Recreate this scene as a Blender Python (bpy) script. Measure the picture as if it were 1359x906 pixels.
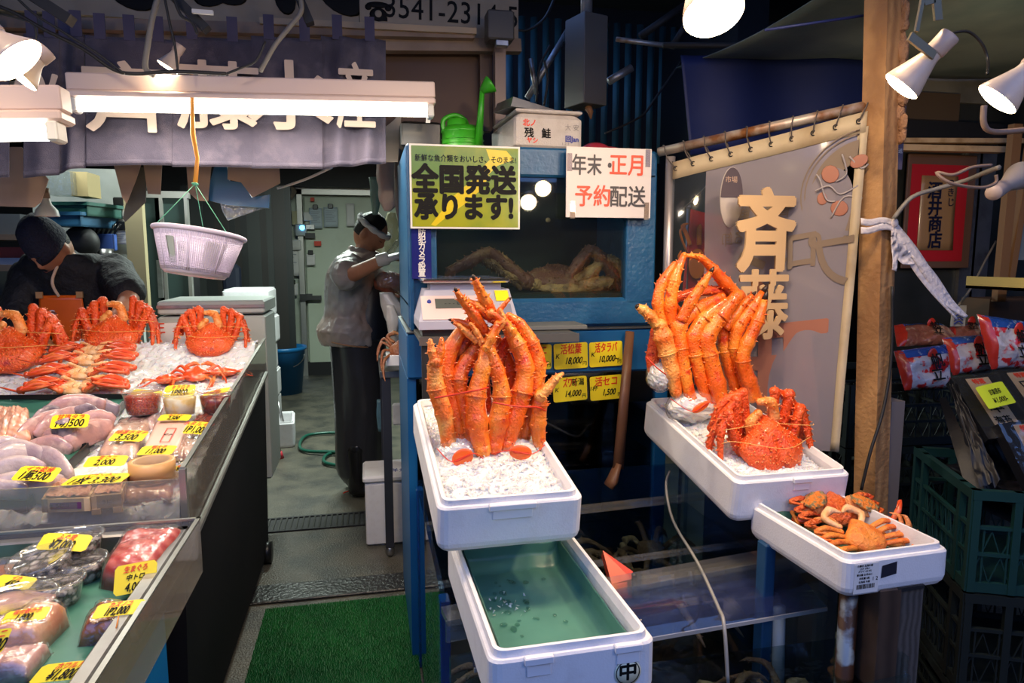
import bpy, bmesh, math, random
from mathutils import Vector, Matrix, noise, Euler
for o in list(bpy.data.objects): bpy.data.objects.remove(o)
SC = bpy.context.scene; COL = SC.collection; PI = math.pi
R = math.radians
V = Vector
# ---------------------------------------------------------------- camera
cam = bpy.data.objects.new('camera', bpy.data.cameras.new('camera')); COL.objects.link(cam)
YAW, PIT = R(11.905), R(7.11)
cam.location = (0, 0, 1.45); cam.rotation_euler = (PI/2-PIT, 0, -YAW)
cam.data.sensor_width = 36; cam.data.lens = 24.0; cam.data.clip_start = .02; SC.camera = cam
FW = V((math.sin(YAW)*math.cos(PIT), math.cos(YAW)*math.cos(PIT), -math.sin(PIT)))
RT = V((math.cos(YAW), -math.sin(YAW), 0)); UP = RT.cross(FW); CP = V((0, 0, 1.45))
# measuring helpers: turn a pixel of the photograph plus one known coordinate into a point of the place
def ray(x, y): return FW + RT*((x-679.5)/906) - UP*((y-453)/906)
def aY(x, y, Y): d = ray(x, y); return CP + d*(Y/d.y)
def aZ(x, y, z): d = ray(x, y); return CP + d*((z-1.45)/d.z)
def aX(x, y, X): d = ray(x, y); return CP + d*(X/d.x)
def aP(x, y, P, n): d = ray(x, y); return CP + d*((V(P)-CP).dot(V(n))/d.dot(V(n)))
# ---------------------------------------------------------------- world, exposure
SC.view_settings.view_transform = 'Standard'; SC.view_settings.look = 'None'
SC.view_settings.exposure = 0.0; SC.view_settings.gamma = 1.0; SC.view_settings.use_curve_mapping = False
SC.cycles.use_denoising = True
SC.cycles.max_bounces = 8; SC.cycles.transparent_max_bounces = 24; SC.cycles.transmission_bounces = 6
SC.cycles.diffuse_bounces = 3; SC.cycles.glossy_bounces = 3
SC.cycles.caustics_reflective = False; SC.cycles.caustics_refractive = False; SC.cycles.sample_clamp_indirect = 4
w = bpy.data.worlds.new('dusk'); SC.world = w; w.use_nodes = True
w.node_tree.nodes['Background'].inputs[0].default_value = (.21, .40, 1.0, 1)
w.node_tree.nodes['Background'].inputs[1].default_value = 1.6
# ---------------------------------------------------------------- materials
MATS = {}
def mat(name, col=(.5, .5, .5), rough=.5, metal=0, var=None, bump=None, trans=0, alpha=1, coat=0, sss=0, em=None, spec=.5, vor=None, wave=None):
    """var=(colour2, scale, lo, hi); bump=(scale, strength); wave=(colour2, scale, axis)"""
    if name in MATS: return MATS[name]
    m = bpy.data.materials.new(name); m.use_nodes = True; nt = m.node_tree; N, L = nt.nodes, nt.links
    b = N['Principled BSDF']; I = b.inputs
    I['Base Color'].default_value = (*col, 1); I['Roughness'].default_value = rough; I['Metallic'].default_value = metal
    I['Transmission Weight'].default_value = trans; I['Alpha'].default_value = alpha
    I['Coat Weight'].default_value = coat; I['Coat Roughness'].default_value = .12
    I['Specular IOR Level'].default_value = spec
    if sss: I['Subsurface Weight'].default_value = sss; I['Subsurface Radius'].default_value = (.012, .008, .005); I['Subsurface Scale'].default_value = 1
    if em: I['Emission Color'].default_value = (*em[0], 1); I['Emission Strength'].default_value = em[1]
    tc = N.new('ShaderNodeTexCoord'); src = tc.outputs['Object']
    last = None
    def mix(fac, c2):
        nonlocal last
        mx = N.new('ShaderNodeMix'); mx.data_type = 'RGBA'
        if last: L.new(last, mx.inputs[6])
        else: mx.inputs[6].default_value = (*col, 1)
        mx.inputs[7].default_value = (*c2, 1); L.new(fac, mx.inputs[0]); last = mx.outputs[2]
    for v in ([var] if var and not isinstance(var, list) else var or []):
        nz = N.new('ShaderNodeTexNoise'); nz.inputs['Scale'].default_value = v[1]; nz.inputs['Detail'].default_value = 5; L.new(src, nz.inputs['Vector'])
        mr = N.new('ShaderNodeMapRange'); mr.inputs[1].default_value = v[2]; mr.inputs[2].default_value = v[3]; L.new(nz.outputs['Fac'], mr.inputs[0])
        mix(mr.outputs[0], v[0])
    if vor:
        vo = N.new('ShaderNodeTexVoronoi'); vo.inputs['Scale'].default_value = vor[1]; L.new(src, vo.inputs['Vector'])
        mr = N.new('ShaderNodeMapRange'); mr.inputs[1].default_value = vor[2]; mr.inputs[2].default_value = vor[3]; L.new(vo.outputs['Distance'], mr.inputs[0])
        mix(mr.outputs[0], vor[0])
    if wave:
        wv = N.new('ShaderNodeTexWave'); wv.inputs['Scale'].default_value = wave[1]; wv.bands_direction = wave[2]; wv.inputs['Distortion'].default_value = 4; wv.inputs['Detail'].default_value = 3
        L.new(src, wv.inputs['Vector']); mix(wv.outputs['Fac'], wave[0])
    if last: L.new(last, I['Base Color'])
    if bump:
        nz = N.new('ShaderNodeTexNoise'); nz.inputs['Scale'].default_value = bump[0]; nz.inputs['Detail'].default_value = 4; L.new(src, nz.inputs['Vector'])
        bp = N.new('ShaderNodeBump'); bp.inputs['Strength'].default_value = bump[1]; bp.inputs['Distance'].default_value = .01; L.new(nz.outputs['Fac'], bp.inputs['Height']); L.new(bp.outputs[0], I['Normal'])
    MATS[name] = m; return m
def pane(name, tint=(.9, .95, 1), ior=1.45, rough=.02, haze=0, hazecol=(.6, .6, .6), bump=None, metal=0):
    """clear sheet (glass, acrylic, film): see-through, mirrors by Fresnel, slight milky haze"""
    if name in MATS: return MATS[name]
    m = bpy.data.materials.new(name); m.use_nodes = True; nt = m.node_tree; N, L = nt.nodes, nt.links
    N.remove(N['Principled BSDF']); out = N['Material Output']
    t = N.new('ShaderNodeBsdfTransparent'); t.inputs[0].default_value = (*tint, 1)
    g = N.new('ShaderNodeBsdfGlossy'); g.inputs['Roughness'].default_value = rough; g.inputs[0].default_value = (1, 1, 1, 1)
    fr = N.new('ShaderNodeLayerWeight'); fr.inputs[0].default_value = .5; f0 = ((ior-1)/(ior+1))**2*2
    pw = N.new('ShaderNodeMath'); pw.operation = 'POWER'; L.new(fr.outputs['Facing'], pw.inputs[0]); pw.inputs[1].default_value = 5
    ma = N.new('ShaderNodeMath'); ma.operation = 'MULTIPLY_ADD'; L.new(pw.outputs[0], ma.inputs[0]); ma.inputs[1].default_value = 1-f0; ma.inputs[2].default_value = f0
    mx = N.new('ShaderNodeMixShader'); L.new(ma.outputs[0], mx.inputs[0])
    cur = t.outputs[0]
    if haze:
        d = N.new('ShaderNodeBsdfDiffuse'); d.inputs[0].default_value = (*hazecol, 1); m2 = N.new('ShaderNodeMixShader'); m2.inputs[0].default_value = haze
        L.new(cur, m2.inputs[1]); L.new(d.outputs[0], m2.inputs[2]); cur = m2.outputs[0]
    L.new(cur, mx.inputs[1]); L.new(g.outputs[0], mx.inputs[2]); L.new(mx.outputs[0], out.inputs[0])
    if bump:
        tc = N.new('ShaderNodeTexCoord'); nz = N.new('ShaderNodeTexNoise'); nz.inputs['Scale'].default_value = bump[0]; L.new(tc.outputs['Object'], nz.inputs['Vector'])
        bp = N.new('ShaderNodeBump'); bp.inputs['Strength'].default_value = bump[1]; bp.inputs['Distance'].default_value = .01; L.new(nz.outputs['Fac'], bp.inputs['Height'])
        L.new(bp.outputs[0], g.inputs['Normal']); L.new(bp.outputs[0], fr.inputs['Normal'])
    MATS[name] = m; return m
# ---------------------------------------------------------------- mesh builder
def rrect(w, l, r, k=4):
    """rounded rectangle, w along x, l along y"""
    P = []
    for cx, cy, a0 in ((w/2-r, l/2-r, 0), (-w/2+r, l/2-r, 90), (-w/2+r, -l/2+r, 180), (w/2-r, -l/2+r, 270)):
        for i in range(k+1):
            a = R(a0+90*i/k); P.append((cx+r*math.cos(a), cy+r*math.sin(a)))
    return P
def frame_for(d):
    d = d.normalized(); a = V((0, 0, 1)) if abs(d.z) < .9 else V((0, 1, 0))
    x = d.cross(a).normalized(); return x, d.cross(x).normalized()
class MB:
    def __init__(s): s.v = []; s.f = []; s.m = []; s.sm = []; s.T = None
    def add(s, vs, fs, mi=0, sm=False):
        o = len(s.v); s.v += [s.T @ V(p) if s.T else V(p) for p in vs]
        s.f += [tuple(i+o for i in f) for f in fs]; s.m += [mi]*len(fs); s.sm += [sm]*len(fs); return s
    def box(s, c, d, M=None, mi=0, bv=0):
        x, y, z = d[0]/2, d[1]/2, d[2]/2; M = M or Matrix(); c = V(c)
        if bv:
            P = rrect(d[0], d[1], min(bv, x*.99, y*.99), 2); b = min(bv, z*.99)
            return s.loft([[(px*q, py*q2, zz) for px, py in P] for q, q2, zz in ((1-b/x, 1-b/y, -z), (1, 1, -z+b), (1, 1, z-b), (1-b/x, 1-b/y, z))], M=Matrix.Translation(c) @ M.to_4x4(), mi=mi, cap=True)
        vs = [M.to_3x3() @ V((a*x, b*y, e*z))+c for a in (-1, 1) for b in (-1, 1) for e in (-1, 1)]
        return s.add(vs, [(0, 1, 3, 2), (4, 6, 7, 5), (0, 4, 5, 1), (2, 3, 7, 6), (0, 2, 6, 4), (1, 5, 7, 3)], mi)
    def bx(s, x0, x1, y0, y1, z0, z1, mi=0, bv=0): return s.box(((x0+x1)/2, (y0+y1)/2, (z0+z1)/2), (x1-x0, y1-y0, z1-z0), mi=mi, bv=bv)
    def beam(s, a, b, wd, ht, mi=0, up=None):
        a, b = V(a), V(b); d = b-a; x = d.cross(V(up or (0, 0, 1))); x = (x if x.length > 1e-6 else V((1, 0, 0))).normalized(); y = d.normalized().cross(x)
        M = Matrix((x, d.normalized(), y)).transposed(); return s.box((a+b)/2, (wd, d.length, ht), M, mi)
    def loft(s, rings, M=None, mi=0, cap=False, sm=False, closed=True):
        n = len(rings[0]); vs = [(M @ V(p) if M else V(p)) for r in rings for p in r]; fs = []
        for i in range(len(rings)-1):
            for j in range(n if closed else n-1):
                a, b = i*n+j, i*n+(j+1) % n; fs.append((a, b, b+n, a+n))
        if cap: fs += [tuple(range(n))[::-1], tuple(range((len(rings)-1)*n, len(rings)*n))]
        return s.add(vs, fs, mi, sm)
    def tube(s, pts, r, n=8, mi=0, cap=True, sm=True, flat=1.0, wob=0, up=None):
        pts = [V(p) for p in pts]; rr = r if isinstance(r, (list, tuple)) else [r]*len(pts)
        rings = []; x = None
        for i, p in enumerate(pts):
            d = (pts[min(i+1, len(pts)-1)]-pts[max(i-1, 0)])
            if d.length < 1e-9: d = V((0, 0, 1))
            d.normalize()
            if x is None: x = (V(up)-d*d.dot(V(up))).normalized() if up else frame_for(d)[0]
            x = (x-d*d.dot(x)).normalized(); y = d.cross(x)
            q = 1+(noise.noise(p*60)*wob if wob else 0)
            rings.append([p+(x*math.cos(2*PI*j/n)+y*math.sin(2*PI*j/n)*flat)*rr[i]*q for j in range(n)])
        return s.loft(rings, mi=mi, cap=cap, sm=sm)
    def cyl(s, a, b, r, r2=None, n=16, mi=0, sm=True): return s.tube([a, b], [r, r if r2 is None else r2], n, mi, sm=sm)
    def lathe(s, prof, n=24, M=None, mi=0, sm=True, arc=1.0):
        rings = [[(r*math.cos(2*PI*arc*j/n), r*math.sin(2*PI*arc*j/n), z) for j in range(n)] for r, z in prof]; return s.loft(rings, M=M, mi=mi, sm=sm)
    def prism(s, poly, h, M=None, mi=0):
        return s.loft([[(x, y, 0) for x, y in poly], [(x, y, h) for x, y in poly]], M=M, mi=mi, cap=True)
    def ball(s, c, r, M=None, mi=0, nu=12, nv=8, fn=None, sm=True):
        r = V(r) if not isinstance(r, (int, float)) else V((r, r, r)); c = V(c); vs = []; fs = []
        for i in range(nv+1):
            t = PI*i/nv
            for j in range(nu):
                a = 2*PI*j/nu; d = V((math.sin(t)*math.cos(a), math.sin(t)*math.sin(a), math.cos(t))); k = fn(d) if fn else 1
                p = V((d.x*r.x, d.y*r.y, d.z*r.z))*k; vs.append((M.to_3x3() @ p if M else p)+c)
        for i in range(nv):
            for j in range(nu): a, b = i*nu+j, i*nu+(j+1) % nu; fs.append((a, a+nu, b+nu, b))
        return s.add(vs, fs, mi, sm)
    def chunk(s, c, r, rnd, mi=0):
        vs = [V(c)+V((rnd.uniform(-1, 1), rnd.uniform(-1, 1), rnd.uniform(-1, 1))).normalized()*r*rnd.uniform(.6, 1.1) for _ in range(4)]
        return s.add(vs, [(0, 1, 2), (0, 3, 1), (1, 3, 2), (2, 3, 0)], mi)
    def spine(s, p, d, L, r, n=5, mi=0, ti=1):
        p = V(p); d = V(d).normalized(); x, y = frame_for(d); R3 = lambda q, k: [q+(x*math.cos(2*PI*j/n)+y*math.sin(2*PI*j/n))*r*k for j in range(n)]
        s.add(R3(p, 1)+R3(p+d*L*.6, .38), [(j, (j+1) % n, (j+1) % n+n, j+n) for j in range(n)], mi, True)
        return s.add(R3(p+d*L*.6, .38)+[p+d*L], [(j, (j+1) % n, n) for j in range(n)], ti)
    def cone(s, p, d, L, r, n=4, mi=0):
        p = V(p); d = V(d).normalized(); x, y = frame_for(d)
        return s.add([p+(x*math.cos(2*PI*j/n)+y*math.sin(2*PI*j/n))*r for j in range(n)]+[p+d*L], [(j, (j+1) % n, n) for j in range(n)], mi)
    def grid(s, fn, nu, nv, mi=0, sm=True):
        vs = [fn(i/nu, j/nv) for i in range(nu+1) for j in range(nv+1)]
        return s.add(vs, [(i*(nv+1)+j, (i+1)*(nv+1)+j, (i+1)*(nv+1)+j+1, i*(nv+1)+j+1) for i in range(nu) for j in range(nv)], mi, sm)
    def sheet(s, fn, nu, nv, t=.001, mi=0, sm=True):
        """fn surface with thickness"""
        P = [[V(fn(i/nu, j/nv)) for j in range(nv+1)] for i in range(nu+1)]; Q = []
        for i in range(nu+1):
            q = []
            for j in range(nv+1):
                a = P[min(i+1, nu)][j]-P[max(i-1, 0)][j]; b = P[i][min(j+1, nv)]-P[i][max(j-1, 0)]
                n = a.cross(b); n = n.normalized() if n.length > 1e-12 else V((0, 0, 1)); q.append(P[i][j]+n*t)
            Q.append(q)
        W = nv+1; o = (nu+1)*W; vs = [p for r in P for p in r]+[p for r in Q for p in r]; fs = []
        for i in range(nu):
            for j in range(nv):
                a = i*W+j; fs.append((a, a+1, a+W+1, a+W)); fs.append((o+a, o+a+W, o+a+W+1, o+a+1))
        ed = [(i*W, (i+1)*W) for i in range(nu)]+[(i*W+nv, (i+1)*W+nv) for i in range(nu)]+[(j, j+1) for j in range(nv)]+[(nu*W+j, nu*W+j+1) for j in range(nv)]
        fs += [(a, b, b+o, a+o) for a, b in ed]
        return s.add(vs, fs, mi, sm)
    def build(s, name, m, parent=None, sm=None, fix=True):
        me = bpy.data.meshes.new(name); me.from_pydata([tuple(p) for p in s.v], [], s.f)
        for q in (m if isinstance(m, (list, tuple)) else [m]): me.materials.append(q)
        me.polygons.foreach_set('material_index', s.m); me.polygons.foreach_set('use_smooth', s.sm if sm is None else [sm]*len(s.f))
        if fix:
            bm = bmesh.new(); bm.from_mesh(me); bmesh.ops.remove_doubles(bm, verts=bm.verts, dist=1e-5); bmesh.ops.recalc_face_normals(bm, faces=bm.faces); bm.to_mesh(me); bm.free()
        me.update(); o = bpy.data.objects.new(name, me); COL.objects.link(o)
        if parent: o.parent = parent
        return o
def tag(o, label=None, cat=None, group=None, kind=None):
    if label: o['label'] = label
    if cat: o['category'] = cat
    if group: o['group'] = group
    if kind: o['kind'] = kind
    return o
def thing(name, label, cat, loc=(0, 0, 0), rot=(0, 0, 0), group=None):
    o = bpy.data.objects.new(name, None); COL.objects.link(o); o.empty_display_size = .05
    o.location = loc; o.rotation_euler = rot if not isinstance(rot, Matrix) else rot.to_euler(); return tag(o, label, cat, group)
def kids(o): return [c for c in o.children]
def dup(root, loc=None, rot=None, label=None, group=None, parent=None, scale=None):
    r = root.copy(); COL.objects.link(r)
    if parent is not None: r.parent = parent
    if loc is not None: r.location = loc
    if rot is not None: r.rotation_euler = rot
    if scale is not None: r.scale = (scale,)*3 if isinstance(scale, (int, float)) else scale
    if label: r['label'] = label
    if group: r['group'] = group
    for c in list(root.children): dup(c, parent=r)
    return r
def lay(z0, tilt=0, yaw=0, at=(0, 0)):
    return Matrix.Translation((at[0], at[1], z0)) @ Matrix.Rotation(yaw, 4, 'Z') @ Matrix.Rotation(tilt, 4, 'X')
TEXTS = []
def txt(s, size, m, parent, M, bold=0, shear=0, name='lettering', align='CENTER', ext=.0003, mirror=False, sx=1.0, space=1.0, kind=None):
    cu = bpy.data.curves.new(name, 'FONT'); cu.body = s; cu.size = size; cu.align_x = align; cu.align_y = 'CENTER'
    cu.shear = shear; cu.extrude = ext; cu.resolution_u = 3; cu.space_character = space; cu.materials.append(m)
    o = bpy.data.objects.new(name+'_curve', cu); COL.objects.link(o)
    TEXTS.append((o, name, parent, M, Matrix.Diagonal((-sx if mirror else sx, 1, 1, 1)), bold)); return o
def flush_texts():
    bpy.context.view_layer.update(); dg = bpy.context.evaluated_depsgraph_get()
    for o, name, parent, M, D, bold in TEXTS:
        me = bpy.data.meshes.new_from_object(o.evaluated_get(dg)); me.transform(D)
        if bold:          # heavier strokes: the glyph repeated around its outline
            k = 8 if bold > .002 else 4; bm = bmesh.new(); bm.from_mesh(me); src = bm.copy(); t0 = bpy.data.meshes.new('t'); src.to_mesh(t0); src.free()
            for i in range(k):
                a = 2*PI*i/k+.4; t1 = t0.copy(); t1.transform(Matrix.Translation((bold*math.cos(a), bold*math.sin(a), -.00001*(i+1)))); bm.from_mesh(t1)
            bm.to_mesh(me); bm.free()
        me.transform(M)
        n = bpy.data.objects.new(name, me); COL.objects.link(n)
        if parent: n.parent = parent
    for o, *_ in TEXTS: bpy.data.objects.remove(o)
    TEXTS.clear()
def smooth_path(pts, k=4):
    pts = [V(p) for p in pts]; out = []
    for i in range(len(pts)-1):
        p0, p1, p2, p3 = pts[max(i-1, 0)], pts[i], pts[i+1], pts[min(i+2, len(pts)-1)]
        for j in range(k):
            t = j/k; out.append(.5*((2*p1)+(p2-p0)*t+(2*p0-5*p1+4*p2-p3)*t*t+(3*p1-p0-3*p2+p3)*t**3))
    return out+[pts[-1]]
def cable(name, pts, r, m, label, cat='cable', group=None, k=5):
    o = MB().tube(smooth_path(pts, k), r, 6).build(name, m); return tag(o, label, cat, group)
def fused(name, mb, m, parent, voxel=.008, smooth=4, disp=None):
    o = mb.build(name, m, parent, fix=False)
    r = o.modifiers.new('r', 'REMESH'); r.mode = 'VOXEL'; r.voxel_size = voxel; r.use_smooth_shade = True
    s = o.modifiers.new('s', 'SMOOTH'); s.iterations = smooth; s.factor = .5
    if disp:
        tx = bpy.data.textures.new(name+'_fold', 'CLOUDS'); tx.noise_scale = disp[0]
        d = o.modifiers.new('d', 'DISPLACE'); d.texture = tx; d.strength = disp[1]; d.texture_coords = 'LOCAL'
    return o
def light(name, kind, loc, energy, col, size=.05, aim=None, parent=None, sy=None, spot=None):
    d = bpy.data.lights.new(name, kind); d.energy = energy; d.color = col
    if kind == 'AREA':
        d.size = size
        if sy: d.shape = 'RECTANGLE'; d.size_y = sy
    else: d.shadow_soft_size = size
    if spot: d.spot_size = spot[0]; d.spot_blend = spot[1]
    o = bpy.data.objects.new(name, d); COL.objects.link(o); o.location = loc
    if aim is not None: o.rotation_euler = (V(aim)-V(loc)).to_track_quat('-Z', 'Y').to_euler()
    if parent: o.parent = parent
    return o
# ================================================================ palette
WARM = (1, .74, .46); COOL = (.86, .93, 1)
m_conc = mat('wet_concrete', (.115, .105, .08), .35, var=[((.045, .045, .04), 6, .4, .65), ((.22, .21, .17), 160, .55, .75)], bump=(120, .5))
m_steel = mat('steel', (.42, .42, .42), .35, .9, var=((.2, .18, .16), 12, .45, .8))
m_alu = mat('aluminium', (.5, .49, .46), .4, .8)
m_dark = mat('dark', (.012, .012, .014), .6)
m_black = mat('black_plastic', (.01, .01, .011), .35)
m_blue = mat('tank_blue', (.010, .085, .21), .35, var=((.02, .12, .26), 9, .45, .75), bump=(60, .25))
m_bluefrp = mat('blue_frp', (.006, .10, .28), .4)
m_foam = mat('foam', (.82, .81, .83), .55, var=((.74, .72, .73), 25, .5, .8), bump=(260, .09))
m_glass = pane('glass', (.80, .88, .90)); m_acry = pane('acrylic', (.90, .92, .93), haze=.06, hazecol=(.7, .68, .65), rough=.08)
m_film = pane('film', (.96, .96, .96), haze=.03, rough=.16, ior=1.5, bump=(40, .6))
m_water = pane('water', (.62, .70, .72), ior=1.33, bump=(18, .35))
m_darkglass = pane('dark_glass', (.45, .50, .52), rough=.04)
m_wood = mat('post_wood', (.46, .25, .10), .6, wave=((.30, .15, .06), 9, 'X'), var=((.16, .08, .035), 7, .5, .75), bump=(60, .4))
m_woodd = mat('dark_wood', (.07, .04, .025), .6, wave=((.04, .022, .014), 8, 'X'))
m_woodl = mat('light_wood', (.78, .55, .32), .6, wave=((.45, .26, .12), 12, 'Y'))
m_ply = mat('ply_board', (.30, .21, .15), .6, var=((.18, .12, .08), 5, .4, .7))
m_yel = mat('card_yellow', (.95, .76, .02), .45)
m_red = mat('ink_red', (.75, .045, .01), .5); m_ink = mat('ink_black', (.008, .008, .008), .6, spec=.15)
m_white = mat('white_paint', (.75, .74, .70), .5, var=((.55, .53, .48), 8, .5, .8))
m_paper = mat('paper', (.78, .76, .74), .7); m_blueink = mat('ink_blue', (.03, .05, .30), .5)
m_cable = mat('cable', (.018, .017, .016), .5); m_cableg = mat('cable_grey', (.22, .20, .17), .5)
m_pipe = mat('galvanised', (.45, .46, .48), .4, .7, var=((.25, .14, .07), 9, .55, .7))
m_greenp = mat('green_parchment', (.035, .15, .11), .45, var=((.05, .20, .15), 5, .4, .7))
def S(o): return tag(o, kind='structure')
# ================================================================ floor
S(MB().bx(-4.2, 5.2, -3.6, 9.5, -.1, 0).build('floor', m_conc))
gr = thing('drain_grate', 'dark iron drain grating set in the floor across the aisle', 'drain', (-.2, 3.74, 0))
MB().bx(-.62, .62, -.10, -.085, 0, .008).bx(-.62, .62, .085, .10, 0, .008).bx(-.62, .62, -.085, .085, .0, .002).build('grate_frame', m_dark, gr)
bar = MB().box((0, 0, .006), (.009, .17, .006)).build('bar', mat('grate_iron', (.05, .05, .045), .4, .6), gr); bar.location = (-.6, 0, 0)
for i in range(1, 41):
    b2 = bar.copy(); COL.objects.link(b2); b2.location = (-.6+.03*i, 0, 0)
S(MB().bx(-.9, .62, 2.86, 3.02, .0, .012, bv=.004).build('trim_1', mat('wet_curb', (.015, .014, .013), .3, bump=(60, .6))))
# turf mat
tm = thing('turf_mat', 'bright green artificial grass mat on the aisle floor', 'mat', (-.145, 2.15, 0))
MB().bx(-.30, .29, -.62, .66, 0, .008).build('backing', mat('turf_back', (.01, .08, .02), .8), tm)
rnd = random.Random(3); mb = MB()
for i in range(100):
    for j in range(150):
        x = -.297+i*.0059+rnd.uniform(-.002, .002); y = -.2+j*.0057; h = rnd.uniform(.009, .013); dx, dy = rnd.uniform(-.004, .004), rnd.uniform(-.004, .004)
        mb.add([(x-.0022, y, .006), (x+.0022, y, .006), (x+dx, y+dy, .006+h), (x, y+.003, .006)], [(0, 1, 2), (1, 3, 2), (3, 0, 2)])
tag(mb.build('grass_blade', mat('turf', (.012, .20, .035), .6, var=((.005, .10, .015), 40, .4, .7)), tm, fix=False), kind='stuff')
# ================================================================ rear cold room wall and its door (Y 8.7)
m_cold = mat('cold_panel', (.52, .58, .47), .5, var=((.36, .38, .27), 1.6, .5, .8))
S(MB().bx(-1.12, 2.2, 8.7, 8.9, 0, 2.75).build('wall_back', m_cold))
dr = S(MB().bx(-.72, .55, 8.62, 8.69, .04, 2.16, bv=.01).build('door_1', mat('cold_door', (.56, .63, .50), .45, var=((.42, .46, .34), 2, .5, .8))))
MB().bx(-.80, -.74, 8.58, 8.70, 0, 2.24).bx(-.80, .62, 8.58, 8.70, 2.18, 2.26).build('door_frame', m_alu, dr)
MB().bx(-.80, -.66, 8.54, 8.62, .92, 1.0).bx(-.72, -.55, 8.52, 8.58, .93, .98).build('handle', mat('latch', (.08, .08, .08), .4, .7), dr)
S(MB().bx(-1.12, 1.0, 8.60, 8.70, 0, .16).build('baseboard_back', m_dark))
# left inner partition: dark slatted recess, cabinet glass, white panel
S(MB().bx(-4.2, -1.12, 8.0, 8.2, 0, 3).build('wall_left', m_dark))
S(MB().bx(-4.2, -4.0, -3.6, 9, 0, 3.2).build('wall_outer_left', m_dark))
S(MB().bx(2.2, 2.4, 3.9, 8.9, 0, 3).build('wall_inner_right', m_dark))
# ceiling / soffits
S(MB().bx(-4.2, .66, 2.75, 9, 2.62, 2.72).build('ceiling', mat('sooty', (.03, .026, .022), .8)))
S(MB().bx(.66, 5.2, -.2, 9, 3.25, 3.35).build('ceiling_right', mat('sooty2', (.03, .04, .045), .8)))
S(MB().bx(-4.2, .66, .6, 2.75, 3.0, 3.1).build('ceiling_front', mat('sooty', ())))
S(MB().bx(.66, 5.2, 5.0, 5.2, 0, 3.3).build('wall_right_back', mat('gloom', (.008, .009, .012), .7)))
S(MB().bx(-5, 5.2, -3.6, -3.5, 0, 2.35).build('wall_front', mat('shutter_grey', (.06, .06, .07), .7)))
S(MB().bx(5.0, 5.2, -3.6, 5.2, 0, 3.3).build('wall_right', mat('gloom', ())))
# ================================================================ upper part of the stall: sign boards, beams
def board(name, x0, x1, y0, y1, Y, t, m, label, cat, parent=None, bv=0):
    a = aY(x0, y1, Y); b = aY(x1, y0, Y)
    mb = MB().bx(min(a.x, b.x), max(a.x, b.x), Y, Y+t, min(a.z, b.z), max(a.z, b.z), bv=bv)
    o = mb.build(name, m, parent)
    return tag(o, label, cat) if label else o
m_sign = mat('sign_cream', (.40, .33, .24), .6, var=((.26, .20, .13), 4, .4, .75))
sg = thing('shop_sign', 'long cream signboard with black brush strokes above the indigo curtain', 'sign', aY(240, 45, 2.88))
def rel(mb, root): mb.v = [p-root.location for p in mb.v]; return mb
def relM(M, root): return Matrix.Translation(-root.location) @ M
rel(MB().bx(-2.6, aY(477, 30, 2.88).x, 2.88, 2.90, aY(240, 28, 2.88).z, 2.75), sg).build('panel', m_sign, sg)
for (x, y, s, r) in ((175, -8, .16, 20), (282, -8, .13, -20), (304, -8, .12, 10), (378, -4, .12, 80), (452, -3, .17, 30)):
    mb = MB().ball((0, 0, 0), (s*.55, .003, s*.33), M=Matrix.Rotation(R(r), 3, 'Y')); mb.v = [p+aY(x, y, 2.876)-sg.location for p in mb.v]; mb.build('brush_stroke', m_ink, sg)
ps = thing('phone_sign', 'cream sign panel with telephone symbol and black number', 'sign', aY(580, 42, 2.87))
a, b = aY(478, 40, 2.87), aY(688, -30, 2.87)
rel(MB().bx(a.x, b.x, 2.87, 2.89, a.z, b.z), ps).build('panel', m_sign, ps)
FR = Matrix.Rotation(PI/2, 4, 'X')          # text standing in the XZ plane, facing the camera
p = aY(596, 17, 2.868)
txt('3541-2314-5', .118, m_ink, ps, relM(Matrix.Translation(p+V((.015, 0, 0))) @ Matrix.Rotation(R(.8), 4, 'Y') @ FR, ps), bold=.0006, sx=.86, space=1.04)
p = aY(502, 15, 2.868)   # telephone symbol
mb = MB().ball((0, 0, -.012), (.034, .004, .026), nu=16).ball((0, 0, .024), (.045, .004, .012), nu=16).ball((-.038, 0, .014), (.013, .004, .012)).ball((.038, 0, .014), (.013, .004, .012)).box((0, 0, -.028), (.07, .006, .014))
mb.v = [q+p-ps.location for q in mb.v]; mb.build('telephone_symbol', m_ink, ps)
mb = MB().ball((0, -.003, -.01), (.014, .003, .014), nu=14); mb.v = [q+p-ps.location for q in mb.v]; mb.build('dial', m_sign, ps)
def rail(name, p0, p1, Y, wd, ht, m, label):
    return tag(MB().beam(aY(*p0, Y), aY(*p1, Y), wd, ht).build(name, m), label, 'beam')
rail('wooden_beam', (-60, 30), (628, 46), 2.82, .05, .040, m_ply, 'upper wooden beam running just under the shop sign')
rail('wooden_beam', (-60, 55), (690, 62), 2.86, .05, .05, m_ply, 'lower wooden beam the indigo curtain hangs in front of')
rail('conduit_pipe', (345, 28), (632, 42), 2.79, .022, .022, mat('old_pipe', (.45, .33, .20), .5), 'thin cream conduit pipe under the phone number')
tag(MB().bx(aY(500, 60, 2.95).x, aY(652, 60, 2.95).x, 2.93, 2.96, aY(600, 172, 2.95).z, aY(600, 58, 2.95).z).build('wall_board', mat('brown_board', (.075, .035, .022), .6)), 'dark brown board behind the green watering can', 'board')
tag(MB().bx(aY(636, 60, 2.9).x, aY(650, 60, 2.9).x, 2.88, 2.92, aY(640, 175, 2.9).z, aY(640, 60, 2.9).z).build('upright', mat('dim_wood', (.10, .06, .045), .6)), 'dark narrow upright on the brown board', 'post')
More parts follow.
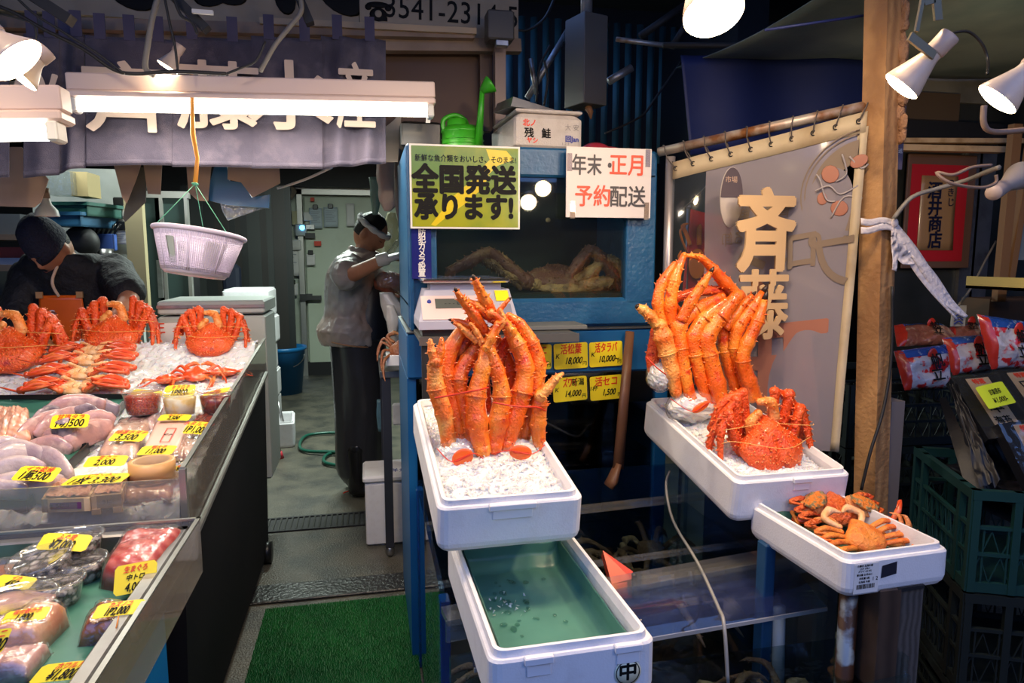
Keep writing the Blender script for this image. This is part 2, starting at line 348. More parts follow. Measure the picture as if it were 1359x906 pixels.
up = tag(MB().bx(aY(656, 60, 2.8).x, aY(670, 60, 2.8).x, 2.78, 2.83, aY(660, 175, 2.8).z, aY(660, 62, 2.8).z).build('metal_upright', mat('upright_paint', (.24, .17, .14), .5)), 'pinkish grey upright right of the watering can spout', 'post')
bxo = thing('junction_box', 'dark grey square junction box at the end of the phone sign', 'box', aY(660, 55, 2.72))
rel(MB().bx(aY(645, 40, 2.74).x, aY(680, 40, 2.74).x, 2.70, 2.78, aY(660, 56, 2.74).z, aY(660, 17, 2.74).z, bv=.006), bxo).build('body', mat('grey_box', (.07, .065, .06), .5), bxo)
rel(MB().bx(aY(655, 58, 2.74).x, aY(672, 58, 2.74).x, 2.69, 2.72, aY(660, 66, 2.74).z, aY(660, 57, 2.74).z, bv=.004), bxo).build('bracket', m_steel, bxo)
# duct and pipes against the gloom
dc = thing('metal_duct', 'grey rectangular metal duct box hanging above the blue tank', 'duct', aY(790, 138, 3.2), (0, 0, R(18)))
w0 = .135; MB().bx(-w0/2, w0/2, 0, .16, 0, .41, bv=.003).build('body', mat('duct', (.17, .155, .14), .45, .3), dc)
MB().cyl((.0, .08, .41), (.0, .08, .75), .028).build('pipe', m_pipe, dc); MB().tube([(0, .06, 0), (.01, .05, -.03), (.012, .05, -.06)], [.018, .014, .003]).build('sealant_drip', mat('foam_drip', (.35, .16, .07), .8), dc)
for (p0, p1, Y, r, lb) in (((760, 30), (700, 130), 3.6, .016, 'thin leaning grey pipe left of the duct'), ((818, 52), (895, 62), 3.0, .011, 'thin horizontal steel rod right of the duct'), ((808, 108), (838, 90), 3.3, .02, 'short sloping white pipe behind the duct'), ((850, 48), (915, 3), 3.1, .018, 'dark sloping strut under the lamp shade'), ((893, 60), (925, 10), 3.05, .014, 'second dark strut under the lamp shade'), ((704, 78), (712, 125), 3.4, .012, 'short pale vertical pipe above the styrofoam box')):
    tag(MB().cyl(aY(*p0, Y), aY(*p1, Y), r, n=10).build('pipe', m_pipe if 'grey' in lb or 'white' in lb or 'rod' in lb or 'pale' in lb else m_dark), lb, 'pipe')
for k, (pts, lb) in enumerate(((((735, 0), (722, 25), (700, 40), (680, 38)), 'looping black cable beside the phone sign'), (((722, 80), (727, 105), (722, 140)), 'brown cable hanging left of the duct'), (((730, 60), (716, 90), (712, 135)), 'thin black cable hanging beside the pale pipe'), (((905, 80), (870, 130), (850, 155), (803, 177)), 'bundle of dark cables sagging behind the blue tank'))):
    cable('cable', [aY(*q, 3.25+.05*k) for q in pts], .006, m_cable, lb)
# corrugated wall seen at the top
mb = MB().sheet(lambda u, v: V((.9+u*2.6, 5.0, 2.15+v*1.0))+V((0, .012*math.cos(u*2.6/.045*PI), 0)), 230, 1, .002)
tag(mb.build('corrugated_wall', mat('corrugated', (.07, .22, .26), .5, .2, var=((.04, .10, .11), 2, .4, .7))), kind='structure')
# ================================================================ blue framed upper tank
TX0, TX1, TY = .135, 1.035, 2.36
ut = thing('upper_tank', 'blue framed glass aquarium on top holding a big live king crab', 'tank', ((TX0+TX1)/2, TY, 1.205))
mb = MB(); zt, zb = 1.825, 1.215
mb.bx(TX0, TX1, TY, TY+.62, zb-.02, zb+.085, bv=.012)                       # bottom band
mb.bx(TX0, TX1, TY, TY+.05, zt-.10, zt, bv=.008)                             # top band
mb.bx(TX0, TX0+.10, TY, TY+.05, zb+.06, zt-.08, bv=.006); mb.bx(TX1-.115, TX1, TY, TY+.05, zb+.06, zt-.08, bv=.006)
mb.bx(TX0, TX0+.03, TY+.04, TY+.62, zb+.06, zt, bv=.006); mb.bx(TX1-.03, TX1, TY+.04, TY+.62, zb+.06, zt, bv=.006)
mb.bx(TX0, TX1, TY+.59, TY+.62, zb+.06, zt)
rel(mb, ut).build('frame', m_blue, ut)
rel(MB().bx(TX0+.03, TX1-.03, TY+.045, TY+.58, zt-.018, zt-.01), ut).build('cover_pane', m_glass, ut)
rel(MB().bx(TX0+.03, TX1-.03, TY+.575, TY+.588, zb+.085, zt-.1).bx(TX0+.03, TX1-.03, TY+.03, TY+.58, zb+.08, zb+.10), ut).build('lining', mat('tank_dark', (.012, .03, .028), .5), ut)
rel(MB().bx(TX0+.09, TX1-.105, TY+.02, TY+.028, zb+.07, zt-.09), ut).build('pane', pane('tank_pane', (.72, .80, .78), haze=.015, hazecol=(.3, .3, .25)), ut)
rel(MB().bx(TX0+.005, TX0+.02, TY-.012, TY+.6, zb-.02, zt-.02, bv=.004), ut).build('side_rib', m_blue, ut)
# lower deep tank T0 with blue band for the price cards
dt = thing('lower_tank', 'dark glass tank with a blue band under the upper aquarium', 'tank', (.6, 2.35, 0))
mb = MB().bx(TX0-.01, TX1+.05, 2.33, 2.98, 1.03, 1.19, bv=.008).bx(TX0-.01, TX0+.02, 2.35, 2.98, .0, 1.03).bx(TX1+.0, TX1+.05, 2.33, 2.98, 0, 1.03, bv=.004)
rel(mb, dt).build('frame', m_bluefrp, dt)
rel(MB().bx(TX0+.02, TX1, 2.90, 2.98, .0, 1.03).bx(TX0+.02, TX1, 2.4, 2.9, 0, .02), dt).build('lining', m_dark, dt)
rel(MB().bx(TX0+.02, TX1, 2.345, 2.357, .03, 1.03), dt).build('pane', m_darkglass, dt)
rel(MB().bx(TX0+.03, TX1-.01, 2.37, 2.88, .72, .725), dt).build('water', m_water, dt)
rel(MB().bx(TX0-.01, TX1+.03, 2.325, 2.98, 1.190, 1.194), dt).build('shelf_lip', mat('ledge', (.10, .11, .12), .4, .5), dt)
# open basin in front
bs = thing('front_basin', 'open acrylic basin of dark sea water in front of the tanks', 'tank', (.62, 2.3, 0))
BZ = .655
mb = MB(); mb.bx(.15, .162, 1.56, 2.32, 0, BZ).bx(1.16, 1.172, 1.62, 2.32, 0, BZ).bx(.15, 1.17, 2.31, 2.322, 0, BZ+.02)
rel(mb, bs).build('wall', pane('blue_acrylic', (.72, .82, .92), haze=.05, hazecol=(.02, .10, .28)), bs)
mb = MB(); mb.beam((.15, 1.95, BZ+.0), (1.17, 2.03, BZ+.0), .025, .02).beam((.15, 1.70, BZ-.06), (1.17, 1.78, BZ-.06), .018, .012)
rel(mb, bs).build('divider', m_acry, bs)
rel(MB().beam((.15, 1.45, BZ-.01), (1.22, 1.60, BZ-.01), .065, .014).beam((.15, 1.42, BZ-.03), (1.22, 1.57, BZ-.03), .006, .05), bs).build('rim', m_acry, bs)
rel(MB().bx(.165, 1.158, 1.6, 2.305, BZ-.13, BZ-.127), bs).build('water', m_water, bs)
rel(MB().bx(.165, 1.158, 1.5, 2.305, .20, .21), bs).build('floor_panel', m_dark, bs)
for x, y in ((.145, 1.52), (.145, 2.30)):
    rel(MB().bx(x, x+.025, y-.02, y+.02, 0, BZ, bv=.003), bs).build('corner_post', pane('blue_post', (.10, .30, .62), haze=.45, hazecol=(.01, .08, .30)), bs)
# front display tank under the green-lined foam box
ft = thing('crab_tank', 'low acrylic tank of live brown crabs at the very front', 'tank', (.65, 1.25, 0))
rel(MB().beam((.155, 1.395, .29), (1.20, 1.545, .29), .01, .58).bx(.19, .20, 1.12, 1.40, 0, .53).bx(1.13, 1.14, 1.19, 1.5, 0, .58), ft).build('side_panel', m_glass, ft)
rel(MB().beam((.19, 1.115, .27), (1.14, 1.185, .27), .01, .54), ft).build('front_panel', m_glass, ft)
mb = MB(); Q = [aZ(600, 790, .60), aZ(870, 836, .58), aZ(1095, 798, .58), aZ(1020, 745, .63), aZ(850, 775, .63)]
L0 = V((.20, 1.34, .575)); L1 = V((1.10, 1.41, .575)); L2 = V((1.10, 1.60, .625)); L3 = V((.20, 1.50, .625))
mb.sheet(lambda u, v: (L0.lerp(L1, u)).lerp(L3.lerp(L2, u), v), 6, 2, .008); rel(mb, ft).build('lid', pane('lid_acrylic', (.80, .84, .92), haze=.08, hazecol=(.15, .2, .5), bump=(9, .1)), ft)
mb = MB().beam(L0+V((0, 0, .003)), L1+V((0, 0, .003)), .004, .009); rel(mb, ft).build('lid_edge', mat('edge_frost', (.45, .42, .38), .5), ft)
rel(MB().bx(.21, 1.13, 1.19, 1.5, .0, .02), ft).build('floor_panel', m_dark, ft)
rel(MB().bx(.21, 1.13, 1.2, 1.4, .50, .503), ft).build('water', m_water, ft)
for (px0, py0, px1, py1, Y, rr, mm, lb) in ((1040, 790, 1048, 906, 1.40, .012, m_pipe, 'grey plastic pipe standing in the live crab tank'),):
    tag(MB().cyl(V((1.02, 1.46, .02)), V((1.0, 1.46, .57)), .016).build('standpipe', mat('pvc', (.22, .28, .33), .4)), lb, 'pipe')
# supports under the right-hand foam box
sp = thing('wooden_support', 'dark weathered wooden support column under the brown crab box', 'support', (1.12, 1.22, 0))
MB().bx(-.055, .0, -.02, .05, 0, .735, bv=.003).build('dark_plank', m_woodd, sp); MB().bx(.0, .065, -.01, .05, 0, .735, bv=.002).build('grey_plank', mat('grey_plank', (.10, .085, .075), .7, wave=((.05, .04, .035), 20, 'X')), sp)
MB().bx(-.005, .07, .052, .13, 0, .733).build('blue_plank', mat('blue_plank', (.02, .15, .38), .5, var=((.10, .09, .08), 6, .5, .6)), sp)
MB().cyl((-.09, .03, 0), (-.075, .05, .735), .02, n=10).build('rusty_pipe', mat('rusty_pipe', (.25, .32, .38), .5, .3, var=((.06, .025, .012), 10, .42, .5)), sp)
tag(MB().bx(.955, .985, 1.46, 1.50, 0, .735, bv=.004).build('blue_bearer', mat('blue_leg', (.010, .07, .17), .5)), 'blue square leg behind the brown crab box', 'support')
tag(MB().bx(1.18, 1.24, 1.55, 2.2, .0, .775).build('box_bearer', m_dark), 'dark bearer the tilted right foam box rests on', 'support')
# upright brush handle leaning in the basin
bh = thing('wooden_paddle', 'brown wooden paddle standing upright in the dark basin', 'paddle', aY(822, 640, 2.22))
p0 = aY(820, 640, 2.2)-bh.location; p1 = aY(836, 440, 2.31)-bh.location
MB().tube([p0+V((0, 0, .05)), p1], [.021, .017], 10, flat=.7).build('handle', mat('paddle_wood', (.16, .07, .035), .45), bh)
MB().tube([p0+V((-.035, -.0, -.012)), p0+V((-.02, 0, .01)), p0+V((0, 0, .07))], [.03, .032, .02], 12, flat=.55).build('blade', mat('paddle_wood', ()), bh)
# white hose over the basin
cable('air_hose', [aY(889, 625, 2.0), aY(884, 645, 1.95), aY(893, 690, 1.85), aY(925, 745, 1.58), aY(953, 805, 1.37), aY(961, 830, 1.30), aY(966, 906, 1.27)], .0042, mat('hose', (.32, .31, .29), .4), 'thin pale air hose running down into the crab tank')
rs = thing('red_tool', 'orange red plastic scraper on the basin rim', 'tool', aY(820, 758, 1.55))
a = aY(800, 730, 1.62)-rs.location; b = aY(840, 758, 1.56)-rs.location; c2 = aY(838, 768, 1.55)-rs.location; d2 = aY(812, 775, 1.55)-rs.location
mb = MB(); P = [a, b, c2, d2]; mb.add([q for q in P]+[q+V((0, .01, -.022)) for q in P], [(0, 1, 2, 3), (7, 6, 5, 4), (0, 4, 5, 1), (1, 5, 6, 2), (2, 6, 7, 3), (3, 7, 4, 0)]); mb.build('body', mat('tool_red', (.80, .07, .02), .4), rs)
MB().box((b+c2)/2+V((.004, 0, -.008)), (.012, .014, .026), bv=.003).build('tip', m_black, rs)
# ================================================================ left counter
lc = thing('display_counter', 'stepped steel display counter full of ice at the left', 'counter', (-1.4, 2.5, 0))
CXR = -.485
mb = MB(); mb.add([(-2.7, 1.84, .70), (CXR, 1.84, .70), (CXR, 3.35, .92), (-2.7, 3.35, .92), (-2.7, 1.84, .04), (CXR-.02, 1.84, .04), (CXR-.02, 3.35, .04), (-2.7, 3.35, .04)], [(0, 1, 2, 3), (0, 4, 5, 1), (1, 5, 6, 2), (2, 6, 7, 3), (0, 3, 7, 4), (4, 7, 6, 5)])
rel(mb, lc).build('cabinet', mat('cabinet_black', (.008, .008, .010), .8, spec=.15), lc)
m_guard = pane('guard', (.80, .80, .78), haze=.22, hazecol=(.55, .50, .45), rough=.06, bump=(5, .15))
mb = MB().add([(CXR, 1.85, .68), (CXR, 3.35, .90), (CXR, 3.35, 1.065), (CXR, 1.85, .905), (CXR+.008, 1.85, .68), (CXR+.008, 3.35, .90), (CXR+.008, 3.35, 1.065), (CXR+.008, 1.85, .905)], [(0, 1, 2, 3), (4, 7, 6, 5), (3, 2, 6, 7), (0, 4, 5, 1), (0, 3, 7, 4), (1, 5, 6, 2)])
rel(mb, lc).build('side_guard', m_guard, lc)
rel(MB().bx(-2.6, CXR, 1.845, 1.852, .70, .88), lc).build('front_guard', m_guard, lc)
rel(MB().beam((CXR+.004, 1.85, .907), (CXR+.004, 3.35, 1.067), .012, .006).beam((CXR+.01, 1.85, .685), (CXR+.01, 3.35, .905), .01, .012).bx(CXR-.004, CXR+.012, 1.843, 1.859, .68, .905), lc).build('edge_trim', mat('trim_metal', (.36, .36, .33), .3, .7), lc)
for p in ((.0, 3.2),): 
    o = MB().cyl((-.52, 3.28, .05), (-.48, 3.28, .05), .05, n=20).build('caster', m_black, None); o.parent = lc; o.matrix_parent_inverse = Matrix.Translation(-lc.location)
# lower front tray
lt = thing('front_tray', 'low steel display tray lined with green paper at the front left', 'tray', (-1.1, 1.2, 0))
rel(MB().bx(-2.2, -.44, .30, 1.74, .70, .725).bx(-2.2, -.46, .30, 1.74, .725, .735), lt).build('tray_floor', m_steel, lt)
rel(MB().bx(-.475, -.445, .30, 1.75, .735, .790, bv=.004).bx(-2.2, -.445, 1.72, 1.75, .735, .79, bv=.004), lt).build('tray_edge', mat('edge_steel', (.34, .33, .32), .35, .8, var=((.2, .18, .17), 8, .4, .7)), lt)
rel(MB().bx(-.432, -.426, .30, 1.765, .66, .80).bx(-2.2, -.426, 1.76, 1.766, .68, .80), lt).build('guard', m_guard, lt)
rel(MB().bx(-.434, -.424, .30, 1.768, .798, .803).bx(-2.2, -.424, 1.758, 1.768, .798, .803), lt).build('guard_edge', mat('trim_metal', ()), lt)
tag(MB().bx(-2.2, -.50, .35, 1.70, 0, .69, bv=.01).build('blue_cabinet', mat('cabinet_blue', (.005, .16, .50), .35)), 'bright blue cabinet under the front tray', 'cabinet')
mb = MB().sheet(lambda u, v: (-2.1+u*1.6, .35+v*1.35, .742+.004*noise.noise(V((u*9, v*9, 0)))+(.012*math.exp(-((u*1.6+v*.8-1.75)/.03)**2))), 60, 40, .001)
tag(mb.build('green_liner', m_greenp), 'dark green parchment liner spread over the front tray', 'paper')
# ================================================================ foam boxes
def foam_box(label, W_, L_, H_, loc, rot, group=None, tabs=(), notch=False, m=m_foam, wall=.024, inner=True):
    t = thing('foam_box', label, 'foam box', loc, rot, group)
    r = .022; z1 = H_-.012
    def rg(w, l, z, rad): return [(x, y, z) for x, y in rrect(w, l, rad)]
    rings = [rg(W_-.016, L_-.016, 0, r), rg(W_-.004, L_-.004, .01, r), rg(W_, L_, .02, r), rg(W_, L_, z1-.004, r), rg(W_-.006, L_-.006, z1, r), rg(W_-.018, L_-.018, z1, r), rg(W_-.022, L_-.022, H_, r*.9), rg(W_-.036, L_-.036, H_, r*.8), rg(W_-2*wall, L_-2*wall, z1-.002, r*.7), rg(W_-2*wall-.01, L_-2*wall-.01, .022, r*.6)]
    mb = MB(); mb.loft(rings, cap=True)
    mb.build('body', m, t)
    for x, w2 in tabs:
        MB().box((x, -L_/2-.001, z1-.004), (w2, .014, .014), bv=.002).box((x, -L_/2-.0015, z1-.022), (w2*.85, .004, .022), bv=.0015).build('tab', mat('foam_tab', (.80, .80, .84), .5), t)
    if notch: MB().bx(-.05, .05, -L_/2-.002, -L_/2+.04, -.001, .008).build('finger_notch', m_dark, t)
    return t
TL = math.atan(141/906)
B1 = foam_box('white foam box with ice and a bundle of tall king crab legs beside the scale', .311, .611, .115, (.277, 1.647, .888), (TL, 0, R(.9)), tabs=((.0, .10),))
B4 = foam_box('empty white foam box lined with wet green paper at the front', .2985, .524, .115, (.324, 1.301, .681), (0, 0, R(1.2)), tabs=((-.065, .05), (.095, .05)))
BS = tag(MB().bx(.20, .38, 1.62, 1.88, .665, .875).build('box_stand', m_dark), 'dark stand under the left crab leg box', 'stand')
B3 = foam_box('white foam box with ice, king crab legs and a whole crab by the banner', .337, .589, .125, (1.064, 1.823, .815), (TL, 0, R(.5)), tabs=((.02, .055),))
B2 = foam_box('white foam box of small brown crabs with a shipping label in front', .274, .355, .092, (1.102, 1.379, .728), (0, 0, R(2.5)), wall=.02)
# the round mark on the front of the green-lined box
mk = Matrix.Translation((.095, -.2635, .053)) @ FR
mb = MB().lathe([(0, .0006), (.0245, .0006), (.0245, 0)], 32, M=mk); mb.build('round_sticker', mat('sticker_cream', (.85, .85, .62), .5), B4)
mb = MB().lathe([(.0205, .0009), (.0222, .0009), (.0222, .0006)], 32, M=mk); mb.build('sticker_ring', m_ink, B4)
txt('中', .036, m_ink, B4, Matrix.Translation((.095, -.2643, .053)) @ FR, bold=.0012)
# label + black tape on the small crab box
fr = -.1782
MB().box((-.085, fr, .041), (.062, .0006, .066)).build('shipping_label', m_paper, B2)
MB().add([(-.046, fr-.0005, .064), (-.008, fr-.0005, .070), (-.008, fr-.0005, .042), (-.048, fr-.0005, .036)], [(0, 1, 2, 3)]).build('black_tape', mat('tape_black', (.02, .02, .035), .35), B2)
TB = lambda x, z: Matrix.Translation((x, fr-.0006, z)) @ FR
txt('1 2', .012, m_ink, B2, TB(-.063, .038))
for k, (z, s) in enumerate(((.069, '小樽市 北海水産'), (.063, 'LOT 270-1'), (.057, 'ズワイ 4.5 KG'), (.049, '要冷蔵 お早めに'), (.041, '内容量 8尾'), (.033, '北海道 冷蔵'))): txt(s, .0055, m_ink, B2, TB(-.09, z), name='small_print')
mb = MB(); rnd = random.Random(5); x = -.108
while x < -.063: wd = rnd.choice((.0006, .001, .0016)); mb.box((x, fr-.0006, .023), (wd, .0003, .010)); x += wd+rnd.choice((.0007, .0012))
mb.build('barcode', m_ink, B2)
MB().bx(.0, .07, fr-.001, fr+.03, -.001, .007).build('finger_notch', m_dark, B2)
# ---- ice helpers
m_ice = mat('crushed_ice', (.78, .79, .80), .22, var=((.66, .67, .69), 30, .45, .7), bump=(60, .3), sss=.6, coat=.2)
def ice_bed(name, fn, nu, nv, parent, chunks, seed, amp=.008, size=(.004, .009), label=None):
    rnd = random.Random(seed)
    def g(u, v):
        p = V(fn(u, v)); p.z += amp*(noise.noise(p*38)+.6*noise.noise(p*90)); return p
    mb = MB().grid(g, nu, nv, sm=False)
    for _ in range(chunks):
        p = g(rnd.random(), rnd.random()); p.z += .002; mb.chunk(p, rnd.uniform(*size), rnd)
    o = mb.build(name, m_ice, parent, fix=False)
    return tag(o, label, 'ice' if label else None, kind='stuff')
def inbox(B, W_, L_, z0, z1, ch, seed, mound=.0):
    # ice is its own thing, resting in the box
    M = Matrix.Translation(B.location) @ B.rotation_euler.to_matrix().to_4x4()
    return lambda u, v: M @ V(((u-.5)*W_, (v-.5)*L_, z0+(z1-z0)*v+mound*math.sin(PI*u)*math.sin(PI*v)))
ice_bed('crushed_ice', inbox(B1, .262, .548, .088, .10, 0, 1, .010), 46, 90, None, 1500, 1, label='crushed ice filling the foam box under the left crab legs')
ice_bed('crushed_ice', inbox(B3, .272, .548, .095, .108, 0, 1, .012), 46, 90, None, 1500, 2, label='crushed ice filling the foam box beside the banner')
# green paper in B4, folded up at the sides
def gp(u, v):
    x = (u-.5)*.29; y = (v-.5)*.51; z = .030; e = .105
    if abs(x) > e: z += (abs(x)-e)*1.5
    if y > .2: z += (y-.2)*1.0
    x = max(-.117, min(.117, x)); y = max(-.226, min(.226, y))
    q = V((x, y, z+.0025*noise.noise(V((x*30, y*22, 1)))))
    return Matrix.Translation(B4.location) @ B4.rotation_euler.to_matrix().to_4x4() @ q
o = tag(MB().sheet(gp, 60, 90, .0008).build('green_paper', mat('green_wet', (.10, .27, .21), .32, var=((.075, .21, .165), 5, .4, .7), bump=(7, .2))), 'wet green parchment sheet lining the empty foam box', 'paper')
rnd = random.Random(8); mb = MB()
for cx, cy, n in ((-.06, .09, 6), (-.03, .03, 8), (.02, -.02, 3), (-.05, -.06, 5), (-.06, -.14, 7), (.03, -.1, 2), (.04, .12, 2), (-.01, .14, 3)):
    for _ in range(n):
        p = V((cx+rnd.gauss(0, .018), cy+rnd.gauss(0, .022), .034)); r = rnd.uniform(.003, .009)
        mb.ball(B4.matrix_basis @ p, (r, r*rnd.uniform(.8, 1.8), r*.35), nu=10, nv=6)
tag(mb.build('water_drops', pane('droplet', (.80, .88, .86), ior=1.35, rough=.02)), 'scattered drops and bits of melting ice on the green sheet', 'water', kind='stuff')
mb = MB()
for _ in range(26): mb.chunk(B4.matrix_basis @ V((-.055+rnd.gauss(0, .022), .03+rnd.gauss(0, .03), .036)), rnd.uniform(.003, .007), rnd)
tag(mb.build('ice_bits', m_ice), 'few clear ice bits melting on the green sheet', 'ice', kind='stuff')
# ================================================================ crabs
m_shell = mat('king_shell', (.80, .125, .008), .30, var=[((.90, .27, .025), 11, .45, .62), ((.60, .045, .004), 34, .55, .70)], bump=(170, .4), coat=.4)
m_pale = mat('pale_shell', (.88, .38, .09), .35, var=((.82, .17, .02), 24, .42, .60), bump=(150, .5), coat=.2)
m_spine = mat('spine_tip', (.92, .40, .14), .35); m_tip = mat('dark_claw', (.03, .015, .01), .3)
m_shell2 = mat('king_shell_red', (.76, .075, .006), .32, var=[((.88, .13, .02), 22, .45, .62), ((.45, .02, .006), 45, .58, .72)], bump=(170, .7), coat=.25)
m_snow = mat('snow_red', (.72, .075, .015), .3, var=((.90, .28, .08), 22, .5, .7), coat=.3)
m_tan = mat('belly_tan', (.85, .42, .16), .4, var=((.92, .62, .35), 30, .45, .65), bump=(120, .4))
m_small = mat('small_crab', (.80, .24, .05), .35, var=((.88, .42, .15), 28, .45, .65), bump=(200, .5), coat=.2)
m_live = mat('live_crab', (.26, .14, .08), .45, var=((.46, .27, .14), 16, .5, .7), bump=(110, .6))
m_livetan = mat('live_belly', (.56, .38, .21), .45, var=((.10, .05, .03), 22, .45, .65), bump=(110, .6))
def leg_mesh(pts, rad, seed, mi=0, spines=26, k=5, n=10, flat=.85, tip=False, sp=.0055, joints=True):
    """one crab leg: tapered tube with swollen joints, pebbled skin and spines (material 1), dark tip (material 2)"""
    rnd = random.Random(seed); P = smooth_path(pts, k); m = len(P); nseg = len(pts)-1; spines = int(spines*1.5)
    rr = []
    for i in range(m):
        t = i/k; a = min(int(t), nseg-1); f = t-a; r = rad[a]*(1-f)+rad[a+1]*f
        if joints: r *= 1+.13*(abs(2*f-1)**6)-.04
        rr.append(r*(1+.05*noise.noise(P[i]*90)))
    mb = MB(); 
    if tip: mb.tube(P[:-2], rr[:-2], n, 0, flat=flat); mb.tube(P[-3:], [rr[-3], rr[-2]*.8, .0006], 6, 2, flat=flat)
    else: mb.tube(P, rr, n, 0, flat=flat); mb.ball(P[-1], rr[-1]*.95, nu=8, nv=6, mi=0); mb.ball(P[0], rr[0]*.95, nu=8, nv=6)
    for _ in range(spines):
        i = rnd.randrange(1, m-2); d = (P[i+1]-P[i-1]).normalized(); x, y = frame_for(d); a = rnd.uniform(0, 2*PI)
        q = (x*math.cos(a)+y*math.sin(a)*flat); L = sp*rnd.uniform(.6, 1.3)*min(1, rr[i]/.012+.2)
        mb.spine(P[i]+q*rr[i]*.88+d*rnd.uniform(-.003, .003), q+d*.40, L*1.5, L*.55)
    for j in range(1, nseg):
        if joints and j % 2 == 0 and rr[j*k] > .008:          # joint lip
            i = j*k; d = (P[i+1]-P[i-1])
            mb.tube([P[i]-d*.16, P[i]-d*.05, P[i]+d*.04], [rr[i]*.98, rr[i]*1.09, rr[i]*.98], n, 0, flat=flat, cap=False)
    return mb
def pix_leg(root, pts, Y, rpx, seed, name='leg', mats=None, tip=False, spines=30, dY=None, sp=.0055):
    """pts in pixels; Y depth (scalar or per point)"""
    Ys = Y if isinstance(Y, (list, tuple)) else [Y]*len(pts); rp = rpx if isinstance(rpx, (list, tuple)) else [rpx]*len(pts)
    if len(Ys) == 2 != len(pts): Ys = [Ys[0]+(Ys[1]-Ys[0])*i/(len(pts)-1) for i in range(len(pts))]
    if len(rp) == 2 != len(pts): rp = [rp[0]+(rp[1]-rp[0])*i/(len(pts)-1) for i in range(len(pts))]
    P = [aY(p[0], p[1], y)-root.location for p, y in zip(pts, Ys)]; rad = [r*y/906 for r, y in zip(rp, Ys)]
    return leg_mesh(P, rad, seed, spines=spines, tip=tip, sp=sp).build(name, mats or [m_shell, m_spine, m_tip], root, fix=False)
PAL = [m_pale, m_spine, m_tip]
m_bag = pane('ice_bag', (.96, .95, .93), haze=.06, hazecol=(.85, .80, .75), rough=.12, ior=1.4, bump=(30, .6))
def leg_bag(root, x0, y0, x1, y1, Y, tagp, seed, slope=0):
    a, b = aY(x0, y1, Y)-root.location, aY(x1, y0, Y)-root.location; cx = (a+b)/2; w, h = (b.x-a.x)/2, (b.z-a.z)/2
    MB().ball(cx+V((0, .03, 0)), (w, .05, h), nu=26, nv=16, fn=lambda d: 1+.08*noise.noise(d*3+V((seed, 0, 0)))+.03*noise.noise(d*9)).build('ice_bag', m_bag, root)
    rnd = random.Random(seed); mb = MB()
    mb.ball(cx+V((0, .034, 0)), (w*.84, .042, h*.84), nu=30, nv=20, fn=lambda d: 1+.18*noise.noise(d*6+V((seed, 0, 0)))+.08*noise.noise(d*14), sm=False)
    for _ in range(160):
        d = V((rnd.gauss(0, 1), rnd.gauss(0, 1), rnd.gauss(0, 1))).normalized()*rnd.uniform(.3, .82); mb.chunk(cx+V((d.x*w, .03+d.y*.045, d.z*h)), rnd.uniform(.006, .012), rnd)
    tag(mb.build('packed_ice', m_ice, root, fix=False), kind='stuff')
    if tagp:
        tx, ty, ang, rw, rh = tagp; p = aY(tx, ty, Y-.035)-root.location; M = Matrix.Rotation(R(-ang), 3, 'Y')
        o = MB().ball(p, (rw, .004, rh), M=M, nu=20, nv=10).build('orange_tag', mat('tag_orange', (.85, .12, .01), .35, coat=.4), root)
        MB().beam(p+M @ V((-rw*.7, -.0045, 0)), p+M @ V((rw*.7, -.0045, 0)), .0008, rh*.28).build('tag_stripe', m_red, o)
        MB().tube(smooth_path([aY(x0+2, ty-8-slope, Y-.02)-root.location, p+M @ V((-rw, -.003, .002)), p+M @ V((rw, -.003, 0)), aY(x1-2, ty+slope*1.0, Y-.02)-root.location], 4), .0012, 6).build('rubber_band', mat('band_red', (.65, .03, .01), .4), root)
# --- bundle of the left box: two clusters leaning together
YB = 1.60
g1 = thing('king_crab_bundle', 'left bundle of tall boiled king crab legs standing in ice by the scale', 'crab legs', aY(612, 612, YB), group=None)
A = [([(596, 588), (589, 548), (579, 515), (577, 486), (580, 468)], (YB, YB), [11, 12, 12, 10, 8], PAL, 0, 34),
     ([(578, 480), (573, 466), (571, 452)], YB-.01, [8, 6, 3], PAL, 0, 8), ([(580, 480), (585, 466), (586, 450)], YB-.01, [8, 6, 3], None, 0, 8),
     ([(613, 590), (604, 545), (592, 498), (601, 458), (621, 428)], (YB+.01, YB+.05), [10, 11, 12, 11, 7], None, 0, 40),
     ([(627, 590), (617, 545), (609, 503), (620, 478), (640, 452)], (YB, YB+.05), [10, 10, 12, 11, 8], None, 0, 36),
     ([(641, 597), (633, 560), (632, 525), (642, 488), (648, 462), (654, 438)], (YB-.03, YB+.02), [12, 16, 14, 12, 11, 7], None, 0, 52),
     ([(604, 490), (611, 466), (622, 448), (632, 436)], YB+.06, [8, 9, 8, 5], None, 0, 20),
     ([(600, 475), (606, 458), (613, 445)], YB+.08, [7, 7, 5], None, 0, 10),
     ([(643, 440), (628, 416), (612, 396), (603, 381)], (YB+.03, YB), [10, 9, 6, 3], None, 1, 20),
     ([(634, 438), (622, 432), (608, 426), (594, 424)], YB+.03, [8, 6, 4, 2], None, 1, 8),
     ([(634, 452), (622, 443), (609, 432), (598, 427)], YB+.02, [8, 6, 4, 2], PAL, 1, 8),
     ([(640, 455), (632, 440), (625, 430)], YB+.01, [6, 5, 3], PAL, 0, 6),
     ([(644, 540), (640, 505), (636, 488)], YB+.07, [11, 10, 9], m_shell2 and [m_shell2, m_spine, m_tip], 0, 14)]
for i, (p, Y, r, ms, tp, spn) in enumerate(A): pix_leg(g1, p, Y, r, 10+i, mats=ms, tip=tp, spines=spn, name='claw' if i in (1, 2) else 'leg')
leg_bag(g1, 578, 580, 646, 632, YB-.03, (614, 607, 22, .026, .021), 3, 4)
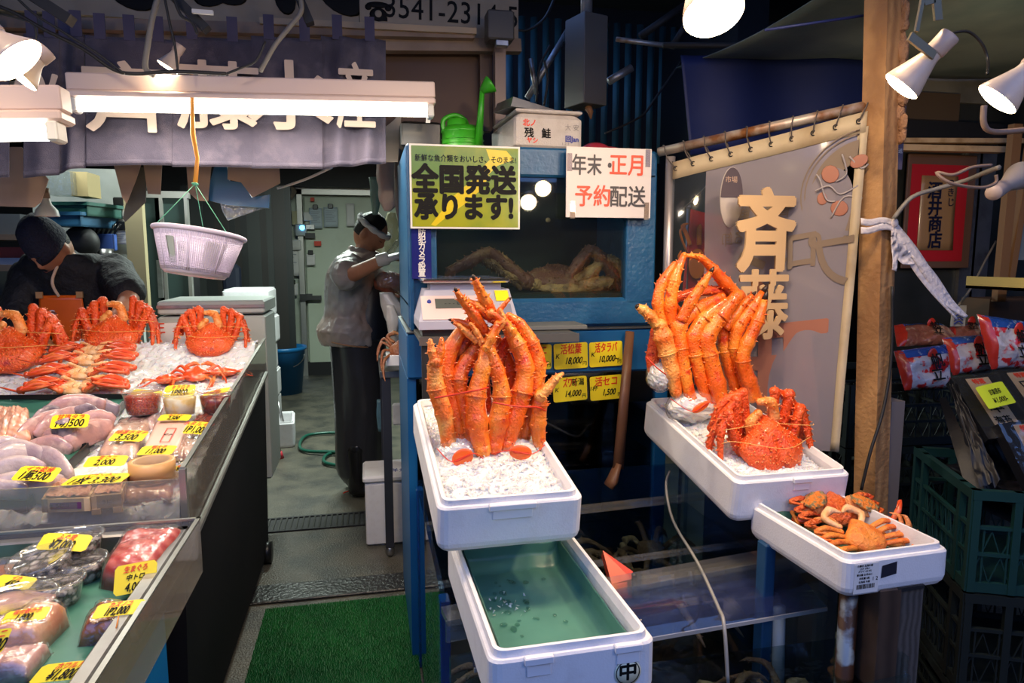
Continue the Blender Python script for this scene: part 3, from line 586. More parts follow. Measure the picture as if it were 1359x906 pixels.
cable_ = MB().tube(smooth_path([aY(577, 528, YB-.03)-g1.location, aY(600, 524, YB-.035)-g1.location, aY(635, 517, YB-.06)-g1.location, aY(648, 514, YB-.02)-g1.location], 4), .0022, 6).build('rubber_band', mat('band_red', ()), g1)
g2 = thing('king_crab_bundle', 'right bundle of tall boiled king crab legs beside the yellow price cards', 'crab legs', aY(690, 612, YB))
A = [([(656, 592), (661, 560), (666, 525), (660, 492), (650, 466)], (YB-.02, YB), [12, 15, 13, 11, 8], None, 0, 50),
     ([(672, 590), (682, 558), (693, 520), (697, 488), (687, 458), (672, 432)], (YB-.01, YB+.03), [12, 14, 15, 13, 12, 8], None, 0, 60),
     ([(692, 590), (701, 560), (710, 520), (714, 484), (706, 455), (690, 430), (675, 419)], (YB+.03, YB+.04), [9, 11, 12, 12, 10, 8, 5], None, 0, 50),
     ([(716, 590), (714, 562), (716, 536), (717, 523)], YB, [9, 12, 12, 9], None, 0, 26),
     ([(717, 526), (727, 515), (737, 503), (746, 496)], YB-.01, [9, 9, 7, 3], PAL, 0, 10),
     ([(674, 560), (678, 520), (676, 490), (664, 462), (655, 446)], YB+.07, [10, 11, 11, 10, 7], None, 0, 30),
     ([(660, 480), (668, 462), (676, 448)], YB+.06, [10, 9, 6], [m_shell2, m_spine, m_tip], 0, 10),
     ([(655, 422), (645, 402), (635, 382), (627, 364)], (YB+.04, YB), [10, 10, 7, 3], None, 1, 22),
     ([(662, 428), (648, 418), (632, 405), (616, 399)], (YB+.03, YB+.02), [8, 9, 7, 4], None, 0, 18),
     ([(678, 440), (664, 422), (652, 416)], YB, [9, 9, 7], None, 0, 12),
     ([(660, 416), (669, 404), (679, 394)], YB, [5, 4, 2], None, 1, 4),
     ([(652, 452), (658, 438), (668, 426), (664, 412)], YB-.01, [6, 6, 5, 3], PAL, 0, 8),
     ([(645, 462), (652, 448), (660, 430)], YB-.02, [6, 7, 5], None, 0, 8),
     ([(700, 500), (694, 470), (688, 448)], YB+.07, [11, 10, 8], [m_shell2, m_spine, m_tip], 0, 10)]
for i, (p, Y, r, ms, tp, spn) in enumerate(A): pix_leg(g2, p, Y, r, 40+i, mats=ms, tip=tp, spines=spn, name='claw' if i == 4 else 'leg')
leg_bag(g2, 652, 584, 725, 628, YB-.03, (691, 600, -10, .028, .018), 5, -10)
MB().tube(smooth_path([aY(655, 534, YB-.045)-g2.location, aY(685, 539, YB-.05)-g2.location, aY(712, 540, YB-.03)-g2.location, aY(724, 545, YB-.01)-g2.location], 4), .0022, 6).build('rubber_band', mat('band_red', ()), g2)
# --- bundle of the right box
YC = 1.90
g3 = thing('king_crab_bundle', 'fanned bundle of king crab legs in front of the banner', 'crab legs', aY(930, 560, YC))
A = [([(872, 432), (862, 418), (852, 410), (843, 405)], YC, [9, 10, 8, 4], PAL, 1, 12),
     ([(897, 520), (892, 495), (886, 468), (880, 446), (876, 432)], YC, [9, 12, 13, 15, 10], PAL, 0, 30),
     ([(868, 500), (866, 475), (870, 440)], YC+.05, [8, 10, 8], [m_shell2, m_spine, m_tip], 0, 20),
     ([(880, 430), (873, 402), (879, 375), (895, 350)], YC+.04, [8, 9, 8, 4], None, 0, 26),
     ([(893, 432), (890, 405), (895, 372), (908, 338)], YC+.03, [8, 10, 9, 4], None, 0, 30),
     ([(980, 394), (962, 375), (946, 357), (930, 342), (912, 339)], (YC+.05, YC+.03), [11, 11, 9, 6, 3], None, 0, 34),
     ([(975, 392), (950, 386), (925, 387), (896, 396)], YC+.07, [9, 9, 9, 8], [m_shell2, m_spine, m_tip], 0, 24),
     ([(904, 426), (916, 402), (932, 378), (948, 353)], (YC, YC-.02), [9, 9, 7, 3], None, 1, 22),
     ([(917, 530), (909, 497), (904, 462), (902, 432), (925, 410), (958, 394)], (YC-.01, YC+.02), [9, 10, 11, 12, 11, 6], None, 0, 54),
     ([(940, 536), (931, 505), (923, 470), (921, 446), (935, 422), (962, 400)], (YC-.01, YC), [9, 10, 11, 12, 11, 6], None, 0, 54),
     ([(958, 538), (951, 508), (942, 470), (938, 448), (955, 420), (977, 394)], (YC-.03, YC), [12, 14, 12, 14, 14, 9], None, 0, 64),
     ([(978, 528), (970, 495), (962, 465), (960, 436)], YC+.03, [8, 9, 10, 9], None, 0, 26),
     ([(962, 436), (975, 418), (988, 402), (1004, 386)], (YC+.02, YC), [9, 9, 6, 3], None, 1, 20),
     ([(992, 522), (982, 490), (975, 460), (980, 434), (998, 410), (1020, 376)], (YC+.02, YC), [9, 9, 10, 11, 10, 3], None, 1, 50),
     ([(1003, 530), (994, 505), (986, 478), (992, 455), (1006, 425), (1019, 384)], (YC-.01, YC-.02), [11, 12, 11, 11, 10, 3], None, 1, 54),
     ([(903, 418), (895, 408), (884, 405)], YC+.06, [8, 8, 7], None, 0, 8)]
for i, (p, Y, r, ms, tp, spn) in enumerate(A): pix_leg(g3, p, Y, r, 80+i, mats=ms, tip=tp, spines=spn, name='claw' if i == 0 else 'leg')
leg_bag(g3, 888, 518, 968, 568, YC-.03, (930, 540, 28, .030, .013), 7, 3)
leg_bag(g3, 864, 480, 898, 524, YC+.0, None, 9)
MB().tube(smooth_path([aY(858, 474, YC-.01)-g3.location, aY(872, 488, YC-.025)-g3.location, aY(884, 497, YC-.02)-g3.location], 4), .002, 6).build('rubber_band', mat('band_red', ()), g3)
# --- whole king crab, legs folded up and tied
def carapace(mb, c, r, tilt, seed, spn=60, mi=0, smi=1, spl=.006, lobes=True):
    M = Matrix.Rotation(tilt, 3, 'X')
    def fn(d):
        q = 1+.05*noise.noise(d*4+V((seed, 0, 0)))+.02*noise.noise(d*14)
        if lobes: q += .10*math.exp(-((d.x/.3)**2+((d.y-.35)/.25)**2))+.07*math.exp(-(((abs(d.x)-.5)/.22)**2+((d.y+.25)/.3)**2))-.10*math.exp(-((d.x/.10)**2+((d.y+.1)/.5)**2))
        q *= 1-.42*max(0, d.y)*abs(d.x)+.10*max(0, -d.y)*abs(d.x)            # narrower at the front
        return q
    o = len(mb.v); mb.ball((0, 0, 0), r, mi=mi, nu=36, nv=22, fn=fn); tp = lambda p: V((p.x*(1-.52*max(0, p.y/r[1])**1.3), p.y, p.z*(1+.25*max(0, p.y/r[1])))); rnd = random.Random(seed)
    for i in range(o, len(mb.v)): mb.v[i] = V(c)+M @ tp(mb.v[i])
    for _ in range(spn):
        d = V((rnd.gauss(0, 1), rnd.gauss(0, 1), abs(rnd.gauss(0, 1))+.1)).normalized(); k = fn(d)*.97
        p = M @ tp(V((d.x*r[0]*k, d.y*r[1]*k, d.z*r[2]*k))); mb.spine(V(c)+p, M @ (d+V((0, 0, .4))), spl*rnd.uniform(.5, 1.1), spl*.55, 5, mi, smi)
def king_crab(label, loc, rz=0, sc=1.0, group=None, seed=1):
    t = thing('king_crab', label, 'crab', loc, (0, 0, rz), group); t.scale = (sc,)*3
    ms = [m_shell2, m_spine, m_tip]
    mb = MB(); carapace(mb, V((0, -.005, .048)), (.088, .078, .036), R(48), seed, 150, spl=.0075); mb.build('carapace', ms, t, fix=False)
    rnd = random.Random(seed)
    for s in (-1, 1):
        j = lambda: rnd.uniform(-.006, .006)
        L = [([(.045, .05, .03), (.043, .055, .10), (.046, .06, .162)], [.012, .014, .013], 22),
             ([(.055, .045, .02), (.066, .045, .08), (.078, .05, .152)], [.012, .0155, .014], 26),
             ([(.060, .02, .015), (.082, .02, .06), (.106, .03, .125)], [.013, .016, .014], 28),
             ([(.078, .05, .150), (.112, .05, .11), (.135, .045, .04), (.136, .03, .005)], [.012, .012, .010, .005], 26),
             ([(.106, .03, .123), (.128, .02, .075), (.132, -.005, .01)], [.012, .011, .006], 20),
             ([(.046, .06, .160), (.09, .075, .135), (.118, .075, .07)], [.012, .012, .010], 20)]
        for P, rr, sn in L:
            leg_mesh([(s*(x+j()), y, z+j()) for x, y, z in P], rr, rnd.random(), spines=sn, sp=.0065, k=4, n=9).build('leg', ms, t, fix=False)
    leg_mesh([(-.035, .03, .06), (-.038, .03, .095), (-.020, .03, .118)], [.011, .015, .012], 5, spines=10).build('claw', PAL, t, fix=False)
    leg_mesh([(.018, .03, .07), (.026, .028, .105), (.012, .03, .145), (-.02, .03, .15)], [.010, .016, .015, .009], 6, spines=16).build('claw', [mat('claw_orange', (.88, .25, .04), .35, var=((.92, .5, .2), 30, .45, .65), bump=(150, .5)), m_spine, m_tip], t, fix=False)
    for zz in (.098, .062):
        MB().tube(smooth_path([(-.135, .0, zz-.004), (-.105, -.012, zz+.004), (0, -.02+(.03 if zz > .08 else -.045), zz), (.105, -.012, zz-.004), (.135, .01, zz-.01)], 4), .0009, 5).build('string', mat('string', (.85, .45, .12), .6), t)
    return t
def iceB3(px, py): return aP(px, py, B3.matrix_basis @ V((0, 0, .10)), (B3.matrix_basis.to_3x3() @ V((0, 0, 1))))
p = iceB3(1022, 612); KC = king_crab('whole orange king crab tied with string at the front of the right foam box', p+V((0, .02, -.005)), R(4), 1.10, seed=2)
KC.rotation_euler = (R(8), 0, R(4))
# ================================================================ ice and crabs on the left counter
def bz(Y): return .80+.159*(Y-1.85)
def cnt(px, py, h=0): return aP(px, py, (0, 1.85, .80+h), (0, -.159, 1))
ice_bed('ice_slope', lambda u, v: V((-2.7+u*2.2, 1.862+v*.2+.02*noise.noise(V((u*30, v*60, 0))), .70+(v/.05)*.09)) if v < .05 else V((-2.7+u*2.2, 1.80+v*1.54, bz(1.80+v*1.54)-.005+(.04*max(0, noise.noise(V((u*7, v*6, 3)))))+(.05*math.exp(-((v-.93)/.06)**2)))), 150, 110, None, 4200, 4, amp=.012, size=(.006, .013), label='broad slope of crushed ice covering the upper counter')
king_crab('tied king crab on ice, second from the left, before the orange apron', cnt(152, 470)+V((0, .0, .03)), R(-3), 1.25, 'king crabs on the ice slope', 11)
king_crab('tied king crab cut by the left edge of the picture, largest on the ice', cnt(14, 492)+V((0, 0, .02)), R(6), 1.38, 'king crabs on the ice slope', 12)
king_crab('smallest tied king crab on ice, in front of the long white box', cnt(281, 472)+V((0, 0, .02)), R(2), 1.12, 'king crabs on the ice slope', 13)
def folded_snow_crab(label, loc, rz, sc, seed, group):
    t = thing('snow_crab', label, 'crab', loc, (R(9), 0, rz), group); t.scale = (sc,)*3; rnd = random.Random(seed)
    mb = MB(); mb.ball((0, 0, .018), (.050, .040, .018), nu=22, nv=12, fn=lambda d: 1+.06*noise.noise(d*6))
    for i in range(4):
        for s in (-1, 1): mb.ball((s*(.022+.003*i), .026-.017*i, .030), (.017, .0085, .009), nu=10, nv=6)
    mb.ball((0, 0, .032), (.010, .026, .007), nu=12, nv=8); mb.build('body', m_tan, t)
    for s in (-1, 1):
        for i in range(4):
            y = .030-.022*i; x1 = .150+rnd.uniform(-.012, .015); z = .022+.010*(i % 2)
            P = [(s*.035, y, .026), (s*.095, y+.012, z+.018), (s*x1, y-.004, z+.004)]
            leg_mesh([V(q) for q in P], [.0095, .0135, .0105], rnd.random(), spines=0, k=4, n=8, flat=.7).build('leg', [m_snow, m_tan, m_tip], t)
            P = [(s*x1, y-.006, z+.002), (s*(x1-.05), y-.018, z+.012), (s*(x1-.095), y-.010, z+.020)]
            leg_mesh([V(q) for q in P], [.0095, .009, .005], rnd.random(), spines=0, k=4, n=7, flat=.7).build('leg', [m_snow, m_tan, m_tip], t)
        P = [(s*.03, .045, .03), (s*.06, .065, .036), (s*.05, .030, .045), (s*.025, .018, .046)]
        leg_mesh([V(q) for q in P], [.007, .008, .0075, .003], rnd.random(), spines=0, k=4, n=8).build('claw', [m_tan, m_tan, m_tip], t)
    MB().tube([(-.14, -.03, .02), (-.20, -.01, .03), (-.23, .0, .035)], [.004, .003, .001], 6).build('dactyl', m_snow, t)
    return t
for (px, py, lb, sd, sc, h) in ((104, 530, 'snow crab belly up with red legs folded, lowest of the row', 1, 1.12, .02), (112, 515, 'snow crab belly up, second from the bottom of the row', 2, 1.08, .035), (120, 498, 'snow crab belly up, third from the bottom of the row', 4, 1.05, .04), (126, 482, 'snow crab belly up, topmost of the row on ice', 3, .98, .035)):
    folded_snow_crab(lb, cnt(px, py)+V((0, 0, h)), R(-3+sd*2), sc, sd, 'snow crabs on the ice slope')
# small crab heaps behind the cups
def crab_small(label, loc, rot, sc, seed, ms, group=None, spread=1.0, claws=True, cat='crab', legs_up=0, name='crab', fan=1.0, clm=None):
    t = thing(name, label, cat, loc, rot, group); t.scale = (sc,)*3; rnd = random.Random(seed)
    mb = MB(); carapace(mb, V((0, 0, .022)), (.043, .040, .019), R(6), seed, 34, spl=.0028); mb.build('carapace', [ms, m_spine if ms is m_small or ms is m_snow else m_livetan, m_tip], t, fix=False)
    for s in (-1, 1):
        for i in range(4):
            a = R((34-24*i)*fan+rnd.uniform(-8, 8)*fan); L1 = (.050 if fan == 1 else .068)+rnd.uniform(0, .012); k = spread
            b = V((s*.034, .02-.014*i, .018)); q = b+V((s*math.cos(a)*L1*k, math.sin(a)*L1, .009+legs_up*.02)); a2 = a-R(rnd.uniform(30, 80)*(fan**2)); r2 = q+V((s*math.cos(a2)*.045*k, math.sin(a2)*.045, -.018)); e = r2+V((s*math.cos(a2-.5)*.03*k, math.sin(a2-.5)*.03, -.006+legs_up*.02))
            if fan < 1: q = b+V((s*math.cos(a)*.036, math.sin(a)*.036, .010)); r2 = q+V((s*.026, -.006, -.003)); e = r2+V((-s*.030, -.014, .006))
            leg_mesh([b, q, r2, e], [.0058, .0062 if fan < 1 else .0056, .0052 if fan < 1 else .0042, .0018], rnd.random(), spines=0, k=4, n=7, flat=.75).build('leg', [ms, ms, m_tip], t)
        if claws:
            P = [(s*.025, .035, .016), (s*.045, .058, .02), (s*.022, .074, .024), (s*.004, .066, .024)]
            leg_mesh([V(q) for q in P], [.006, .0075, .0085, .003], rnd.random(), spines=0, k=4, n=8).build('claw', [clm or ms, clm or ms, m_tip], t)
    return t
crab_small('small orange crab heap on ice behind the lidded cups', cnt(262, 503)+V((0, 0, .0)), (R(18), 0, 0), 1.15, 5, m_snow, spread=.6)
for (px, py, sd, lb) in ((300, 500, 6, 'small orange crab lying by the counter guard'), (222, 510, 7, 'low orange crab partly hidden behind the first cup')):
    crab_small(lb, cnt(px, py), (R(5), 0, R(30*sd)), .95, sd, m_snow, spread=.7)
# ================================================================ small crabs in the right front box
MB2 = B2.matrix_basis
def inB2(px, py, z): return aP(px, py, MB2 @ V((0, 0, z)), (0, 0, 1))
c3 = crab_small('third small crab, half hidden at the left end of the box', inB2(1052, 676, .040), (R(16), 0, R(30)), 1.0, 23, mat('small_crab_a', (.85, .27, .04), .4, var=((.72, .15, .02), 26, .45, .6), bump=(200, .5)), spread=.7, name='small_crab')
c1 = crab_small('small boiled crab in front, smooth orange back, pincers folded', inB2(1140, 722, .045), (R(22), 0, R(4)), 1.2, 21, mat('small_crab_a', (.85, .27, .04), .4, var=((.72, .15, .02), 26, .45, .6), bump=(200, .5)), spread=.95, name='small_crab', fan=.35, clm=m_tan)
c2 = crab_small('redder small crab behind, spiny back, between the two split shells', inB2(1105, 684, .052), (R(30), 0, R(0)), 1.25, 22, mat('small_crab_red', (.80, .15, .025), .35, var=((.62, .06, .01), 40, .5, .65), bump=(160, 1.2), coat=.2), spread=1.0, name='small_crab', fan=.35)
# long thin legs
rnd = random.Random(77)
def thin_legs(root, runs, m, names='leg'):
    for i, (pts, r) in enumerate(runs):
        P = [inB2(x, y, z)-root.location for x, y, z in pts]; P = [root.rotation_euler.to_matrix().inverted() @ q/root.scale.x for q in P]
        leg_mesh(P, r, 300+i, spines=0, k=4, n=8, flat=.7).build(names, [m, m, m_tip], root)
thin_legs(c1, [([(1112, 712, .04), (1090, 704, .05), (1075, 700, .045)], [.007, .0075, .006]), ([(1110, 722, .035), (1095, 716, .045), (1082, 712, .04)], [.007, .007, .006]),
               ([(1080, 700, .05), (1082, 690, .065), (1100, 688, .07), (1112, 694, .07)], [.006, .005, .004, .002]), ([(1165, 706, .045), (1185, 708, .055), (1203, 714, .05)], [.008, .009, .007]), ([(1166, 718, .04), (1185, 722, .045), (1205, 722, .05)], [.008, .007, .005]),
               ([(1203, 716, .05), (1213, 712, .06), (1218, 703, .08)], [.005, .004, .001]), ([(1190, 706, .055), (1196, 696, .08), (1193, 684, .10), (1181, 680, .105)], [.007, .006, .004, .001]), ([(1200, 706, .055), (1206, 698, .08), (1202, 686, .10), (1195, 683, .105)], [.007, .006, .004, .001])], m_small)
thin_legs(c2, [([(1085, 682, .05), (1060, 680, .05), (1030, 672, .045), (1018, 668, .045)], [.008, .008, .007, .005]), ([(1085, 690, .045), (1062, 690, .045), (1040, 684, .04)], [.008, .008, .006]), ([(1120, 684, .05), (1145, 682, .05), (1170, 686, .05)], [.008, .008, .006]), ([(1140, 690, .045), (1160, 690, .05), (1178, 696, .045)], [.007, .007, .005]),
               ([(1033, 672, .05), (1024, 658, .065), (1018, 646, .075)], [.005, .004, .001]), ([(1055, 668, .06), (1046, 660, .07), (1044, 668, .06)], [.008, .006, .004]), ([(1180, 696, .055), (1192, 678, .09), (1194, 664, .11), (1190, 673, .10)], [.006, .006, .004, .001])], m_snow)
for (px, py, rz, ry, lb) in ((1082, 660, 20, -18, 'split crab shell filled with orange roe, left one'), (1146, 664, -25, 22, 'split crab shell filled with orange roe, right one by the rim')):
    t = thing('crab_shell', lb, 'crab', inB2(px, py, .108)-V((0, 0, .012)), (R(28), R(ry), R(rz)))
    MB().ball((0, 0, 0), (.046, .030, .022), nu=24, nv=14, fn=lambda d: (1.0 if d.z < 0 else .45)+.02*noise.noise(d*8)).build('shell', m_small, t)
    MB().ball((0, 0, .008), (.037, .022, .008), nu=24, nv=12, fn=lambda d: 1+.25*noise.noise(d*5)).build('roe', mat('roe', (.80, .22, .02), .4, var=((.25, .22, .10), 70, .48, .6), bump=(150, 1)), t)
tag(MB().sheet(lambda u, v: MB2 @ V((-.115+u*.23, -.150+v*.305, .024+.06*max(0, v-.93)*10+.02*max(0, .15-u)*6+.004*noise.noise(V((u*9, v*9, 0))))), 30, 30, .0008).build('green_liner', mat('green_dark', (.025, .10, .08), .5)), 'dark green paper under the small crabs', 'paper')
# ================================================================ live crabs in the water
def live_crab(label, loc, rz, sc, seed, group='live crabs in the basins', tilt=0, spread=1.0):
    t = thing('live_crab', label, 'crab', loc, (tilt, 0, rz), group); t.scale = (sc,)*3; rnd = random.Random(seed)
    mb = MB(); carapace(mb, V((0, 0, .05)), (.085, .075, .038), R(10), seed, 60, spl=.008); mb.build('carapace', [m_live, m_livetan, m_tip], t, fix=False)
    for s in (-1, 1):
        for i in range(3):
            a = R(38-34*i+rnd.uniform(-8, 8)); b = V((s*.06, .03-.03*i, .04)); q = b+V((s*math.cos(a)*.11*spread, math.sin(a)*.11, .05)); r2 = q+V((s*math.cos(a-.3)*.10*spread, math.sin(a-.3)*.10, -.045)); e = r2+V((s*math.cos(a-.5)*.05, math.sin(a-.5)*.05, -.04))
            leg_mesh([b, q, r2, e], [.014, .013, .010, .002], rnd.random(), spines=14, sp=.006, k=4, n=8).build('leg', [m_live, m_livetan, m_tip], t, fix=False)
        leg_mesh([V(q) for q in ((s*.04, .05, .03), (s*.07, .10, .05), (s*.03, .13, .05), (s*.0, .12, .04))], [.012, .014, .016, .004], rnd.random(), spines=12, k=4, n=8).build('claw', [m_livetan, m_livetan, m_tip], t, fix=False)
    return t
# the big one in the upper tank (drawn after the photo: legs arched left and right of a low body)
lv = thing('live_king_crab', 'big brown live king crab resting on the aquarium floor', 'crab', aY(742, 384, 2.60))
m_lk = mat('live_king_shell', (.30, .11, .075), .4, var=((.48, .25, .12), 14, .5, .7), bump=(110, .6)); m_lt = mat('live_king_tan', (.68, .38, .17), .4, var=((.22, .10, .05), 22, .45, .65), bump=(110, .6))
mb = MB(); carapace(mb, V((0, .03, .035)), (.155, .10, .055), R(12), 9, 110, spl=.010); mb.build('carapace', [m_lk, m_lt, m_tip], lv, fix=False)
mb = MB(); rnd = random.Random(4)
for i in range(90):
    a = PI+PI*i/89; mb.cone(V((.15*math.cos(a), .03+.085*math.sin(a), .035+rnd.uniform(-.012, .014))), (math.cos(a), math.sin(a), rnd.uniform(-.3, .5)), .012, .005, 5, 0)
mb.build('rim_spines', m_lt, lv, fix=False)
mb = MB(); carapace(mb, V((0, -.035, .018)), (.105, .05, .026), R(30), 31, 50, spl=.006); mb.build('face', [m_lt, m_lt, m_tip], lv, fix=False)
for pts, r, mm in (([(700, 374), (672, 352), (648, 336), (622, 348), (598, 360), (594, 374)], [11, 11, 10, 10, 8, 4], [m_lk, m_lt, m_tip]), ([(712, 378), (682, 366), (655, 346), (640, 342)], [9, 9, 8, 6], [m_lt, m_livetan, m_tip]), ([(690, 366), (668, 345), (650, 334)], [8, 8, 6], [m_lt, m_livetan, m_tip]),
                    ([(755, 366), (768, 348), (783, 332), (797, 342), (812, 362), (822, 384)], [8, 9, 9, 11, 10, 6], [m_lk, m_lt, m_tip]), ([(765, 372), (785, 360), (805, 345), (820, 352), (828, 378)], [9, 10, 9, 9, 6], [m_lt, m_livetan, m_tip]), ([(770, 380), (790, 378), (808, 376), (800, 384)], [12, 14, 12, 6], [m_lt, m_livetan, m_tip]), ([(640, 340), (650, 350), (668, 362), (690, 382)], [8, 8, 7, 4], [m_live, m_livetan, m_tip])):
    pix_leg(lv, pts, [2.56]*len(pts), r, len(pts)*7+pts[0][0], mats=mm, spines=60, sp=.008)
tag(MB().grid(lambda u, v: V((.17+u*.80, 2.42+v*.5, 1.306+.012*noise.noise(V((u*9, v*7, 1))))), 30, 16).build('tank_litter', m_lt), 'brown crab remains covering the aquarium floor', 'litter')
tag(MB().lathe([(0, 0), (.008, .001), (.009, .004), (0, .006)], 14).build('suction_cup', m_livetan), 'small round cup stuck inside the aquarium glass', 'cup').location = aY(727, 292, 2.42)
bpy.data.objects['suction_cup'].rotation_euler = (PI/2, 0, 0)
for i, (x, y, z, rz, sc, lb) in enumerate(((.55, 2.12, .40, 20, .9, 'dim live crab in the basin near the paddle'), (.80, 1.86, .40, 120, 1.0, 'dim live crab in the middle of the basin'), (.95, 2.14, .38, 60, .8, 'dim live crab at the back right of the basin'), (.42, 1.80, .212, 200, .9, 'dim live crab under the left crab leg box'),
        (.72, 1.29, .03, 15, .85, 'live crab on the front tank floor, middle'), (.95, 1.30, .03, 80, .8, 'live crab on the front tank floor by the standpipe'), (.50, 1.27, .03, 150, .8, 'live crab low behind the front glass'), (.84, 1.27, .27, 40, .85, 'live crab on top of the heap behind the front glass'), (.62, 1.27, .27, 100, .85, 'live crab climbing left in the front tank heap'), (.74, 1.29, .39, 10, .72, 'topmost live crab under the acrylic lid'), (.95, 1.30, .38, 300, .65, 'live crab right under the lid corner'))):
    live_crab(lb, (x, y, z), R(rz), sc, i+50, tilt=R(12))
# ================================================================ goods on the counter and tray
def low(px, py, h=0): return aZ(px, py, .744+h)
def card(label, BL, BR, TL, base, lines, tilt=22, bend=.0022, m=m_yel, cat='price card', group=None, name='price_card', rad=.12):
    """card lying/leaning: bottom-left corner at `base`, tilt = angle of its face from horizontal"""
    P0 = base(*BL) if callable(base) else V(base); n = V((0, -math.sin(R(tilt)), math.cos(R(tilt))))
    X = aP(*BR, P0, n)-P0; Y = aP(*TL, P0, n)-P0; w, h = X.length, Y.length
    t = thing(name, label, cat, P0, (0, 0, 0), group); ex, ey = X/w, Y/h; nn = ex.cross(ey).normalized()
    pts = rrect(w, h, rad*min(w, h), 3); N = 10
    M = Matrix((ex, ey, nn)).transposed().to_4x4()
    f = lambda x, y: bend*math.sin(PI*x/w)
    mb = MB(); ring = [(x+w/2, y+h/2) for x, y in pts]
    # fan of strips so the card can bend
    def span(x):
        r = rad*min(w, h); d = min(x, w-x); k = r-math.sqrt(max(0, r*r-(r-d)**2)) if d < r else 0
        return k, h-k
    xs = [w*i/14 for i in range(15)]
    mb.sheet(lambda u, v: M @ V((u*w, span(u*w)[0]+(span(u*w)[1]-span(u*w)[0])*v, f(u*w, 0))), 14, 1, -.0008, sm=False)
    mb.build('card', m, t)
    for s, cx, cy, sz, mm, sx in lines:
        o = txt(s, sz*h, mm, t, M @ Matrix.Translation((cx*w, cy*h, bend*math.sin(PI*cx)+.0012)), bold=.0006 if sz > .45 else .0004, shear=.25, sx=sx, ext=.0)
    return t
def two(top, bot, s1=.40, s2=.74, sx1=.8, sx2=.62): return [(top, .5, .76, s1, m_red, sx1), (bot, .48, .30, s2, m_ink, sx2*.98)]
C = cnt
card('yellow price card reading 500 on the heap of pink fish heads', (65, 569), (116, 567), (70, 551), lambda x, y: C(x, y, .095), two('甘塩タラ', '1切500'), 30)
card('yellow price card reading 500 on the pale squid slices', (13, 637), (68, 640), (30, 618), lambda x, y: C(x, y, .085), two('イカ姿焼', '1尾500'), 25)
card('yellow price card reading 3,500 on the clear scallop pack', (142, 585), (187, 586), (155, 571), lambda x, y: C(x, y, .045), two('特選ホタテ', '3,500'), 18)
card('yellow price card reading 2,000 left of the tape roll', (109, 620), (164, 618), (118, 606), lambda x, y: C(x, y, .05), two('生ウニ', '2,000'), 18)
card('yellow price card reading 3,300 above the wooden boxes', (78, 645), (158, 641), (99, 631), lambda x, y: C(x, y, .055), two('バフンウニ', '1枚 3,300', sx2=.8), 15)
card('yellow price card reading 11,000 right behind the tape roll', (180, 604), (227, 603), (190, 592), lambda x, y: C(x, y, .06), two('明太子', '11,000'), 22)
card('yellow price card reading 2,500 below the white cup', (208, 558), (250, 558), (214, 550), lambda x, y: C(x, y, .05), two('カニミソ', '2,500'), 20)
card('yellow price card reading 1,000 on the clear pack by the guard', (241, 575), (272, 577), (251, 559), lambda x, y: C(x, y, .055), two('ホタルイカ', '1P1,000', sx2=.5), 25)
card('yellow price card reading 7,000 on the cup of red roe', (169, 529), (208, 532), (178, 516), lambda x, y: C(x, y, .075), two('いくら', '1P7,000', sx2=.5), 35)
card('yellow price card reading 800 on the cup of pale cream roe', (216, 527), (257, 525), (220, 512), lambda x, y: C(x, y, .075), two('タラ白子', '1P800'), 45)
card('yellow price card reading 1,000 on the cup of dark red roe', (266, 528), (301, 520), (272, 521), lambda x, y: C(x, y, .075), two('塩辛', '1P1,000', sx2=.5), 25)
card('yellow price card cut by the left edge on salmon slices', (-20, 598), (4, 595), (-12, 580), lambda x, y: C(x, y, .05), two('サケ', '¥800'), 30)
card('small yellow card half hidden right of the tape roll', (229, 626), (246, 624), (232, 619), lambda x, y: C(x, y, .03), two('珍味', '500'), 20)
D = low
card('yellow price card reading 7,000 on the cups of grey fugu skin', (46, 729), (112, 732), (60, 707), lambda x, y: D(x, y, .075), two('ふぐ皮', '¥7,000'), 40)
card('square yellow price card reading 4,000 leaning on the red tuna block', (150, 792), (207, 781), (153, 752), lambda x, y: D(x, y, .012), [('生まぐろ', .5, .80, .24, m_red, .8), ('中トロ', .5, .52, .22, m_ink, .9), ('4,000', .5, .20, .38, m_ink, .75)], 55)
card('yellow price card reading 2,000 on the pack of brown eel', (120, 822), (185, 814), (131, 802), lambda x, y: D(x, y, .045), two('カズノコ', '1P2,000', sx2=.55), 28)
card('yellow price card reading 1,800 on the clear pack at left', (-2, 830), (58, 822), (10, 812), lambda x, y: D(x, y, .05), two('味付数の子', '1,800'), 25)
card('yellow price card reading 1,800 at the bottom edge of the tray', (36, 908), (118, 900), (58, 882), lambda x, y: D(x, y, .02), two('ホワルト', '¥1,800'), 30)
card('yellow price card reading 450 half hidden under the fugu skin cup', (-14, 778), (36, 783), (2, 762), lambda x, y: D(x, y, .05), two('イカ', '450', sx2=.7), 30)
card('yellow price card standing at the left edge low down', (-30, 872), (2, 866), (-14, 838), lambda x, y: D(x, y, .05), two('カニ', '¥980'), 45)
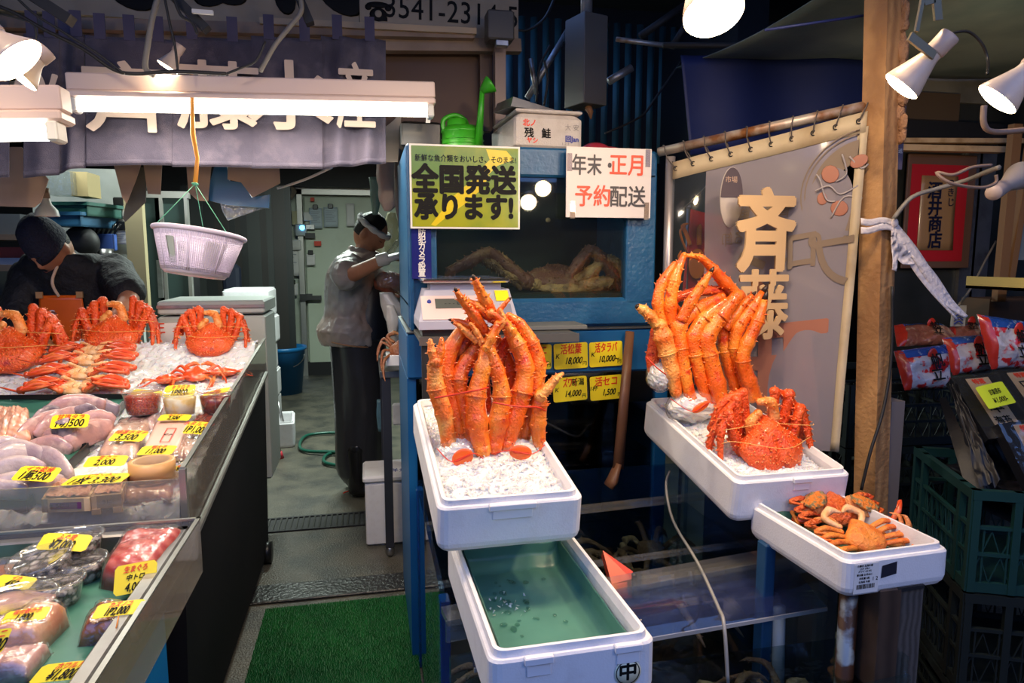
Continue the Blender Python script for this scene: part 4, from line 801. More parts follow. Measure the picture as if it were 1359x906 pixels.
# ---- pads: bulged slabs for fillets, packs
def pad(label, cat, name, cs, h, m, seed=0, nz=.12, film=None, nu=18, nv=14, group=None, pw=4, z0=0):
    c = sum(cs, V())/4; t = thing(name, label, cat, c, (0, 0, 0), group)
    def top(s, e=1.0):
        def f(u, v):
            p = (cs[0].lerp(cs[1], u)).lerp(cs[3].lerp(cs[2], u), v); k = max(0, (1-abs(2*u-1)**pw)*(1-abs(2*v-1)**pw))**.45
            q = c+(p-c)*e
            return q-c+V((0, 0, z0+(h*k*(1+nz*3*noise.noise(V((u*3+seed, v*3, seed)))+nz*noise.noise(V((u*9+seed, v*9, 2)))) if s else 0)))
        return f
    mb = MB().grid(top(1), nu, nv).grid(top(0), nu, nv); mb.build('flesh' if film else 'body', m, t)
    if film: 
        h0 = h; h = h*1.12
        MB().grid(top(1, 1.04), nu, nv).build('film', film, t)
    return t
def pxq(f, pts, h=0): return [f(x, y, h) for x, y in pts]
m_salmon = mat('salmon', (.80, .34, .20), .35, wave=((.88, .50, .36), 22, 'DIAGONAL'), coat=.3, sss=.1)
m_fishskin = mat('fish_pink', (.62, .34, .31), .28, var=[((.40, .24, .25), 12, .45, .62), ((.78, .52, .46), 26, .5, .7)], coat=.4, bump=(40, .3), sss=.1)
m_fishgrey = mat('fish_grey', (.42, .32, .34), .25, var=((.16, .12, .14), 14, .48, .62), coat=.5, bump=(50, .3))
m_squid = mat('squid_white', (.56, .45, .44), .25, var=((.45, .33, .36), 14, .45, .65), coat=.5, bump=(40, .4), sss=.15)
m_tuna = mat('tuna_red', (.46, .035, .03), .3, wave=((.66, .16, .13), 14, 'DIAGONAL'), coat=.4, bump=(40, .3))
m_uni = mat('uni_flesh', (.70, .36, .22), .4, var=((.50, .20, .12), 30, .45, .65), bump=(60, .8))
# trays
for lb, q in (('dark tray lined with green paper under the pink fish', [(-90, 600), (112, 601), (172, 533), (-30, 535)]), ('dark tray lined with green paper under the squid', [(-120, 676), (36, 678), (118, 600), (-90, 604)])):
    cs = [C(x, y, .004) for x, y in q]; t = thing('fish_tray', lb, 'tray', sum(cs, V())/4); o = t.location
    mb = MB()
    for i in range(4): mb.beam(cs[i]-o+V((0, 0, .014)), cs[(i+1) % 4]-o+V((0, 0, .014)), .005, .03)
    mb.build('tray_rim', m_black, t); MB().sheet(lambda u, v: cs[0].lerp(cs[1], u).lerp(cs[3].lerp(cs[2], u), v)-o+V((0, 0, .012+.004*noise.noise(V((u*8, v*8, 0))))), 24, 14, .001).build('liner', m_greenp, t)
for i in range(6):
    x = -8+i*9; pad(('leftmost', 'second from the left', 'third from the left', 'third from the right', 'second from the right', 'rightmost')[i]+' pale orange slice of the salmon fan', 'fish', 'salmon_slice', pxq(C, [(x-34, 590), (x+6, 588), (x+2, 548), (x-16, 544)], .018+.004*i), .034, m_salmon, i, group='fan of salmon slices')
def strip(label, pts, r, m, seed, group, hs=.03, flat=.5, name='fish_piece'):
    P = smooth_path([C(x, y, h) for x, y, h in pts], 6); o = P[0]
    t = thing(name, label, 'fish', o, (0, 0, 0), group); n = len(P)-1
    rr = [r*(.25+.75*math.sin(PI*min(1, max(0, .08+.86*i/n)))**.6)*(1+.15*noise.noise(V((i*.7, seed, 0)))) for i in range(n+1)]
    MB().tube([p-o for p in P], rr, 14, flat=flat, up=(0, 0, 1)).build('flesh', m, t); return t
fg = 'pink fish pieces heaped on the green tray'
for i, (pts, r, m) in enumerate(((((50, 582, .03), (75, 560, .06), (120, 545, .05)), .034, m_fishskin), (((20, 590, .03), (50, 565, .06), (85, 550, .06)), .032, m_fishskin), (((60, 585, .04), (95, 575, .06), (150, 566, .04)), .036, m_fishskin), (((85, 540, .05), (115, 536, .06), (158, 545, .04)), .032, m_fishgrey),
        (((62, 548, .06), (95, 535, .08), (140, 538, .06)), .03, m_fishskin), (((30, 600, .02), (70, 590, .04), (95, 600, .02)), .03, m_fishskin), (((90, 598, .02), (105, 580, .05), (145, 572, .03)), .032, m_fishskin), (((105, 560, .06), (130, 555, .06), (152, 560, .04)), .028, m_fishskin),
        (((45, 560, .06), (62, 548, .07), (80, 545, .07)), .024, m_fishgrey), (((10, 585, .03), (30, 572, .04), (55, 556, .05)), .026, m_fishskin), (((70, 572, .075), (90, 568, .085), (112, 560, .07)), .03, m_fishgrey), (((100, 545, .075), (118, 543, .08), (132, 550, .07)), .018, m_fishgrey))):
    strip(('long pink fish piece along the middle of the heap', 'pink fish piece at the left of the heap by the salmon', 'pink fish piece stretching right under the 500 card', 'grey skinned fish piece at the top right of the heap', 'pink fish piece across the top of the heap', 'pink fish piece lowest at the left of the heap', 'pink fish piece lowest at the right, by the tray rim', 'short pink fish piece right of the 500 card', 'grey fish piece at the upper left of the heap', 'small pink fish piece at the far left tip of the heap', 'short grey fish piece lying under the 500 card', 'tiny grey fish piece above the 500 card')[i], pts, r*1.05, m, i, fg, flat=.42)
sq = 'squid pieces on the lower green tray'
for i, pts in enumerate((((-20, 640, .03), (20, 622, .05), (60, 625, .04)), ((-20, 625, .04), (15, 608, .06), (60, 606, .04)), ((-20, 655, .03), (20, 645, .04), (70, 645, .03)), ((-10, 610, .05), (25, 600, .06), (70, 612, .05)), ((40, 605, .05), (70, 612, .05), (95, 635, .03)), ((-20, 600, .05), (0, 596, .06), (35, 597, .05)), ((30, 650, .03), (60, 650, .035), (85, 640, .03)), ((-30, 665, .02), (0, 655, .03), (40, 655, .03)))):
    strip(('pale squid piece just below the lower 500 card', 'pale squid piece under the lower 500 card', 'pale squid piece, long one at the front of the tray', 'pale squid piece at the back of the lower tray', 'pale squid piece bending round the right tray corner', 'pale squid piece farthest back at the left', 'short pale squid piece at the front right corner', 'pale squid piece nearest the front guard')[i], pts, .040, m_squid, 20+i, sq, flat=.42)
# cups
def cup(label, px, py, f, r, h, m, seed=0, lid=True, fill=.8, cat='cup', tilt=(0, 0), cont=None, dz=0):
    t = thing('deli_cup', label, cat, f(px, py)+V((0, 0, dz)), (R(tilt[0]), R(tilt[1]), 0))
    MB().lathe([(r*.80, 0), (r*.82, .002), (r*.98, h*.96), (r*1.03, h)], 30).build('cup_wall', pane('cup_plastic', (.95, .95, .94), haze=.05, rough=.08, ior=1.4), t)
    MB().lathe([(0, .003), (r*.79, .003), (r*.80+r*.15*fill, h*fill), (r*.6, h*fill+.003), (0, h*fill+.004)], 30).build('contents', m, t)
    if cont: cont(t, r, h*fill)
    if lid: MB().lathe([(r*1.05, h-.004), (r*1.05, h+.003), (r*.93, h+.004), (r*.90, h+.001), (0, h+.002)], 30).build('lid', pane('cup_lid', (.95, .95, .94), haze=.08, rough=.12, ior=1.45, bump=(20, .25)), t)
    return t
m_ikura = mat('red_roe', (.72, .05, .006), .2, vor=((.35, .01, .0), 160, .2, .6), coat=.5, bump=(150, 1)); m_shira = mat('cream_roe', (.88, .62, .22), .3, var=((.88, .80, .62), 30, .4, .6)); m_shio = mat('dark_roe', (.28, .035, .02), .25, var=((.12, .012, .01), 60, .45, .6), coat=.4)
m_fugu = mat('fugu_skin', (.30, .27, .29), .25, vor=((.03, .03, .035), 60, .35, .6), var=((.65, .62, .62), 45, .52, .6), bump=(70, 1.2), coat=.4)
cup('clear lidded cup of red salmon roe, left of three', 191, 548, lambda x, y: C(x, y, .03), .062, .075, m_ikura); cup('clear lidded cup of cream coloured roe, middle of three', 240, 550, lambda x, y: C(x, y, .025), .055, .072, m_shira); cup('clear lidded cup of dark red roe by the guard', 287, 546, lambda x, y: C(x, y, .02), .055, .070, m_shio)
cup('tilted lidded cup of grey fugu skin in front', 65, 778, D, .060, .055, m_fugu, tilt=(12, -8), dz=.02); cup('lower cup of grey fugu skin it rests on', 74, 800, D, .055, .05, m_fugu, dz=-.0)
cup('rear lidded cup of grey fugu skin under the 7,000 card', 104, 752, D, .055, .055, m_fugu, dz=.02); cup('low cup under the rear fugu skin cup', 108, 768, D, .052, .045, m_fugu)
cup('round clear tub of pink squid at the left edge', 20, 828, D, .075, .05, m_fishskin); cup('round tub with brown food cut by the left edge', -8, 790, D, .07, .05, mat('brown_food', (.32, .10, .04), .35, coat=.4))
# packs
def pack(label, q, f, h, m, seed, name='clear_pack', cat='food pack', h0=.0): return pad(label, cat, name, pxq(f, q, h0), h, m, seed, film=m_film, pw=8)
pack('clear film pack of scallops under the 3,500 card', [(128, 612), (182, 612), (206, 560), (160, 562)], C, .034, mat('scallop', (.75, .45, .33), .35, var=((.85, .65, .52), 18, .45, .65), coat=.3), 1)
pack('clear film pack of fish behind the scallop pack', [(165, 575), (205, 575), (225, 540), (185, 545)], C, .03, m_fishskin, 2)
pack('clear pack of shrimps beside the counter guard', [(226, 612), (256, 610), (280, 572), (250, 572)], C, .03, mat('shrimp', (.45, .22, .15), .35, var=((.70, .50, .40), 30, .45, .6)), 3)
pack('clear pack of dark food at the counter guard', [(248, 585), (270, 583), (292, 556), (262, 556)], C, .03, m_shio, 4)
pack('clear bag of brown food at the front of the upper counter', [(160, 668), (228, 668), (240, 632), (176, 632)], C, .028, m_uni, 5)
pk = pad('pink paper pack with a red frame beside the tape roll', 'food pack', 'paper_pack', pxq(C, [(188, 606), (238, 606), (256, 566), (208, 564)], .012), .026, mat('pink_wrap', (.82, .52, .42), .5), 6, nz=.02, pw=10)
P0 = C(213, 589, .042); n = V((0, -.15, 1)).normalized()
fr4 = [aP(x, y, P0, n)-pk.location for x, y in ((212, 586), (224, 586), (234, 568), (222, 568))]; mb = MB()
for i in range(4): mb.beam(fr4[i], fr4[(i+1) % 4], .0022, .001)
mb.build('red_frame', m_red, pk); c = sum(fr4, V())/4; txt('切子', .014, m_ink, pk, Matrix.Translation(c+V((0, 0, .001))) @ Matrix.Rotation(R(8), 4, 'X') @ Matrix.Rotation(R(-20), 4, 'Z'))
# tape roll
tp = thing('tape_roll', 'beige roll of packing tape standing on the packs', 'tape', C(203, 634, .03)); 
MB().lathe([(.058, 0), (.058, .05), (.045, .05), (.045, 0), (.058, 0)], 40).build('tape', mat('tape_tan', (.62, .33, .13), .4), tp); MB().lathe([(.045, .0), (.045, .05), (.042, .05), (.042, 0), (.045, 0)], 40).build('core', mat('cardboard_core', (.40, .26, .15), .7), tp)
# wooden boxes of urchin
for lb, q, l2 in (('light wooden box with a purple label at the counter front', [(56, 680), (120, 678), (134, 652), (74, 652)], True), ('light wooden box on small feet right of the labelled box', [(122, 676), (162, 672), (172, 646), (136, 648)], False)):
    cs = pxq(C, q, .012); o = sum(cs, V())/4; t = thing('wooden_box', lb, 'box', o); mb = MB(); h = .034
    up = V((0, 0, h)); mb.add([p-o for p in cs]+[p-o+up for p in cs], [(0, 1, 5, 4), (1, 2, 6, 5), (2, 3, 7, 6), (3, 0, 4, 7), (3, 2, 1, 0), (4, 5, 6, 7)]); mb.build('box', m_woodl, t)
    MB().grid(lambda u, v: cs[0].lerp(cs[1], .06+.88*u).lerp(cs[3].lerp(cs[2], .06+.88*u), .06+.88*v)-o+V((0, 0, h+.004+.008*noise.noise(V((u*8, v*6, 3))))), 20, 12).build('sea_urchin', m_uni, t)
    a, b = cs[0]-o, cs[1]-o; d = (b-a).normalized()
    if l2:
        MB().beam(a+d*.02+V((0, -.0008, h*.48)), b-d*.02+V((0, -.0008, h*.48)), .001, h*.5).build('purple_label', mat('purple', (.16, .05, .14), .5), t)
        txt('生うに 北海道', .012, m_ink, t, Matrix.Translation((a+b)/2+V((0, -.0016, h*.48))) @ FR)
    else:
        MB().beam(a+V((0, 0, -.006)), a+d*.02+V((0, 0, -.006)), .01, .014).beam(b-d*.02+V((0, 0, -.006)), b+V((0, 0, -.006)), .01, .014).build('foot', m_woodl, t)
        txt('うに', .012, m_ink, t, Matrix.Translation((a+b)/2+V((0, -.0012, h*.5))) @ FR)
# lower tray goods
pad('large block of red marbled tuna wrapped in film', 'fish', 'tuna_block', pxq(D, [(133, 782), (196, 792), (254, 722), (168, 724)], .0), .062, m_tuna, 3, film=m_film, nz=.05, pw=6)
pack('clear tray pack of brown eel fillets under the 2,000 card', [(104, 858), (182, 852), (208, 812), (128, 816)], D, .036, mat('eel', (.22, .045, .015), .25, wave=((.45, .16, .05), 16, 'Y'), coat=.6), 5, name='eel_pack')
pack('clear pack of herring roe at the lower left', [(-30, 882), (52, 872), (96, 828), (10, 838)], D, .05, mat('herring_roe', (.62, .24, .13), .3, var=((.78, .48, .33), 10, .4, .6), coat=.4), 6)
pack('second clear pack under the herring roe', [(-40, 915), (38, 905), (70, 866), (-10, 880)], D, .03, m_fishskin, 8)
rb = MB().tube([low(150, 845, .03), low(155, 830, .05), low(158, 815, .045), low(163, 806, .035)], .0012, 5); tag(rb.build('rubber_band', mat('band_orange', (.75, .25, .03), .4)), 'orange rubber band around the eel pack', 'band')
# ================================================================ people
m_skin = mat('skin', (.48, .215, .12), .5, var=((.38, .15, .08), 9, .45, .7), sss=.1); m_hair = mat('hair_black', (.012, .010, .009), .5, bump=(220, 1))
def head(mb, M, s=1.0):
    """head about .235 high, local: +Y is the face direction, +Z up, origin at its centre"""
    def fn(d):
        x, y, z = d; q = 1.0
        g = lambda cx, cz, sx, sz: math.exp(-((x-cx)/sx)**2-((z-cz)/sz)**2) if y > 0 else 0
        q += .24*g(0, -.14, .10, .17)*(1 if z > -.32 else .5)            # nose
        q += .05*g(0, -.47, .20, .07)+.04*g(0, -.56, .18, .06)            # lips
        q += .10*g(0, -.85, .30, .16)                                     # chin
        q += .05*g(0, .20, .5, .10)                                       # brow
        q -= .07*(g(.33, .04, .17, .10)+g(-.33, .04, .17, .10))           # eye sockets
        q += .03*(g(.42, -.22, .2, .15)+g(-.42, -.22, .2, .15))           # cheeks
        if z < 0: q *= 1-.12*z*z*(1 if abs(x) > .2 else .6)
        if y < 0: q *= 1.05
        return q
    o = len(mb.v); mb.ball((0, 0, 0), (.073, .095, .118), nu=40, nv=32, fn=fn)
    for sx in (-1, 1): mb.ball((sx*.076, -.010, -.012), (.010, .020, .032), nu=12, nv=10)
    for i in range(o, len(mb.v)): mb.v[i] = M @ (mb.v[i]*s)
def hand(mb, base, d, up, s=1.0, curl=.5, side=1):
    """palm, four bent fingers of unequal length and a thumb from the side of the palm"""
    d = V(d).normalized(); up = V(up); up = (up-d*up.dot(d)).normalized(); x = d.cross(up)*side; b = V(base)
    P = lambda a, c, e: b+(x*a+d*c+up*e)*s
    mb.tube([P(0, -.02, 0), P(0, .0, 0), P(0, .04, 0), P(0, .085, 0)], [.026*s, .030*s, .042*s, .038*s], 12, flat=.45, up=x)
    for i, (ox, L) in enumerate(((-.030, .075), (-.010, .085), (.011, .078), (.031, .062))):
        c = curl; mb.tube([P(ox, .075, 0), P(ox*1.1, .085+L*.35, -.004-L*.1*c), P(ox*1.15, .085+L*.62, -L*.42*c), P(ox*1.15, .085+L*.72, -L*.85*c)], [.0095*s, .0088*s, .008*s, .0065*s], 8)
    mb.tube([P(-.028, .015, -.004), P(-.055, .04, -.015), P(-.058, .072, -.03*curl-.01), P(-.05, .09, -.05*curl)], [.013*s, .0115*s, .010*s, .0075*s], 8)
def limb(mb, pts, r, n=14):
    P = smooth_path(pts, 5); m = len(pts)-1; rr = []
    for i in range(len(P)):
        t = i/5; a = min(int(t), m-1); rr.append(r[a]*(1-(t-a))+r[a+1]*(t-a))
    mb.tube(P, rr, n); mb.ball(P[0], rr[0], nu=12, nv=8); mb.ball(P[-1], rr[-1], nu=12, nv=8)
def torso(mb, secs, grow=0, n=24):
    """secs: (centre, half width, half depth, axis tilt) rings"""
    rings = []
    for c, w_, d_, yaw in secs:
        rings.append([V(c)+V(((w_+grow)*math.cos(2*PI*j/n)*math.cos(yaw)-(d_+grow)*math.sin(2*PI*j/n)*math.sin(yaw), (w_+grow)*math.cos(2*PI*j/n)*math.sin(yaw)+(d_+grow)*math.sin(2*PI*j/n)*math.cos(yaw), 0)) for j in range(n)])
    mb.loft(rings, cap=True, sm=True)
# ---------------- fishmonger standing at the steel table, seen from his right side
px, py = -.075, 4.20
m1 = thing('person', 'man in grey rain jacket, white headband and dark apron filling a clear bag', 'person', (px, py, 0))
yw = R(-62)      # body faces +X, a little toward the camera
F_ = V((math.cos(R(-8)), math.sin(R(-8)), 0)); S_ = V((F_.y, -F_.x, 0))      # forward; S_ = his right side (to the camera)
def bp(f, s, z): return F_*f+S_*s+V((0, 0, z))
ya = math.atan2(S_.y, S_.x)
hipz = .90
body = MB()
secs = [(bp(0, 0, .86), .155, .12, ya), (bp(-.01, 0, .97), .165, .125, ya), (bp(-.015, 0, 1.10), .155, .115, ya), (bp(-.01, 0, 1.24), .17, .12, ya), (bp(.01, 0, 1.36), .18, .12, ya), (bp(.035, 0, 1.44), .14, .095, ya), (bp(.06, 0, 1.475), .07, .065, ya)]
torso(body, secs)
HC = aY(492, 310, py-.02)-V((px, py, 0)); NK = bp(.05, 0, 1.45)
limb(body, [NK, NK.lerp(HC, .5), HC-V((.0, 0, .03))], [.062, .056, .054])
HM = Matrix.Translation(HC) @ Matrix.Rotation(R(-8)-PI/2+R(-14), 4, 'Z') @ Matrix.Rotation(R(-36), 4, 'X')
head(body, HM, 1.0)
ELr = aY(462, 366, py-.34)-V((px, py, 0)); SHr = bp(.0, .19, 1.38); WRr = aY(508, 345, py-.44)-V((px, py, 0))
limb(body, [SHr, ELr, WRr], [.056, .047, .031])
WRl = aY(512, 392, py-.15)-V((px, py, 0)); SHl = bp(.02, -.19, 1.38); ELl = bp(.20, -.26, 1.16)
limb(body, [SHl, ELl, WRl], [.056, .046, .031])
for s, fx in ((.085, .03), (-.085, -.02)): limb(body, [bp(0, s, .88), bp(.01, s, .48), bp(-.02+fx, s, .09)], [.085, .060, .045]); limb(body, [bp(-.03+fx, s, .05), bp(.12+fx, s, .035)], [.045, .035])
hand(body, WRr+V((.005, 0, .0)), (.9, -.15, .25), (0, -.2, 1), 1.0, .7, 1); hand(body, WRl, (.9, -.1, .3), (0, .2, 1), 1.0, .9, -1)
fused('body', body, m_skin, m1, .0065, 2)
gl = MB(); hand(gl, WRr+V((.005, 0, .0)), (.9, -.15, .25), (0, -.2, 1), 1.09, .7, 1); gl.cyl(WRr-V((.03, -.005, .005)), WRr+V((.03, -.005, .01)), .036, .036); fused('white_glove', gl, mat('glove', (.60, .60, .58), .4), m1, .006, 2)
m_rain = mat('rain_jacket', (.34, .33, .33), .38, var=((.40, .29, .24), 2.2, .45, .6), coat=.2, bump=(14, .6))
jk = MB(); torso(jk, [(bp(-.03, 0, .93), .175, .15, ya), (bp(-.045, 0, 1.02), .20, .165, ya)]+[(V(c)+bp(-.02, 0, 0), w_, d_, y_) for c, w_, d_, y_ in secs[2:6]]+[(bp(.055, 0, 1.475), .078, .075, ya)], grow=.030)
jk.ball(SHr, .085); jk.ball(SHl, .085); limb(jk, [SHr+bp(0, .01, 0), ELr.lerp(SHr, .15)+bp(-.01, .0, .0)], [.095, .086]); limb(jk, [SHl, ELl], [.095, .078]); limb(jk, [ELl, ELl.lerp(WRl, .45)], [.075, .06])
jk.tube([NK+V((-.02, 0, -.03)), NK+V((.0, 0, .045))], [.095, .080], 16)
fused('rain_jacket', jk, m_rain, m1, .010, 3, (.05, .022))
ap = MB(); torso(ap, [(bp(.03, -.01, .42), .155, .15, ya), (bp(.02, -.01, .75), .185, .165, ya), (bp(.005, -.01, .92), .19, .165, ya), (bp(.005, -.01, .98), .185, .160, ya)])
limb(ap, [bp(.01, .0, .92), bp(.01, 0, .45), bp(.0, .0, .18)], [.17, .155, .150])
fused('dark_apron', ap, mat('apron_dark', (.022, .022, .028), .35, coat=.2, bump=(10, .4)), m1, .012, 6)
bb = MB(); torso(bb, [(bp(.07, -.01, .95), .16, .135, ya), (bp(.075, -.02, 1.1), .15, .125, ya), (bp(.09, -.03, 1.24), .12, .105, ya), (bp(.10, -.03, 1.33), .08, .07, ya)])
fused('apron_bib', bb, mat('bib_black', (.010, .012, .02), .4), m1, .012, 4)
MB().tube([bp(.165*math.cos(a)-.03+.0, .215*math.sin(a), .945-.03*math.cos(a)) for a in [2*PI*i/28 for i in range(29)]], .0045, 6).build('apron_string', mat('string_tan', (.38, .20, .10), .6), m1)
bt = MB()
for s, fx in ((.085, .03), (-.085, -.02)): limb(bt, [bp(-.03+fx, s, .30), bp(-.03+fx, s, .07)], [.075, .062]); limb(bt, [bp(-.04+fx, s, .058), bp(.08+fx, s, .05), bp(.15+fx, s, .045)], [.056, .052, .044])
fused('rubber_boots', bt, mat('boots', (.010, .010, .011), .25), m1, .008, 4)
MB().tube([bp(.06+.15*math.cos(a), .085+.065*math.sin(a), .022) for a in [PI+PI*i/14 for i in range(15)]], .004, 5).build('red_sole_line', m_red, m1)
hm = HM
def onhead(fn, m, name, vox=None, extra=None):
    mb = MB(); fn(mb); mb.v = [hm @ p for p in mb.v]; return mb.build(name, m, m1) if not vox else fused(name, mb, m, m1, vox, 2)
def hair(mb):
    mb.ball((0, -.014, .018), (.078, .094, .108), nu=36, nv=24, fn=lambda d: (1.03 if (d.z > .28 or d.y < -.15) and not (d.z < -.55) else .80)+.02*noise.noise(d*12))
onhead(hair, m_hair, 'hair')
def band(mb):
    for k in (0, PI): mb.tube([V((.083*math.cos(a), -.006+.103*math.sin(a), .046-.004*math.sin(a)))+V((math.cos(a), math.sin(a), 0))*.003*math.cos(5*a+k)+V((0, 0, .007*math.sin(5*a+k))) for a in [2*PI*i/60 for i in range(61)]], .0135, 8)
    mb.ball((-.02, -.110, .045), (.022, .016, .016)); mb.ball((.01, -.112, .058), (.014, .012, .012))
onhead(band, mat('towel_white', (.66, .66, .66), .8, bump=(120, .8)), 'headband', .004)
def face(mb):
    for s in (-1, 1): mb.tube(smooth_path([(s*.014, .094, .024), (s*.028, .093, .028), (s*.044, .082, .023)], 3), [.0015]+[.003]*4+[.0015]*2, 6)
onhead(face, m_hair, 'eyebrow')
onhead(lambda mb: [mb.tube([(s*.014, .0905, .003), (s*.027, .0885, .0015), (s*.040, .080, .004)], [.001, .0022, .001], 6) for s in (-1, 1)], m_dark, 'closed_eyelid')
onhead(lambda mb: mb.tube([(-.020, .094, -.052), (0, .101, -.054), (.020, .094, -.052)], [.001, .0022, .001], 6), mat('lip', (.28, .09, .06), .5), 'mouth')
# ---------------- clerk behind the counter, looking down
qx, qy = aY(100, 400, 3.75).x, 3.75
m2 = thing('person', 'clerk in a navy beanie, black jacket and orange apron, looking down at his work', 'person', (qx, qy, 0))
O2 = V((qx, qy, 0)); rel2 = lambda x, y, Y: aY(x, y, Y)-O2
b2 = MB(); HC2 = rel2(66, 330, 3.62); SR = rel2(30, 372, 3.78); SLh = rel2(140, 352, 3.80)
secs = [(V((0, .05, .86)), .16, .12, 0), (V((0, .05, 1.0)), .16, .12, 0), (V((0, .05, 1.16)), .17, .12, 0), (V((0, .03, 1.3)), .20, .125, 0), (V((-.02, .0, 1.40)), .19, .12, 0), (V((-.03, -.03, 1.46)), .12, .09, 0)]
torso(b2, secs); NK2 = V((-.05, -.03, 1.45)); limb(b2, [NK2, NK2.lerp(HC2, .5), HC2+V((0, .03, -.03))], [.062, .056, .054])
H2 = Matrix.Translation(HC2) @ Matrix.Rotation(PI+R(-24), 4, 'Z') @ Matrix.Rotation(R(-44), 4, 'X') @ Matrix.Rotation(R(8), 4, 'Y'); head(b2, H2, 1.02)
EL = rel2(172, 392, 3.55); WL = rel2(150, 430, 3.35); ER = rel2(18, 430, 3.6); WR = rel2(58, 455, 3.40)
limb(b2, [V((.19, .0, 1.38)), EL, WL], [.056, .050, .033]); limb(b2, [V((-.19, .0, 1.36)), ER, WR], [.056, .048, .033])
hand(b2, WL, (-.5, -.6, -.6), (0, 0, 1), 1, .6, 1); hand(b2, WR, (.6, -.5, -.5), (0, 0, 1), 1, .6, -1)
for s in (-1, 1): limb(b2, [V((s*.09, .05, .88)), V((s*.10, .05, .47)), V((s*.11, .06, .08))], [.085, .06, .045]); limb(b2, [V((s*.11, .07, .045)), V((s*.12, -.08, .035))], [.045, .035])
fused('body', b2, m_skin, m2, .0065, 2)
jb = MB(); torso(jb, secs, grow=.038); jb.ball((.19, 0, 1.375), .085); jb.ball((-.19, 0, 1.355), .085)
E2 = EL.lerp(V((.19, 0, 1.38)), .12); limb(jb, [V((.18, .0, 1.37)), E2], [.098, .082]); limb(jb, [V((-.18, .0, 1.35)), ER], [.098, .080]); limb(jb, [ER, ER.lerp(WR, .8)], [.078, .055])
jb.tube([NK2+V((0, .02, -.06)), NK2.lerp(HC2, .45)+V((0, .035, .0))], [.105, .085], 16)
fused('black_jacket', jb, mat('fleece_black', (.006, .0065, .010), .7, bump=(60, .6)), m2, .010, 2, (.06, .016))
oa = MB().sheet(lambda u, v: V(((u-.5)*(.235-.055*v+.16*max(0, .35-v)), -.125-.012*math.cos((u-.5)*3)+.04*(1-v)*0-.0*v, .86+v*.42)), 16, 18, .006)
o = oa.build('orange_apron', mat('apron_orange', (.80, .13, .008), .35, coat=.2, bump=(8, .3)), m2); o.location = (.0, -.03, -.012)
MB().sheet(lambda u, v: V(((u-.5)*.46, -.15-.03*math.cos((u-.5)*2), .10+v*.78)), 16, 8, .006).build('apron_skirt', MATS['apron_orange'], m2)
ec = rel2(87, 403, 3.58)
MB().lathe([(0, .002), (.024, .002), (.025, 0)], 24, M=Matrix.Translation((-.035, -.170, 1.175)) @ FR).build('round_badge', m_paper, m2); MB().lathe([(0, .0034), (.019, .0034), (.019, .002)], 24, M=Matrix.Translation((-.035, -.170, 1.175)) @ FR).build('badge_centre', mat('badge_brown', (.20, .05, .04), .5), m2)
txt('魚', .022, m_paper, m2, Matrix.Translation((-.035, -.1745, 1.175)) @ FR)
for s in (-1, 1): MB().bx(s*.085-.014, s*.085+.014, -.175, -.165, 1.255, 1.285).build('apron_clip', mat('clip', (.45, .25, .1), .5), m2)
MB().tube(smooth_path([V((-.005, -.155, 1.405)), V((-.022, -.172, 1.35)), V((-.020, -.180, 1.31)), V((.0, -.178, 1.262))], 5), .007, 8).build('jacket_cord', mat('cord_cream', (.70, .50, .35), .6), m2)
def on2(fn, m, name, vox=None):
    mb = MB(); fn(mb); mb.v = [H2 @ (p*1.02) for p in mb.v]; return mb.build(name, m, m2) if not vox else fused(name, mb, m, m2, vox, 3)
on2(lambda mb: mb.ball((0, -.012, .020), (.077, .092, .104), nu=30, nv=20, fn=lambda d: (1.02 if (d.z > .2 or d.y < -.1) and d.z > -.5 else .8)), m_hair, 'hair')
def beanie(mb):
    mb.lathe([(.0, .160), (.035, .156), (.065, .138), (.084, .10), (.094, .055), (.098, .028), (.099, .004), (.088, .003)], 40)
    mb.v[:] = [V((p.x*.90, p.y*1.06-.006, p.z+.0)) for p in mb.v]
    mb.v[:] = [V((p.x, p.y, p.z+ (p.y*-.22))) for p in mb.v]
on2(beanie, mat('beanie_navy', (.008, .010, .028), .8, bump=(90, .8)), 'beanie')
for s in (-1, 1): on2(lambda mb: mb.tube([(s*.014, .0905, .003), (s*.027, .0885, .0015), (s*.040, .080, .004)], [.001, .0025, .001], 6), m_dark, 'closed_eyelid')
on2(face, m_hair, 'eyebrow'); on2(lambda mb: mb.tube([(-.020, .094, -.052), (0, .101, -.054), (.020, .094, -.052)], [.001, .0022, .001], 6), MATS['lip'], 'mouth')
